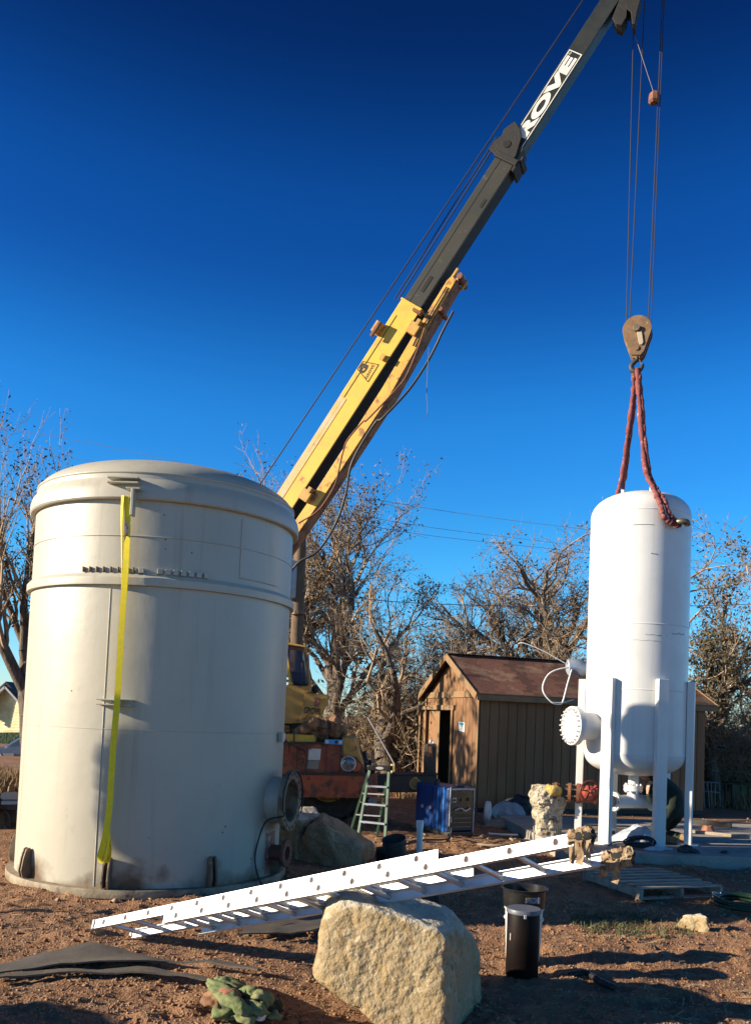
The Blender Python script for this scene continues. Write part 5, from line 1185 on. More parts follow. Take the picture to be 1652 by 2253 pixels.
# ================================================================== SMALL THINGS IN THE YARD
# white pvc riser
pv = at(922, 1880, 11.8); pv[2] = 0
b = MB(); pt = at(924, 1806, 11.8); b.tube([pv, pt], 0.043, 20); o = b.build('pvc_riser', m_pvc, sm=50); tag(o, 'white plastic pipe stub standing up behind the ladder', 'pipe')
b = MB(); b.tube([pt + (0, 0, -.09), pt + (0, 0, .003)], 0.051, 20); b.build('coupling', m_pvc, o, sm=50)
def bucket(name, label, c, r0, r1, h, M, m, group=None, handle=True):
    t = root(name, label, 'bucket', c, group)
    Mb = np.eye(4); Mb[:3, :3] = M[:3, :3]; Mb[:3, 3] = c
    b = MB(Mb); b.lathe([(0.001, 0.0), (r0, 0.0), (r0 + .004, 0.006), (r1, h), (r1 + .008, h), (r1 + .008, h - .012), (r1 + .002, h - .014)], 36); b.lathe([(r1 - .003, h), (r0 - .003, 0.006), (0.001, 0.006)], 36); b.build('body', m, t, sm=35)
    b = MB(Mb); b.lathe([(r1 * .985, h * .8), (r1 * .985 + .012, h * .8), (r1 * .985 + .012, h * .78), (r1 * .98, h * .78)], 36); b.build('rim_band', m, t, sm=30)
    return t
m_bkt = mat('dirty_black_bucket', (0.05, 0.05, 0.047), 0.6, col2=(0.03, 0.03, 0.03), scale=7, col3=(0.20, 0.19, 0.17), scale3=8, lo3=0.62, hi3=0.7)
bucket('bucket', 'dirty dark bucket lying tipped behind the ladder near the white pipe', at(873, 1892, 10.6), 0.12, 0.14, 0.28, eul(R(10), R(-16), 0.4), m_bkt)
bucket('bucket', 'black bucket sitting on the ground behind the ladder by the step ladder', np.array([*at(846, 1905, 11.5)[:2], -.03]), 0.11, 0.125, 0.20, np.eye(4), m_blackp)
bucket('bucket', 'dark bucket lying on its side beneath the ladder behind the boulder', np.array([*G(905, 2022)[:2], 0.11]), 0.10, 0.115, 0.24, eul(0, R(86), R(12)), m_bkt)
# tall dark cylinder, white bucket and drain pan
cb = G(1147, 2146); t = root('dark_cylinder', 'tall dark maroon cylinder standing in front of the white bucket', 'canister', cb)
Mc = np.eye(4); Mc[:3, 3] = cb
b = MB(Mc); b.lathe([(0.001, 0), (0.118, 0.0), (0.122, 0.006), (0.122, 0.485), (0.120, 0.49)], 40); b.build('body', mat('maroon_plastic', (0.006, 0.0035, 0.0035), 0.55, spec=0.15, col2=(0.012, 0.006, 0.005), scale=6, col3=(0.10, 0.07, 0.05), scale3=14, lo3=0.68, hi3=0.74), t, sm=40)
b = MB(Mc); b.lathe([(0.001, 0.497), (0.10, 0.50), (0.126, 0.502), (0.130, 0.495), (0.130, 0.47), (0.124, 0.467)], 40); b.build('lid', mat('dark_grey_lid', (0.10, 0.11, 0.13), 0.45), t, sm=35)
b = MB(Mc); b.box((-.105, -.065, 0.30), (0.004, 0.02, 0.05), None); b.build('sticker', m_white, t)
b = MB(Mc); b.box((-.01, -.129, .462), (0.02, 0.012, 0.03)); b.build('latch', m_greyp, t, bevel=0.003)
wb = np.array([*at(1150, 2090, 7.05)[:2], 0.0]); wb[0] = at(1152, 2010, 7.05)[0]
wt_ = bucket('white_bucket', 'white bucket under the black drain pan', wb, 0.13, 0.15, 0.415, np.eye(4), mat('white_bucket_plastic', (0.62, 0.62, 0.58), 0.45, col2=(0.5, 0.5, 0.46), scale=4))
pn_ = root('drain_pan', 'round black plastic drain pan on top of the white bucket', 'pan', wb + (0, 0, .42))
Mp = np.eye(4); Mp[:3, 3] = wb + (0, 0, .4175)
b = MB(Mp); b.lathe([(0.001, 0.0), (0.158, 0.0), (0.166, 0.008), (0.176, 0.145), (0.188, 0.146), (0.190, 0.152), (0.186, 0.156), (0.172, 0.155), (0.160, 0.012), (0.001, 0.010)], 56); b.build('body', m_blackp, pn_, sm=35)
d_ = unit((-wb[0] * 0.3 + .55, -1, 0)); b = MB(); Ml = frame(wb + (0, 0, .4175 + .085) + d_ * 0.1745, np.cross(d_, (0, 0, 1)) * -1)
b.box((0, 0, 0), (0.10, 0.005, 0.042), Ml); lb = b.build('label', mat('pan_label', (0.03, 0.06, 0.12), 0.5, col2=(0.25, 0.27, 0.3), scale=40), pn_)
b = MB(); b.box((0.058, -.001, 0.0), (0.014, 0.006, 0.046), Ml); b.build('barcode', m_greyp, lb); b = MB(); b.box((-.03, -.001, .014), (0.04, 0.006, 0.012), Ml); b.build('label_band', m_yellowd, lb)
# pallet
pc = [G(1322, 1926), G(1408, 1981), G(1600, 1974), G(1500, 1917)]
P0 = pc[1]; e1 = unit((pc[2] - pc[1]) * (1, 1, 0)); e2 = np.array([-e1[1], e1[0], 0]); PL, PW = 1.12, 1.15
plt_ = root('wooden_pallet', 'grey weathered wooden pallet lying in front of the concrete pad', 'pallet', P0)
MP = np.eye(4); MP[:3, 0] = e1; MP[:3, 1] = e2; MP[:3, 3] = P0
q = np.random.default_rng(5)
for k in range(7):
    b = MB(MP); y_ = 0.05 + k * (PW - .1) / 6; b.box((PL / 2, y_, 0.125 + .003 * q.random()), (PL - .02 * q.random(), 0.092, 0.018), eul(0, 0, .012 * (q.random() - .5))); b.build('deck_board', m_wood, plt_, bevel=0.003)
for x_ in (0.02, PL / 2, PL - .02):
    b = MB(MP); b.box((x_, PW / 2, 0.068), (0.04, PW, 0.092)); b.build('stringer', m_wood, plt_, bevel=0.003)
for y_ in (0.05, PW / 2, PW - .05):
    b = MB(MP); b.box((PL / 2, y_, 0.011), (PL, 0.09, 0.018)); b.build('bottom_board', m_wood, plt_, bevel=0.003)
# green hose coil and cup
hc_ = G(1640, 1996); t = root('hose_coil', 'dark green hose coil lying at the right edge beside the pallet', 'hose', hc_)
q = np.random.default_rng(2)
for k, (rr, zz) in enumerate(((0.34, 0.02), (0.33, 0.055), (0.335, 0.09), (0.30, 0.035), (0.295, .07))):
    b = MB(); b.tube([hc_ + (rr * math.cos(a) * (1 + .02 * math.sin(3 * a + k)), rr * .95 * math.sin(a), zz + 0.012 * math.sin(2 * a + k)) for a in np.linspace(0, 6.283, 41)[:-1]], 0.019, 8, closed=True); b.build('hose_turn', mat('dark_green_hose', (0.012, 0.035, 0.018), 0.4), t, sm=60)
cu_ = G(1575, 1984); b = MB(); b.lathe([(0.001, 0.0), (0.035, 0), (0.045, 0.10), (0.048, 0.102), (0.043, 0.1), (0.034, 0.005)], 20, frame(cu_, (1, 0, 0), (.1, 0, 1))); tag(b.build('white_cup', m_white, sm=40), 'white plastic cup on the ground beside the pallet', 'cup')
# rubber sheets
c3f = crop(0, 2600, 0.6053)
def sheet(name, label, pts, th, lift, seed):
    b = MB(); V = []
    P_ = [G(*c3f(*p_)) for p_ in pts]; cx = np.mean(P_, 0)
    bm = bmesh.new(); vs = [bm.verts.new(tuple(p_)) for p_ in P_]; bm.faces.new(vs)
    bmesh.ops.triangulate(bm, faces=bm.faces[:]); 
    for _ in range(4): bmesh.ops.subdivide_edges(bm, edges=[e for e in bm.edges if e.calc_length() > 0.12], cuts=1, use_grid_fill=False)
    bmesh.ops.triangulate(bm, faces=bm.faces[:])
    for v in bm.verts:
        p_ = np.array(v.co); v.co.z = float(gz(p_[0], p_[1])) * .4 + lift + 0.030 * float(noise3(np.array([p_[0] * 2.2, p_[1] * 3.2, seed]))) + 0.008 * float(noise3(np.array([p_[0] * 8, p_[1] * 8, seed])))
    r_ = bmesh.ops.extrude_face_region(bm, geom=bm.faces[:])
    for v in [g_ for g_ in r_['geom'] if isinstance(g_, bmesh.types.BMVert)]: v.co.z += th
    bmesh.ops.recalc_face_normals(bm, faces=bm.faces[:])
    me = bpy.data.meshes.new(name); bm.to_mesh(me); bm.free(); smooth(me, 50)
    return tag(link(name, me, m_mat), label, 'rubber sheet', 'rubber sheets on the dirt')
sheet('rubber_sheet', 'broad dark rubber sheet curling across the lower left dirt', [(-60, 668), (120, 625), (300, 580), (460, 553), (600, 570), (760, 610), (900, 640), (1180, 665), (1322, 690), (1310, 698), (1050, 662), (850, 645), (500, 655), (250, 672), (-60, 696)], 0.012, 0.045, 1)
sheet('rubber_sheet', 'narrow grey rubber strip in front of the broad dark sheet', [(-60, 702), (300, 676), (700, 656), (780, 664), (900, 692), (1070, 710), (1060, 719), (850, 704), (600, 693), (300, 694), (-60, 712)], 0.012, 0.03, 2)
sheet('rubber_sheet', 'dark rubber sheet under the ladder left of the boulder', [(1215, 488), (1290, 440), (1365, 402), (1690, 385), (1690, 400), (1480, 440), (1330, 488)], 0.012, 0.04, 3)
sheet('rubber_sheet', 'brown rubber strip angled against the left side of the boulder', [(1330, 494), (1490, 448), (1690, 405), (1690, 455), (1560, 478), (1480, 492)], 0.012, 0.05, 4)
# black corrugated hose piece
hp = spline([G(1252, 2152) + (0, 0, .02), G(1290, 2150) + (0, 0, .03), G(1320, 2166) + (0, 0, .02), G(1358, 2182) + (0, 0, .02)], 26)
b = MB(); b.tube(hp, 0.024 + 0.004 * np.sign(np.sin(np.arange(len(hp)) * 1.6)), 10); tag(b.build('corrugated_hose', m_black, sm=30), 'short black corrugated hose lying in the foreground shade', 'hose')

# green work clothes in a heap
jc = G(545, 2226)
jk_ = root('work_clothes_heap', 'crumpled green work jacket dropped on the dirt in the foreground', 'jacket', jc)
c8f = crop(620, 2980, 0.1695)
def fold(name, px_, r, m, z=0.05, flat=0.6, seed=1, par=jk_, amp=0.35):
    pts = []
    for i, (x, y, dz) in enumerate(px_):
        p_ = G(*c8f(x, y), dz); pts.append(p_)
    q_ = spline(pts, 16); k = len(q_); nn = 30
    b = MB(); rr = np.interp(np.linspace(0, 1, k), np.linspace(0, 1, len(r)), r)
    b.tube(q_, rr, nn); V = b.v[0]; C = np.repeat(q_, nn, 0)
    D_ = V - C; ii = np.repeat(np.arange(k), nn); jj = np.tile(np.arange(nn), k); th_ = jj * 2 * math.pi / nn
    wr = .55 * np.sin(3 * th_ + 2.5 * noise3(np.stack([ii * .09, np.full(len(ii), seed * 2.1), np.zeros(len(ii))], -1)) + seed) * .6 + .55 * noise3(np.stack([ii * .16, np.cos(th_) * 1.6 + seed * 3, np.sin(th_) * 1.6], -1)) + .25 * fbm(V * 38 + seed, 2)
    V = C + D_ * (1 + amp * 1.5 * wr)[:, None]; V[:, 2] = C[:, 2] + (V[:, 2] - C[:, 2]) * flat
    b.v[0] = V
    return b.build(name, m, par, sm=75)
fold('sleeve', [(170, 280, .09), (330, 420, .13), (480, 560, .15), (640, 680, .14), (800, 800, .11), (900, 890, .08)], (0.035, 0.052, 0.058, 0.055, 0.05, 0.03), m_cloth, seed=1)
fold('sleeve', [(300, 260, .06), (350, 340, .11), (430, 440, .14)], (0.03, 0.05, 0.04), m_cloth, seed=2)
fold('body_fold', [(420, 260, .05), (500, 340, .10), (600, 440, .12), (740, 480, .09)], (0.05, 0.062, 0.055, 0.03), m_cloth, seed=3)
fold('body_fold', [(560, 260, .04), (660, 360, .06), (720, 440, .05)], (0.03, 0.05, 0.04), m_cloth, seed=4)
fold('body_fold', [(680, 560, .08), (800, 470, .15), (900, 440, .17), (1000, 540, .15), (1080, 530, .17), (1180, 600, .14), (1170, 700, .10), (1090, 730, .08)], (0.03, 0.045, 0.045, 0.04, 0.045, 0.045, 0.04, 0.02), m_cloth, seed=5)
fold('body_fold', [(820, 680, .11), (960, 740, .12), (1080, 820, .10), (1220, 870, .07)], (0.03, 0.045, 0.045, 0.02), m_cloth, seed=6)
fold('body_fold', [(310, 800, .03), (340, 900, .05), (480, 860, .07), (640, 800, .07)], (0.04, 0.05, 0.045, 0.025), m_cloth, seed=7)
fold('body_fold', [(560, 930, .04), (700, 900, .06), (850, 970, .06), (960, 1030, .04)], (0.035, 0.05, 0.05, 0.03), m_cloth, seed=8)
fold('body_fold', [(700, 640, .05), (900, 760, .05), (1150, 800, .05), (1300, 720, .05), (1330, 850, .04)], (0.07, 0.09, 0.09, 0.06, 0.04), m_jacket, seed=9)
fold('body_fold', [(420, 650, .03), (560, 740, .05), (800, 860, .05), (1100, 930, .04)], (0.06, 0.08, 0.09, 0.06), m_jacket, seed=12)
fold('body_fold', [(1260, 940, .04), (1340, 900, .06), (1430, 930, .04)], (0.02, 0.04, 0.025), m_cloth, seed=10)
fold('cuff_band', [(470, 500, .135), (520, 540, .15), (560, 585, .15)], (0.061, 0.064, 0.061), mat('faded_red_band', (0.36, 0.11, 0.07), 0.85), seed=11, amp=0.1)
fold('leather_glove', [(150, 560, .03), (230, 600, .06), (340, 650, .05), (400, 700, .03)], (0.04, 0.075, 0.07, 0.03), mat('brown_leather', (0.24, 0.115, 0.05), 0.75, col2=(0.17, 0.08, 0.035), scale=9), seed=13)
fold('white_lining', [(1030, 880, .06), (1080, 930, .06), (1130, 980, .03)], (0.02, 0.03, 0.015), m_white, seed=14)
# canvas heap on the crane deck and the blue level
cc = at(*c6(470, 1030), 14.9)
cv = root('canvas_tarp', 'crumpled brown canvas heaped on the crane deck below the cab', 'tarp', cc)
for i, (px_, r_) in enumerate((([(245, 1010), (330, 965), (420, 930), (520, 925)], (0.07, 0.11, 0.13, 0.10)), ([(330, 980), (450, 985), (560, 970), (640, 1000)], (0.10, 0.14, 0.15, 0.09)), ([(480, 915), (560, 900), (620, 940), (650, 1000), (660, 1050)], (0.06, 0.10, 0.11, 0.10, 0.05)), ([(560, 960), (590, 1010), (575, 1060)], (0.07, 0.09, 0.03)))):
    q_ = spline([at(*c6(*p_), 14.75 + .08 * i) for p_ in px_], 9); k = len(q_); b = MB(); b.tube(q_, np.interp(np.linspace(0, 1, k), np.linspace(0, 1, len(r_)), r_), 16); V = b.v[0]; C_ = np.repeat(q_, 16, 0)
    b.v[0] = C_ + (V - C_) * (1 + .9 * np.abs(fbm(V * 6 + i * 7, 3)) - .3)[:, None]; b.build('fold', m_canvas, cv, sm=25)
lv = [at(*c6(*p_), 14.45) for p_ in ((502, 1050), (656, 1054), (654, 1096), (500, 1090))]
b = MB(); b.solid(lv, (0, 0.05, 0)); lo = b.build('spirit_level', mat('level_blue', (0.05, 0.35, 0.75), 0.35), bevel=0.004); tag(lo, 'light blue spirit level leaning on the red crane deck rail', 'spirit level')
for p_ in ((522, 1070), (600, 1073), (634, 1076)):
    b = MB(); b.lathe([(0.001, .004), (0.022, .003), (0.028, 0)], 14, frame(at(*c6(*p_), 14.446), (1, 0, 0), (0, -1, 0))); b.build('vial', m_white if p_[0] != 600 else m_darkframe, lo)

# ================================================================== INSULATED PIPE AND VALVE
GK = 1.08
ip = at(1200, 1850, 12.75); ip[2] = 0.0
t = root('insulated_pipe', 'lumpy tan insulated standpipe with a red gate valve left of the white tank', 'pipe', ip)
q_ = spline([ip, at(1203, 1800, 12.75), at(1204, 1750, 12.75), at(1208, 1728, 12.75)], 26); k = len(q_); nn = 72
b = MB(); b.tube(q_, np.interp(np.linspace(0, 1, k), [0, .3, .55, .85, .96, 1], [0.20, .20, .24, 0.235, 0.17, 0.06]), nn); V = b.v[0]; C_ = np.repeat(q_, nn, 0)
b.v[0] = C_ + (V - C_) * (1 + .26 * fbm(V * np.array([7, 7, 5.]), 4) - .9 * np.clip(.14 - np.abs(fbm(V * np.array([5, 5, 8.]) + 30, 3)), 0, 1))[:, None]; b.build('insulation', m_foam, t, sm=50)
b = MB(); q_ = spline([at(1203, 1735, 12.6), at(1215, 1738, 12.55), at(1228, 1742, 12.6)], 8); b.tube(q_, 0.07 * (1 + .3 * fbm(q_ * 30, 2)), 12); b.build('foam_blob', mat('yellow_foam', (0.55, 0.40, 0.12), 0.95, bump=0.8, bscale=30, dist=0.03), t, sm=50)
ax = unit((0.93, -0.25, 0)); v0 = at(1212, 1742, 12.7)
Mv = frame(v0, ax) @ np.array([[0, 0, 1, 0], [1, 0, 0, 0], [0, 1, 0, 0], [0, 0, 0, 1.0]])
b = MB(Mv); b.lathe([(0.085, 0.0), (0.085, 0.42)], 24); b.build('pipe_spool', mat('dark_green_pipe', (0.02, 0.045, 0.03), 0.5, col2=(0.03, 0.03, 0.03), scale=9), t, sm=50)
for x_ in (0.04, 0.24, 0.36):
    b = MB(Mv); b.lathe([(0.08, x_), (0.145, x_), (0.145, x_ + .045), (0.08, x_ + .045)], 26); fl_ = b.build('pipe_flange', m_rust, t, sm=30)
    for j in range(8):
        a = j * math.pi / 4 + .3; e = MB(Mv); Mt = np.eye(4); Mt[:3, 3] = (0.122 * math.cos(a), 0.122 * math.sin(a), 0); e.prism(circle(0.015, 6), x_ - .03, x_ + .075, Mt); e.build('bolt', m_steel, fl_)
b = MB(Mv); b.lathe([(0.13, 0.40), (0.14, 0.41), (0.14, 0.45), (0.11, 0.46), (0.125, 0.50), (0.125, 0.56), (0.11, 0.60), (0.14, 0.61), (0.14, 0.65), (0.09, 0.66)], 26); b.build('valve_body', m_valve, t, sm=30)
# bonnet and hand wheel turned towards the viewer
hw_c = at(1297, 1741, 12.15); bn0 = v0 + ax * 0.53
hd = unit(hw_c - bn0); b = MB(); b.tube([bn0, bn0 + (hw_c - bn0) * .5, hw_c - hd * .05], [0.10, 0.085, 0.06], 16); b.tube([hw_c - hd * .06, hw_c + hd * .05], 0.018, 10); b.build('bonnet', m_valve, t, sm=40)
wn = unit((0.25, -0.95, 0.0)); Mw = frame(hw_c, np.cross((0, 0, 1), wn), wn)
b = MB(); b.tube([Mw[:3, :3] @ np.array((0.145 * math.cos(a), 0.145 * math.sin(a), 0)) + hw_c for a in np.linspace(0, 6.283, 37)[:-1]], 0.014, 8, closed=True)
for j in range(5):
    a = j * 2 * math.pi / 5 + .5; b.tube([hw_c, hw_c + Mw[:3, :3] @ np.array((0.14 * math.cos(a), 0.14 * math.sin(a), 0))], 0.011, 6)
b.build('hand_wheel', mat('dark_red_wheel', (0.10, 0.018, 0.015), 0.5), t, sm=60)

# ================================================================== WORKER
per = root('person', 'person in a dark green jacket kneeling under the white tank with one hand raised', 'person', (4.30, 12.62, 0.285))
J = {}; Ed = []; Rd = {}
def jn(n, p_, r_, par=None):
    J[n] = len(J); Rd[n] = r_; JP.append(p_)
    if par: Ed.append((J[par], J[n]))
JP = []
jn('pelvis', (4.38, 12.50, 0.74), 0.20); jn('waist', (4.36, 12.55, 0.92), 0.19, 'pelvis'); jn('chest', (4.28, 12.63, 1.10), 0.20, 'waist'); jn('neck', (4.14, 12.72, 1.21), 0.075, 'chest')
jn('shR', (4.10, 12.55, 1.13), 0.085, 'chest'); jn('elR', at(1436, 1768, 12.42), 0.062, 'shR'); jn('wrR', at(1424, 1745, 12.35), 0.045, 'elR')
jn('shL', (4.30, 12.85, 1.12), 0.085, 'chest'); jn('elL', (4.16, 13.02, 0.90), 0.06, 'shL'); jn('wrL', (3.98, 12.98, 0.98), 0.045, 'elL')
jn('hiR', (4.27, 12.42, 0.70), 0.115, 'pelvis'); jn('knR', (4.04, 12.48, 0.40), 0.082, 'hiR'); jn('anR', (4.20, 12.23, 0.345), 0.055, 'knR')
jn('hiL', (4.46, 12.56, 0.68), 0.115, 'pelvis'); jn('knL', (4.27, 12.72, 0.385), 0.082, 'hiL'); jn('anL', (4.46, 12.36, 0.36), 0.055, 'knL')
me = bpy.data.meshes.new('body'); me.from_pydata([tuple(EYEP + (np.array(p_) - EYEP) * GK - np.array(per.location)) for p_ in JP], Ed, []); me.update()
bo = link('body', me, m_jacket, per)
sk_ = bo.modifiers.new('skin', 'SKIN'); sk_.use_smooth_shade = True
if not me.skin_vertices: 
    bpy.context.view_layer.objects.active = bo
    try: bpy.ops.mesh.customdata_skin_add()
    except Exception as ex_: print('skin', ex_)
for n_, i in J.items():
    sv = me.skin_vertices[0].data[i]; sv.radius = (Rd[n_], Rd[n_]); sv.use_root = (n_ == 'pelvis')
ss = bo.modifiers.new('sub', 'SUBSURF'); ss.levels = 2; ss.render_levels = 2
tx = bpy.data.textures.new('cloth_wrinkles', 'CLOUDS'); tx.noise_scale = 0.09; dm = bo.modifiers.new('wrinkles', 'DISPLACE'); dm.texture = tx; dm.strength = 0.035; dm.mid_level = 0.5
for nm_, a_, e_ in (('boot', JP[J['anR']], (4.31, 12.12, 0.335)), ('boot', JP[J['anL']], (4.55, 12.26, 0.34))):
    a_ = np.array(a_); e_ = np.array(e_); b = MB(); q_ = spline([a_ + (a_ - e_) * .2, a_, a_ + (e_ - a_) * .5, e_], 5); b.tube(q_, np.interp(np.linspace(0, 1, len(q_)), [0, .3, .7, 1], [0.055, 0.06, 0.052, 0.034]), 14); b.build('boot', mat('tan_boot', (0.26, 0.17, 0.095), 0.8, col2=(0.18, 0.11, 0.06), scale=9), per, sm=60)
# head bent forward: face, ears, hair under a dark cap
hd_c = np.array((4.03, 12.79, 1.235)); fw = unit((-0.75, 0.35, -0.45)); upv = unit((-0.45, 0.1, 0.85)); rt_ = np.cross(fw, upv)
D, Fc = ico(4); V = D * np.array([0.082, 0.098, 0.112])
f_ = D[:, 1]; V[:, 0] *= 1 - 0.14 * np.clip(-D[:, 2], 0, 1); V[:, 1] += 0.018 * np.exp(-((D[:, 0] / .16) ** 2 + ((D[:, 2] + .08) / .2) ** 2)) * (f_ > 0) - .010 * np.exp(-(((np.abs(D[:, 0]) - .36) / .16) ** 2 + ((D[:, 2] - .05) / .13) ** 2)) * (f_ > 0) - .006 * np.exp(-((D[:, 0] / .3) ** 2 + ((D[:, 2] + .48) / .05) ** 2)) * (f_ > 0)
Wd = hd_c + V[:, :1] * rt_ + V[:, 1:2] * fw + V[:, 2:3] * upv
b = MB(); b.add(Wd, Fc); hdo = b.build('head', m_skin, per, sm=80)
k_ = (D[:, 2] > 0.18) | (D[:, 1] < -0.25); kf = [f for f in Fc if all(k_[i] for i in f)]
V2 = V * 1.08; Wd = hd_c + V2[:, :1] * rt_ + V2[:, 1:2] * fw + V2[:, 2:3] * upv; b = MB(); b.add(Wd, kf); b.build('cap', m_black, per, sm=80)
for s in (-1, 1):
    b = MB(); c_ = hd_c + rt_ * s * .083 - fw * .005; b.lathe([(0.001, .012), (0.018, .01), (0.028, 0.0), (0.018, -.008)], 12, frame(c_, fw, rt_ * s)); b.build('ear', m_skin, hdo, sm=60)
# hands with fingers
def hand(w0, d, nrm, thumb, par):
    d = unit(d); nrm = unit(nrm - d * (nrm @ d)); s = np.cross(d, nrm) * thumb
    b = MB(); Mh_ = np.eye(4); Mh_[:3, 0] = d; Mh_[:3, 1] = s; Mh_[:3, 2] = nrm; Mh_[:3, 3] = w0
    q_ = [(-.03, 0, 0), (0.0, 0, 0), (0.05, 0, 0), (0.085, 0, 0)]
    b.tube([Mh_[:3, :3] @ np.array(p_) + w0 for p_ in q_], [0.024, 0.030, 0.040, 0.030], 12)
    V_ = b.v[0]; loc = (V_ - w0) @ Mh_[:3, :3]; loc[:, 2] *= .5; b.v[0] = loc @ Mh_[:3, :3].T + w0
    for i, (yy, L_) in enumerate(((.030, .068), (.010, .078), (-.010, .072), (-.029, .055))):
        q_ = [(0.07, yy, 0), (0.085 + L_ * .45, yy * 1.1, .008), (0.085 + L_ * .75, yy * 1.1, .026), (0.085 + L_ * .85, yy * 1.1, .046)]
        b.tube(spline([Mh_[:3, :3] @ np.array(p_) + w0 for p_ in q_], 4), np.linspace(0.0105, 0.008, 13), 8)
    q_ = [(0.02, .022, .0), (0.045, .048, .012), (0.075, .058, .022), (0.095, .055, .028)]
    b.tube(spline([Mh_[:3, :3] @ np.array(p_) + w0 for p_ in q_], 4), np.linspace(0.014, 0.009, 13), 8)
    return b.build('hand', m_skin, par, sm=70)
wr = np.array(JP[J['wrR']]); hand(wr + (0, 0, .02), np.array((0.06, -.05, 1.0)), np.array((1.0, .2, 0)), 1, per)
wr = np.array(JP[J['wrL']]); hand(wr, np.array((-.8, -.1, .4)), np.array((0, -.3, -1.0)), -1, per)

# ================================================================== CLUTTER ON THE PAD
GK = 1.0
PT = 0.156
def on_pad(x, y): return G(x, y, PT)
bgp = on_pad(1412, 1858) + (0.0, 0.18, 0.0)
lump('plastic_bag', 'pale blue plastic sheet heaped on the pad behind the coiled cable', 'plastic bag', bgp + (0, 0, .10), [(-.6, -.6, .3, .20), (.6, -.6, .3, .20), (0, .9, .3, .2), (-.5, 0, .85, .15), (.5, 0, .85, .16), (0, 0, -1, .11)], mat('plastic_sheet', (0.42, 0.46, 0.52), 0.4, bump=0.3, bscale=14), dict(p=6, sub=4, amp=0.03, fr=8, seed=31))
cc_ = on_pad(1408, 1866); t = root('cable_coil', 'loose black cable coil on the pad in front of the tank leg', 'cable', cc_)
q = np.random.default_rng(8)
for k in range(7):
    r_ = 0.13 + .05 * q.random(); ph = q.random() * 6; ox, oy = .12 * (q.random() - .5), .10 * (q.random() - .5); tl_k = .35 + .35 * q.random()
    b = MB(); b.tube([cc_ + (ox + r_ * 1.3 * math.cos(a), oy + r_ * .55 * math.sin(a), 0.02 + max(0, math.sin(a + .4)) * r_ * tl_k * 1.2 + .012 * k) for a in np.linspace(0, 6.283, 33)[:-1]], 0.011, 7, closed=True); b.build('cable_turn', m_black, t, sm=60)
b = MB(); b.tube(spline([cc_ + (.1, -.05, .02), on_pad(1430, 1868) + (0, 0, .01), on_pad(1440, 1855) + (0, 0, .06), on_pad(1452, 1850) + (0, 0, .10)], 6), 0.011, 7); b.build('cable_tail', m_black, t, sm=60)
b = MB(); b.tube(spline([cc_ + (-.1, 0, .03), on_pad(1370, 1868) + (0, 0, .10), on_pad(1350, 1862) + (0, 0, .06), on_pad(1338, 1862) + (0, 0, .01)], 6), 0.011, 7); b.build('cable_tail', m_black, t, sm=60)
lump('dark_glove', 'black glove lying on the pad right of the tank legs', 'glove', on_pad(1516, 1876) + (0, 0, .035), [(-.9, -.3, .2, .14), (.9, -.3, .2, .14), (0, -.9, .3, .07), (0, .9, .3, .07), (.3, 0, .95, .04), (0, 0, -1, .04)], m_black, dict(p=5, sub=3, amp=0.03, fr=12, seed=33))
lump('crumpled_paper', 'crumpled white paper on the pad below the cable coil', 'paper', on_pad(1428, 1872) + (0.05, 0, .02), [(-.9, -.3, .2, .12), (.9, -.3, .2, .17), (0, -.9, .3, .05), (0, .9, .3, .05), (.1, 0, .95, .022), (0, 0, -1, .022)], mat('paper', (0.55, 0.57, 0.60), 0.7), dict(p=4, sub=3, amp=0.03, fr=14, seed=35))
lump('pebble', 'small dark scrap on the pad at the far right', 'scrap', on_pad(1592, 1877) + (0, 0, .015), [(-.9, -.3, .2, .06), (.9, -.3, .2, .06), (0, -.9, .3, .04), (0, .9, .3, .04), (0, 0, .95, .02), (0, 0, -1, .02)], m_black, dict(p=5, sub=2, amp=0.02, fr=14, seed=36))
# lumber lying on the back of the pad
ln = 0
for i, (x0, y0, x1, y1, th, mm, lab) in enumerate(((1315, 1832, 1352, 1835, .05, m_wood, 'short pale board on the pad behind the front tank leg'), (1290, 1826, 1420, 1830, .06, m_wood, 'long pale board on the pad behind the tank legs, nearest the shed'), (1300, 1842, 1395, 1846, .05, m_wood, 'pale board on the pad just behind the coiled cable'), (1520, 1832, 1652, 1846, .05, m_wood, 'long board on the pad right of the tank legs'), (1515, 1812, 1608, 1822, .09, m_darkframe, 'dark square timber lying at the back edge of the pad'))):
    a_, e_ = on_pad(x0, y0), on_pad(x1, y1); b = MB(); b.bar(a_ + (0, 0, th / 2), e_ + (0, 0, th / 2), 0.09, th); tag(b.build('timber_board', mm, bevel=0.004), lab, 'board', 'boards on the pad')
lump('brick_lump', 'small reddish lump on the pad beside the dark timber', 'brick', on_pad(1557, 1830) + (0, 0, .05), [(-.9, -.3, .2, .08), (.9, -.3, .2, .09), (0, -.9, .3, .07), (0, .9, .3, .07), (0, 0, .95, .06), (0, 0, -1, .06)], mat('brick_red', (0.30, 0.13, 0.08), 0.85), dict(p=9, sub=3, amp=0.02, fr=12, seed=38))

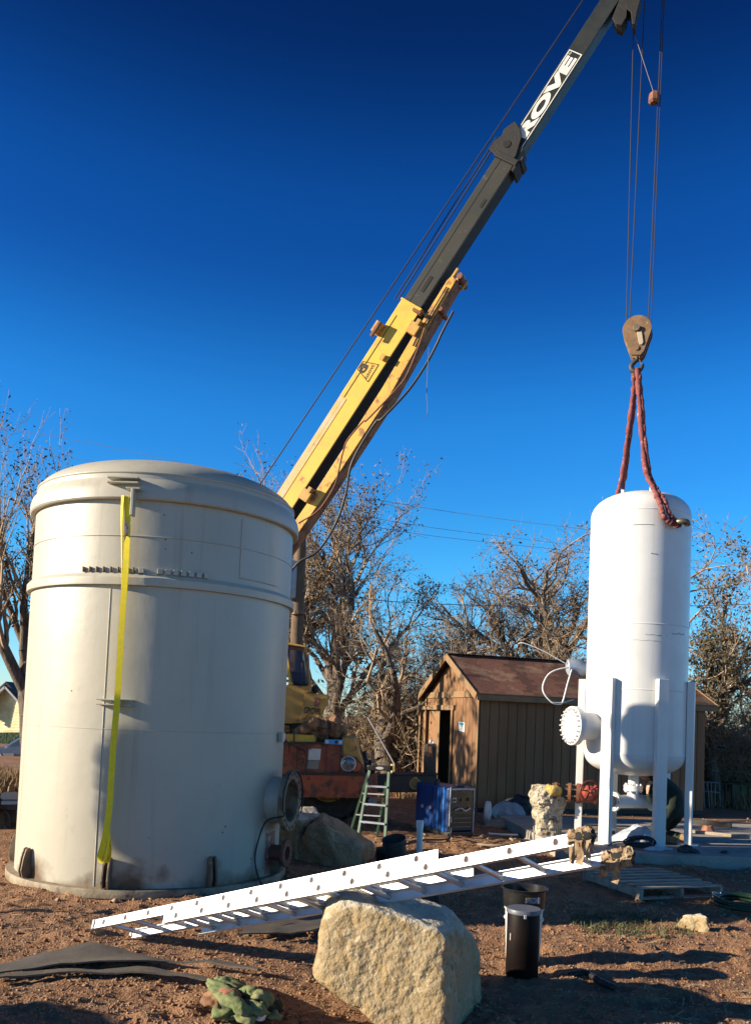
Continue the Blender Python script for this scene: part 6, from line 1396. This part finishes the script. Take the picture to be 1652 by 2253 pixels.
# ================================================================== CLUTTER BY THE SHED WALL
rw = G(1072, 1812)
b = MB(); b.lathe([(0.06, -.03), (0.20, -.035), (0.21, 0), (0.20, .035), (0.06, .03), (0.06, -.03)], 30, frame(rw + (0, 0, .21), (0, 0, 1), (0.94, -.3, 0))); tag(b.build('white_spool', m_white, sm=30), 'white round spool leaning on the shed wall near the welder', 'spool')
b = MB(); b.tube(path3([c7(770, 1300), c7(785, 1340), c7(770, 1440), c7(748, 1540), c7(750, 1600), c7(775, 1650), c7(795, 1620)], (17.4, 16.4)), 0.012, 6); tag(b.build('brown_cord', mat('brown_cord', (0.25, 0.14, 0.07), 0.7), sm=60), 'brown cord hanging down the shed corner to the spool', 'cord')
for i, (x, y, r_, h_, m_, lab) in enumerate(((1120, 1800, .28, .18, m_greyp, 'grey tarp bundle against the shed wall'), (1142, 1796, .26, .22, m_black, 'black rubbish bag against the shed wall'), (1105, 1818, .45, .07, m_wood, 'flat pile of boards and sheet beside the shed'), (1165, 1790, .16, .30, m_greyp, 'small grey box standing left of the insulated pipe'))):
    lump('yard_clutter', lab, 'clutter', G(x, y) + (0, .1, h_ * .8), [(-.9, -.3, .2, r_), (.9, -.3, .2, r_), (0, -.9, .3, r_ * .7), (0, .9, .3, r_ * .7), (-.4, 0, .9, h_), (.4, 0, .9, h_ * .9), (0, 0, -1, h_)], m_, dict(p=7, sub=4, amp=0.07, fr=6, seed=50 + i))
q = np.random.default_rng(12)
for i in range(5):
    x, y = ((1120, 1850), (1075, 1838), (1150, 1862), (1095, 1868), (1050, 1862))[i]; a_ = G(x, y) + (0, 0, .03); an = q.random() * 1.2 - .6; L_ = .3 + .5 * q.random()
    b = MB(); b.tube(spline([a_, a_ + (L_ * .5 * math.cos(an), L_ * .5 * math.sin(an), .02 * q.random()), a_ + (L_ * math.cos(an + .2), L_ * math.sin(an + .2), .01)], 4), 0.018, 7)
    tag(b.build('stick', (m_wood, m_pvc, m_rust, m_black, m_wood)[i], sm=60), ('pale stick on the dirt left of the insulated pipe', 'short white stub on the dirt right of the welder', 'rusty rod on the dirt behind the ladder end', 'black hose piece on the dirt between welder and ladder', 'short pale stick on the dirt below the welder')[i], 'stick', 'sticks on the dirt')

# ================================================================== TREES
def tubes_np(P0, P1, R0, R1, k):
    n = len(P0); t = P1 - P0; t /= np.linalg.norm(t, axis=1)[:, None] + 1e-9
    ref = np.where(np.abs(t[:, 2:3]) > 0.9, np.array([[1.0, 0, 0]]), np.array([[0, 0, 1.0]]))
    A = np.cross(t, ref); A /= np.linalg.norm(A, axis=1)[:, None]; B = np.cross(t, A)
    th = np.arange(k) * 2 * math.pi / k
    ring = A[:, None] * np.cos(th)[None, :, None] + B[:, None] * np.sin(th)[None, :, None]
    V = np.concatenate([P0[:, None] + ring * R0[:, None, None], P1[:, None] + ring * R1[:, None, None]], 1).reshape(-1, 3)
    i = np.arange(n)[:, None] * 2 * k; a = np.arange(k); c = (a + 1) % k
    Q = np.stack([i + a, i + c, i + k + c, i + k + a], -1).reshape(-1, 4)
    return V, Q
def grow(seed, base, d0, H, r0, lv, spread=0.9, up=0.12, wob=0.22, kids=(6, 7, 7, 6), lens=(0.55, 0.5, 0.45, 0.42), trunk=0.45, droop=0.0):
    q = np.random.default_rng(seed)
    O = np.array([base], float); D = np.array([unit(d0)]); L = np.array([H * trunk]); Rr = np.array([r0]); Re = np.array([r0 * .62])
    out = []
    for l in range(lv + 1):
        n = len(O); ns = (7, 6, 5, 4, 3, 2)[min(l, 5)]
        P = [O]; RR = [Rr]; p = O.copy(); d = D.copy()
        for s in range(ns):
            d = d + wob * q.normal(size=(n, 3)) * (0.6 if l == 0 else 1) + np.array([0, 0, up if l < 3 else up * .4 - droop])
            d /= np.linalg.norm(d, axis=1)[:, None]
            p = p + d * (L / ns)[:, None]; P.append(p); RR.append(Rr + (Re - Rr) * (s + 1) / ns)
        P = np.array(P); RR = np.array(RR)
        out.append((P[:-1].reshape(-1, 3), P[1:].reshape(-1, 3), RR[:-1].ravel(), RR[1:].ravel()))
        if l == lv: break
        m = kids[min(l, len(kids) - 1)]
        par = np.repeat(np.arange(n), m); N = len(par)
        t = (0.45 + 0.55 * q.random(N) if l == 0 else 0.2 + 0.8 * q.random(N)); t[::m] = 1.0
        x = t * ns; i0 = np.minimum(x.astype(int), ns - 1); f = (x - i0)[:, None]
        O2 = P[i0, par] * (1 - f) + P[i0 + 1, par] * f
        r2 = RR[i0, par] * (1 - f[:, 0]) + RR[i0 + 1, par] * f[:, 0]
        dd = P[i0 + 1, par] - P[i0, par]; dd /= np.linalg.norm(dd, axis=1)[:, None]
        rn = q.normal(size=(N, 3)); rn -= dd * (rn * dd).sum(1)[:, None]; rn /= np.linalg.norm(rn, axis=1)[:, None]
        sp = spread * (0.55 + 0.6 * q.random(N)); sp[::m] *= 0.45
        D = dd + rn * sp[:, None]; D /= np.linalg.norm(D, axis=1)[:, None]
        L = (L[par] if l else np.full(N, H * 0.62)) * lens[min(l, len(lens) - 1)] * (0.6 + 0.7 * q.random(N)) * (1 if l else 1.35)
        Rr = np.maximum(r2 * (0.5 + 0.2 * q.random(N)), 0.0045); Re = np.maximum(Rr * 0.45, 0.0035)
        O = O2
    return out
def leaves(name, pts, n, size, m, par, seed, sp=0.10):
    q = np.random.default_rng(seed); c = pts[q.integers(0, len(pts), n)]
    keep = fbm(c * 0.9 + seed, 2) > -0.15; c = c[keep]; n = len(c); c = c + q.normal(size=(n, 3)) * sp
    a = q.normal(size=(n, 3)); a /= np.linalg.norm(a, axis=1)[:, None]; b_ = np.cross(a, q.normal(size=(n, 3))); b_ /= np.linalg.norm(b_, axis=1)[:, None]
    s = size * (0.5 + q.random(n))[:, None]; cc = np.cross(a, b_)
    V = np.stack([c - a * s, c + b_ * s * .45 + cc * s * .15, c + a * s, c - b_ * s * .45 + cc * s * .15], 1).reshape(-1, 3)
    V -= np.array(par.location)
    Q = (np.arange(n)[:, None] * 4 + np.arange(4))
    return link(name, mesh_np(name, V, Q), m, par)
def tree(label, seed, base, d0, H, r0, lv=4, nleaf=6000, lsize=0.06, name='bare_tree', leafm=None, group='trees around the yard', big=2, **kw):
    base = np.asarray(base, float); t = root(name, label, 'tree', base, group)
    lev = grow(seed, base, d0, H, r0, lv, **kw)
    for nm_, ls, k, m_ in (('trunk', lev[:big], 8, m_bark), ('twigs', lev[big:], 3, m_twig)):
        P0, P1, A0, A1 = (np.concatenate([x[i] for x in ls]) for i in range(4))
        V, Q = tubes_np(P0, P1, A0, A1, k); me = mesh_np(nm_, V - base, Q)
        if k > 4: smooth(me, 80)
        link(nm_, me, m_, t)
    if nleaf: leaves('leaves', np.concatenate([lev[-1][1], lev[-2][1]]), nleaf, lsize, leafm or m_leaf, t, seed + 1)
    return t
def gb(x, Y): p_ = at(x, 1600, Y); return (p_[0], Y, 0.0)
m_leaf2 = mat('pale_dry_leaves', (0.22, 0.155, 0.075), 0.85, col2=(0.14, 0.10, 0.05), scale=2)
m_twigp = m_twig
tree('bare grey tree with a split trunk at the left edge behind the beige tank', 11, gb(84, 22), (-0.29, 0, 1), 8.6, 0.30, 4, 4500, .045, spread=0.62, up=.26, kids=(7, 7, 7, 6), trunk=.42, wob=.14)
tree('bare tree whose top shows above the middle of the beige tank dome', 12, gb(350, 30), (0, 0, 1), 7.3, 0.22, 4, 1800, spread=0.7, up=.2, kids=(6, 6, 6, 5))
tree('bare tree whose top shows between the beige tank and the crane boom', 13, gb(545, 27), (0.03, 0, 1), 8.9, 0.26, 4, 6000, .04, leafm=m_leaf2, spread=0.7, up=.2, kids=(8, 8, 8, 6))
tree('leafy winter tree right behind the crane boom and utility pole', 14, gb(740, 25), (0.14, 0, 1), 7.9, 0.26, 4, 20000, .045, leafm=m_leaf2, spread=0.8, up=.12, kids=(8, 8, 8, 7))
tree('bare spreading tree between the crane cab and the shed', 15, gb(872, 22), (0.0, 0, 1), 5.6, 0.26, 4, 1500, .05, spread=1.1, up=.04, kids=(8, 8, 8, 7), trunk=.38, wob=.3)
tree('thin bare tree left of the shed behind the crane outrigger', 25, gb(905, 27), (0.05, 0, 1), 5.8, 0.18, 4, 1000, .05, spread=1.1, up=.03, kids=(7, 7, 8, 7), trunk=.35, wob=.3)
tree('broad brown tree behind the shed roof left of the white tank', 16, gb(1118, 27), (0.03, 0, 1), 8.8, 0.30, 4, 8000, .045, spread=0.95, up=.07, kids=(8, 8, 8, 8))
tree('tangled brown tree directly behind the white tank', 17, gb(1265, 26), (0.02, 0, 1), 8.6, 0.28, 4, 8000, .045, leafm=m_leaf2, spread=1.0, up=.06, kids=(8, 8, 8, 8), wob=.3)
tree('dark leafy tree with a crooked trunk right of the white tank', 18, gb(1576, 23), (0.0, 0, 1), 4.9, 0.20, 4, 7000, .05, spread=0.8, up=.14, kids=(7, 7, 7, 5), trunk=.5)
tree('brown leafy tree at the far right edge of the picture', 19, gb(1680, 25), (-0.05, 0, 1), 4.6, 0.22, 4, 8000, .05, leafm=m_leaf2, spread=0.9, up=.08, kids=(7, 8, 7, 5))
# low thickets
def thicket(label, seed, base, w_, h_, n, nleaf, m_=None):
    t = root('brush_thicket', label, 'brush', base, 'thickets of bare brush'); q = np.random.default_rng(seed); base = np.asarray(base, float)
    O = base + np.stack([(q.random(n) - .5) * w_, (q.random(n) - .5) * 1.6, np.zeros(n)], 1); S = []
    D = np.stack([q.normal(size=n) * .35, q.normal(size=n) * .35, np.ones(n)], 1); L = h_ * (0.45 + .6 * q.random(n)); p = O; r_ = .012 + .012 * q.random(n)
    for lev_ in range(3):
        ns = 4; d = D / np.linalg.norm(D, axis=1)[:, None]; Pp = [p]
        for s in range(ns):
            d = d + q.normal(size=d.shape) * .22; d /= np.linalg.norm(d, axis=1)[:, None]; p = p + d * (L / ns)[:, None]; Pp.append(p)
            S.append((Pp[-2], Pp[-1], r_ * (1 - s / ns * .4), r_ * (1 - (s + 1) / ns * .4)))
        m = (5, 4, 0)[lev_]
        if not m: break
        N = len(d); par = np.repeat(np.arange(N), m); ti = q.integers(1, ns + 1, N * m); Pp = np.array(Pp); p = Pp[ti, par]; D = d[par] + q.normal(size=(N * m, 3)) * .8; L = L[par] * .5; r_ = np.maximum(r_[par] * .5, .004)
    P0, P1, A0, A1 = (np.concatenate([x[i] for x in S]) for i in range(4)); V, Q = tubes_np(P0, P1, A0, A1, 3); link('stems', mesh_np('stems', V - base, Q), m_twig, t)
    if nleaf: leaves('leaves', P1[len(P1) // 2:], nleaf, .06, m_ or m_leaf2, t, seed + 3)
    return t
thicket('bare brown brush left of the shed beyond the outrigger', 31, gb(880, 23.5), 2.6, 2.3, 260, 5000)
thicket('dense brown brush behind the shed ridge left of the white tank', 32, (4.0, 24.0, 0), 5.5, 3.3, 420, 4000)
thicket('dense dark brush right of the shed beyond the fence', 33, gb(1610, 24.5), 5.0, 2.6, 480, 6000, m_leaf)
thicket('bare brush low between the crane and the pole', 34, gb(735, 27), 4.5, 2.0, 240, 2500)

# ================================================================== POLE AND WIRES
pole = root('utility_pole', 'brown wooden utility pole rising behind the crane cab', 'utility pole', gb(648, 19.5))
pz = at(662, 1150, 19.5); pb_ = np.array(gb(648, 19.5)); b = MB(); b.tube([pb_, (pb_ + pz) / 2, pz + (0, 0, 1.0)], [0.17, 0.145, 0.12], 16); b.build('shaft', m_pole, pole, sm=60)
tr_c = at(638, 1275, 19.4); b = MB(); b.lathe([(0.001, .45), (0.15, .42), (0.16, .38), (0.16, -.38), (0.15, -.42), (0.001, -.44)], 20, rz(0, tr_c)); b.build('transformer', m_greyp, pole, sm=40)
b = MB(); b.tube([at(657, y, 19.3) for y in (1345, 1352)], 0.16, 14); b.build('pole_band', m_steel, pole)
def wire(label, px_, Y, r_=0.012, m_=None):
    pts = [at(x, y, yy) for (x, y), yy in zip(px_, np.linspace(*Y, len(px_)))]
    b = MB(); b.tube(spline(pts, 6), r_, 5); tag(b.build('power_line', m_ or m_wire), label, 'power line', 'overhead wires')
wire('highest overhead wire crossing behind the beige tank dome and white tank', [(-60, 930), (200, 975), (460, 1030), (925, 1116), (1300, 1166), (1700, 1208)], (27, 24), 0.007)
wire('overhead wire passing just below the highest one on the right', [(-60, 985), (250, 1022), (650, 1105), (910, 1155), (1250, 1198), (1520, 1232), (1700, 1252)], (27, 24), 0.006)
wire('thin overhead wire between the crane boom and right edge, third from the top', [(660, 1120), (900, 1172), (1250, 1212), (1520, 1248), (1700, 1268)], (20, 23), 0.005)
wire('pale overhead cable running level from the pole past the white tank', [(662, 1300), (900, 1326), (1300, 1337), (1520, 1333), (1700, 1328)], (19.4, 22), 0.010, mat('pale_cable', (0.35, 0.36, 0.38), 0.4, 0.3))
wire('service wire sloping down from the pole to the shed roof', [(665, 1330), (780, 1385), (900, 1450), (1010, 1478)], (19.4, 20.6), 0.006, mat('pale_cable', (0.35, 0.36, 0.38)))
b = MB(); b.tube([at(*c6(865, 860), 20.5), at(*c6(1095, 1262), 20.5)], 0.022, 6); tag(b.build('metal_rod', m_aluD), 'slanting pale metal rod leaning between the tree and step ladder', 'rod')
# stacked boxes, wire panels and blocks far behind the step ladder
for i, (x0, y0, x1, y1, Y, m_, lab) in enumerate(((885, 1165, 1000, 1275, 22, m_darkframe, 'dark box behind the step ladder top'), (1000, 1190, 1055, 1268, 21.8, m_darkframe, 'dark louvred cabinet behind the step ladder top'), (1065, 1270, 1100, 1340, 21, mat('yellow_crate', (0.62, 0.5, 0.2), 0.7), 'small yellow crate behind the step ladder top'), (725, 1530, 940, 1650, 18.5, m_greyp, 'pale blue grey bin beneath the crane beam'))):
    o = solid_px('yard_box', [(x0, y0), (x1, y0), (x1, y1), (x0, y1)], Y, 0.7, m_, None, bevel=0.02); tag(o, lab, 'box')
t = root('wire_fence', 'pale pipe fence panel left of the shed', 'fence', at(*c6(1170, 1340), 22.5))
for x0, y0, x1, y1 in ((1110, 1240, 1235, 1236), (1172, 1180, 1172, 1345), (1110, 1240, 1110, 1345), (1228, 1236, 1228, 1345), (1110, 1290, 1235, 1290)):
    b = MB(); b.tube([at(*c6(x0, y0), 22.5), at(*c6(x1, y1), 22.5)], 0.03, 7); b.build('pipe', m_pvc, t, sm=50)
# far-right fence and dumpster
cF = crop(2130, 2300, 0.11543)
Yf = 21.5
t = root('pipe_fence', 'grey steel bar fence panel right of the shed', 'fence', at(*cF(560, 1600), Yf))
for x0, y0, x1, y1 in ((250, 965, 760, 1010), (300, 1225, 760, 1270), (440, 985, 500, 1680), (540, 995, 555, 1650), (645, 1005, 650, 1620), (765, 1010, 780, 1640), (340, 975, 360, 1680), (935, 1040, 935, 1560)):
    b = MB(); b.tube([at(*cF(x0, y0), Yf), at(*cF(x1, y1), Yf)], 0.016 if x0 != 935 else 0.02, 7); b.build('bar', mat('grey_bar', (0.22, 0.21, 0.21), 0.5) if x0 != 935 else m_darkframe, t, sm=50)
for x_ in (1108,):
    b = MB(); b.tube([at(*cF(x_, 1030), Yf), at(*cF(x_, 1620), Yf)], 0.03, 8); b.build('post', m_darkframe, t, sm=50)
b = MB(); b.tube([at(*cF(780, 1030), Yf), at(*cF(1600, 1040), Yf)], 0.02, 7); b.build('top_rail', m_darkframe, t)
m_dump = mat('green_dumpster_paint', (0.07, 0.13, 0.045), 0.65, col2=(0.09, 0.12, 0.04), scale=3, col3=(0.20, 0.09, 0.04), scale3=2.2, lo3=0.5, hi3=0.66)
t = root('dumpster', 'rust streaked green steel dumpster at the right edge behind dry grass', 'dumpster', at(*cF(1360, 1680), 22.6))
o = solid_px('bin', [(1135, 1050), (1585, 1065), (1580, 1720), (1125, 1720)], 22.6, 1.3, m_dump, t, cF, 0.02); solid_px('rim', [(1125, 1040), (1600, 1055), (1600, 1085), (1125, 1072)], 22.55, 1.4, m_dump, t, cF, 0.01)
for x_ in (1150, 1370, 1570): solid_px('rib', [(x_ - 12, 1085), (x_ + 12, 1085), (x_ + 10, 1710), (x_ - 12, 1710)], 22.54, 0.08, m_dump, t, cF, 0.006)
o = solid_px('white_cabinet', [(790, 1050), (1105, 1060), (1105, 1520), (790, 1500)], 24.0, 0.8, mat('pale_cabinet', (0.55, 0.56, 0.54), 0.5), None, cF, 0.02); tag(o, 'pale grey cabinet behind the bar fence', 'cabinet')
for z_ in (1140, 1215, 1270):
    solid_px('cabinet_slot', [(800, z_), (1095, z_ + 8), (1095, z_ + 30), (800, z_ + 22)], 23.99, 0.05, m_darkframe, o, cF, 0)
o = solid_px('stone_block', [(390, 1490), (770, 1540), (770, 1650), (520, 1610)], 22.2, 0.4, mat('pale_stone', (0.62, 0.52, 0.36), 0.9), None, cF, 0.03); tag(o, 'row of sunlit pale blocks at the foot of the bar fence', 'block')

# ================================================================== HOUSE, CAR AND TRAILER AT THE LEFT EDGE
cL = crop(0, 2050, 0.2439)
hs_ = root('yellow_house', 'yellow sided house gable at the left edge behind the trees', 'house', at(*cL(70, 880), 40))
m_side = mat('cream_siding', (0.70, 0.60, 0.34), 0.7, col2=(0.58, 0.46, 0.22), scale=3)
YH_ = lambda x, o=0.0: 40 - 0.0021 * x + o
b = MB(); b.solid([at(*cL(*p_), YH_(p_[0])) for p_ in ((-500, 880), (300, 870), (300, 560), (75, 305), (-500, 850 - 200))], (4, 7, 0)); b.build('wall', m_side, hs_)
for k in range(9):
    a_, e_ = at(*cL(-400, 540 + k * 38), YH_(-400, -.02)), at(*cL(290, 530 + k * 38), YH_(290, -.02)); b = MB(); b.bar(a_, e_, 0.03, 0.02); b.build('siding_board', m_side, hs_)
for p0_, p1_ in (((75, 285), (310, 545)), ((75, 285), (-320, 640))):
    a_, e_ = at(*cL(*p0_), 39.5), at(*cL(*p1_), 39.5); b = MB(); b.bar(a_, e_, 0.08, 0.22, (0, 1, 0)); b.build('barge_board', m_white, hs_)
    b = MB(); b.solid([a_ + (0, 0, .12), e_ + (0, 0, .12), e_ + (0, 0, .25), a_ + (0, 0, .25)], (0, 10, 0)); b.build('roof', m_darkframe, hs_)
for x_ in (52, 108):
    wf = solid_px('window', [(x_ - 6, 395), (x_ + 44, 400), (x_ + 42, 515), (x_ - 6, 512)], 39.97, 0.05, m_white, hs_, cL, 0); solid_px('pane', [(x_, 405), (x_ + 34, 408), (x_ + 33, 508), (x_, 505)], 39.95, 0.03, m_dark, wf, cL, 0)
solid_px('porch', [(-500, 870), (300, 862), (300, 1130), (-500, 1130)], 38.5, 1.2, mat('hedge_green', (0.05, 0.09, 0.04), 0.9, bump=1.0, bscale=9, dist=0.1), hs_, cL, 0.03)  # one even dark green, roughened by bump
# car: side-on nose to the left
ca = np.array([*at(*cL(120, 1280), 31)[:2], 0.0]); car = root('parked_car', 'dark blue grey car parked at the left edge half hidden by the tank', 'car', ca)
zc = lambda x, y: at(*cL(x, y), 30.0)
m_car = mat('car_paint', (0.10, 0.14, 0.22), 0.25, 0.3, coat=0.6)
body = [(-260, 1280), (-260, 1090), (-200, 1060), (0, 1045), (60, 1040), (240, 925), (600, 905), (820, 1030), (1000, 1050), (1010, 1270)]
b = MB(); b.solid([zc(*p_) for p_ in body], (0, 1.8, 0)); b.build('body', m_car, car, bevel=0.08)
b = MB(); b.solid([zc(*p_) + (0, -.01, 0) for p_ in ((80, 1035), (250, 940), (590, 920), (760, 1030))], (0, .05, 0)); b.build('side_window', m_glass, car)
for x_, w_ in ((100, 90), (-30, 60)):
    b = MB(); b.solid([zc(*p_) + (0, -.02, 0) for p_ in ((x_ - w_ * .6, 1130), (x_ + w_, 1125), (x_ + w_ * .9, 1170), (x_, 1195), (x_ - w_ * .6, 1190))], (0, .05, 0)); b.build('headlight', mat('headlamp', (0.30, 0.33, 0.36), 0.15, 0.4), car, bevel=0.01)
b = MB(); b.tube([zc(-20, 1165) + (0.12 * math.cos(a), -.03, 0.12 * math.sin(a)) for a in np.linspace(0, 6.28, 19)[:-1]], 0.02, 6, closed=True); b.build('badge_ring', m_white, car)
solid_px('bumper', [(-250, 1215), (230, 1210), (220, 1262), (-250, 1268)], 29.96, 0.1, m_greyp, car, cL, 0.03)
for x_ in (260, 830):
    b = MB(); b.lathe([(0.001, -.1), (0.3, -.1), (0.34, -.05), (0.34, .1), (0.001, .1)], 28, frame(zc(x_, 1262), (1, 0, 0), (0, -1, 0))); b.build('wheel', m_tyre, car, sm=40)
tl0 = at(*cL(60, 2060), 13.2); tl0[2] = 0; t = root('flat_trailer', 'dark low trailer deck at the left edge beside the beige tank', 'trailer', tl0)
Yt = 13.2
solid_px('deck', [(-700, 1775), (330, 1785), (330, 1850), (-700, 1840)], Yt, 2.2, m_darkframe, t, cL); solid_px('side_panel', [(-700, 1850), (60, 1850), (60, 2100), (-700, 2100)], Yt + .1, 1.8, mat('trailer_grey', (0.12, 0.11, 0.09), 0.8), t, cL)
for x_ in (110, 260):
    b = MB(); b.tube(spline([at(*cL(x_ - 50, 1860), Yt), at(*cL(x_, 1900), Yt), at(*cL(x_ + 20, 1980), Yt), at(*cL(x_ + 15, 2090), Yt)], 5), 0.03, 8); b.build('strut', m_black, t, sm=60)
for x_ in (-300, 700):
    cw = at(*cL(x_, 2000), Yt - .1); cw[2] = .33; tyre(cw, (0, 1, 0), 0.34, 0.22, t)

# ================================================================== UNSEEN TREES AND HEDGE ADDED ON THE SUNNY SIDE TO CAST SHADOWS
jt = root('shade_tree', 'unseen tree with a crown shaped to shade the beige tank', 'tree', (-8.4, 6.95, 0), 'trees around the yard')
b = MB(); b.tube([(-8.4, 6.95, 0), (-8.42, 6.93, 1.2), (-8.4, 6.95, 2.6)], [0.09, 0.07, 0.05], 10); b.build('trunk', m_bark, jt, sm=60)
lump('crown', None, None, np.array((-8.4, 6.95, 3.2)), [(1, 0, 0, .6), (-1, 0, 0, .6), (0, 1, 0, .538), (0, -1, 0, .5), (0, 0, 1, .95), (0, 0, -1, .85), (0, .75, .66, .86), (0, .7, -.72, .9)], mat('shade_foliage', (0.05, 0.07, 0.03), 0.9, bump=1.0, bscale=30, dist=0.05), dict(p=7, sub=5, amp=0.032, fr=5, seed=77, fine=0.02), parent=jt)  # unseen crown, its edge shaped to throw a ragged shadow on the tank
tree('dense tree on the sunny side left of the crane', 42, (-9.2, 13.6, 0), (0, 0, 1), 4.6, 0.2, 4, 14000, .10, name='leafy_tree', spread=0.5, up=.16)
tree('leafy tree on the sunny side facing the shed', 43, (-12, 17.2, 0), (0, 0, 1), 6.4, 0.25, 4, 8000, .10, name='leafy_tree', spread=0.9, up=.08)
lump('shade_hedge', 'unseen foliage block added to shade the foreground', 'shade_hedge', np.array((-6.2, 3.1, 0.72)), [(1, 0, 0, .5), (-1, 0, 0, .5), (0, 1, 0, 1.65), (0, -1, 0, 1.65), (0, 0, 1, .80), (0, 0, -1, .74)], mat('shade_foliage', (0.05, 0.07, 0.03)), dict(p=8, sub=5, amp=0.10, fr=2.5, seed=81, fine=0.03))  # made-up hedge out of view, sized to shade the lower left ground
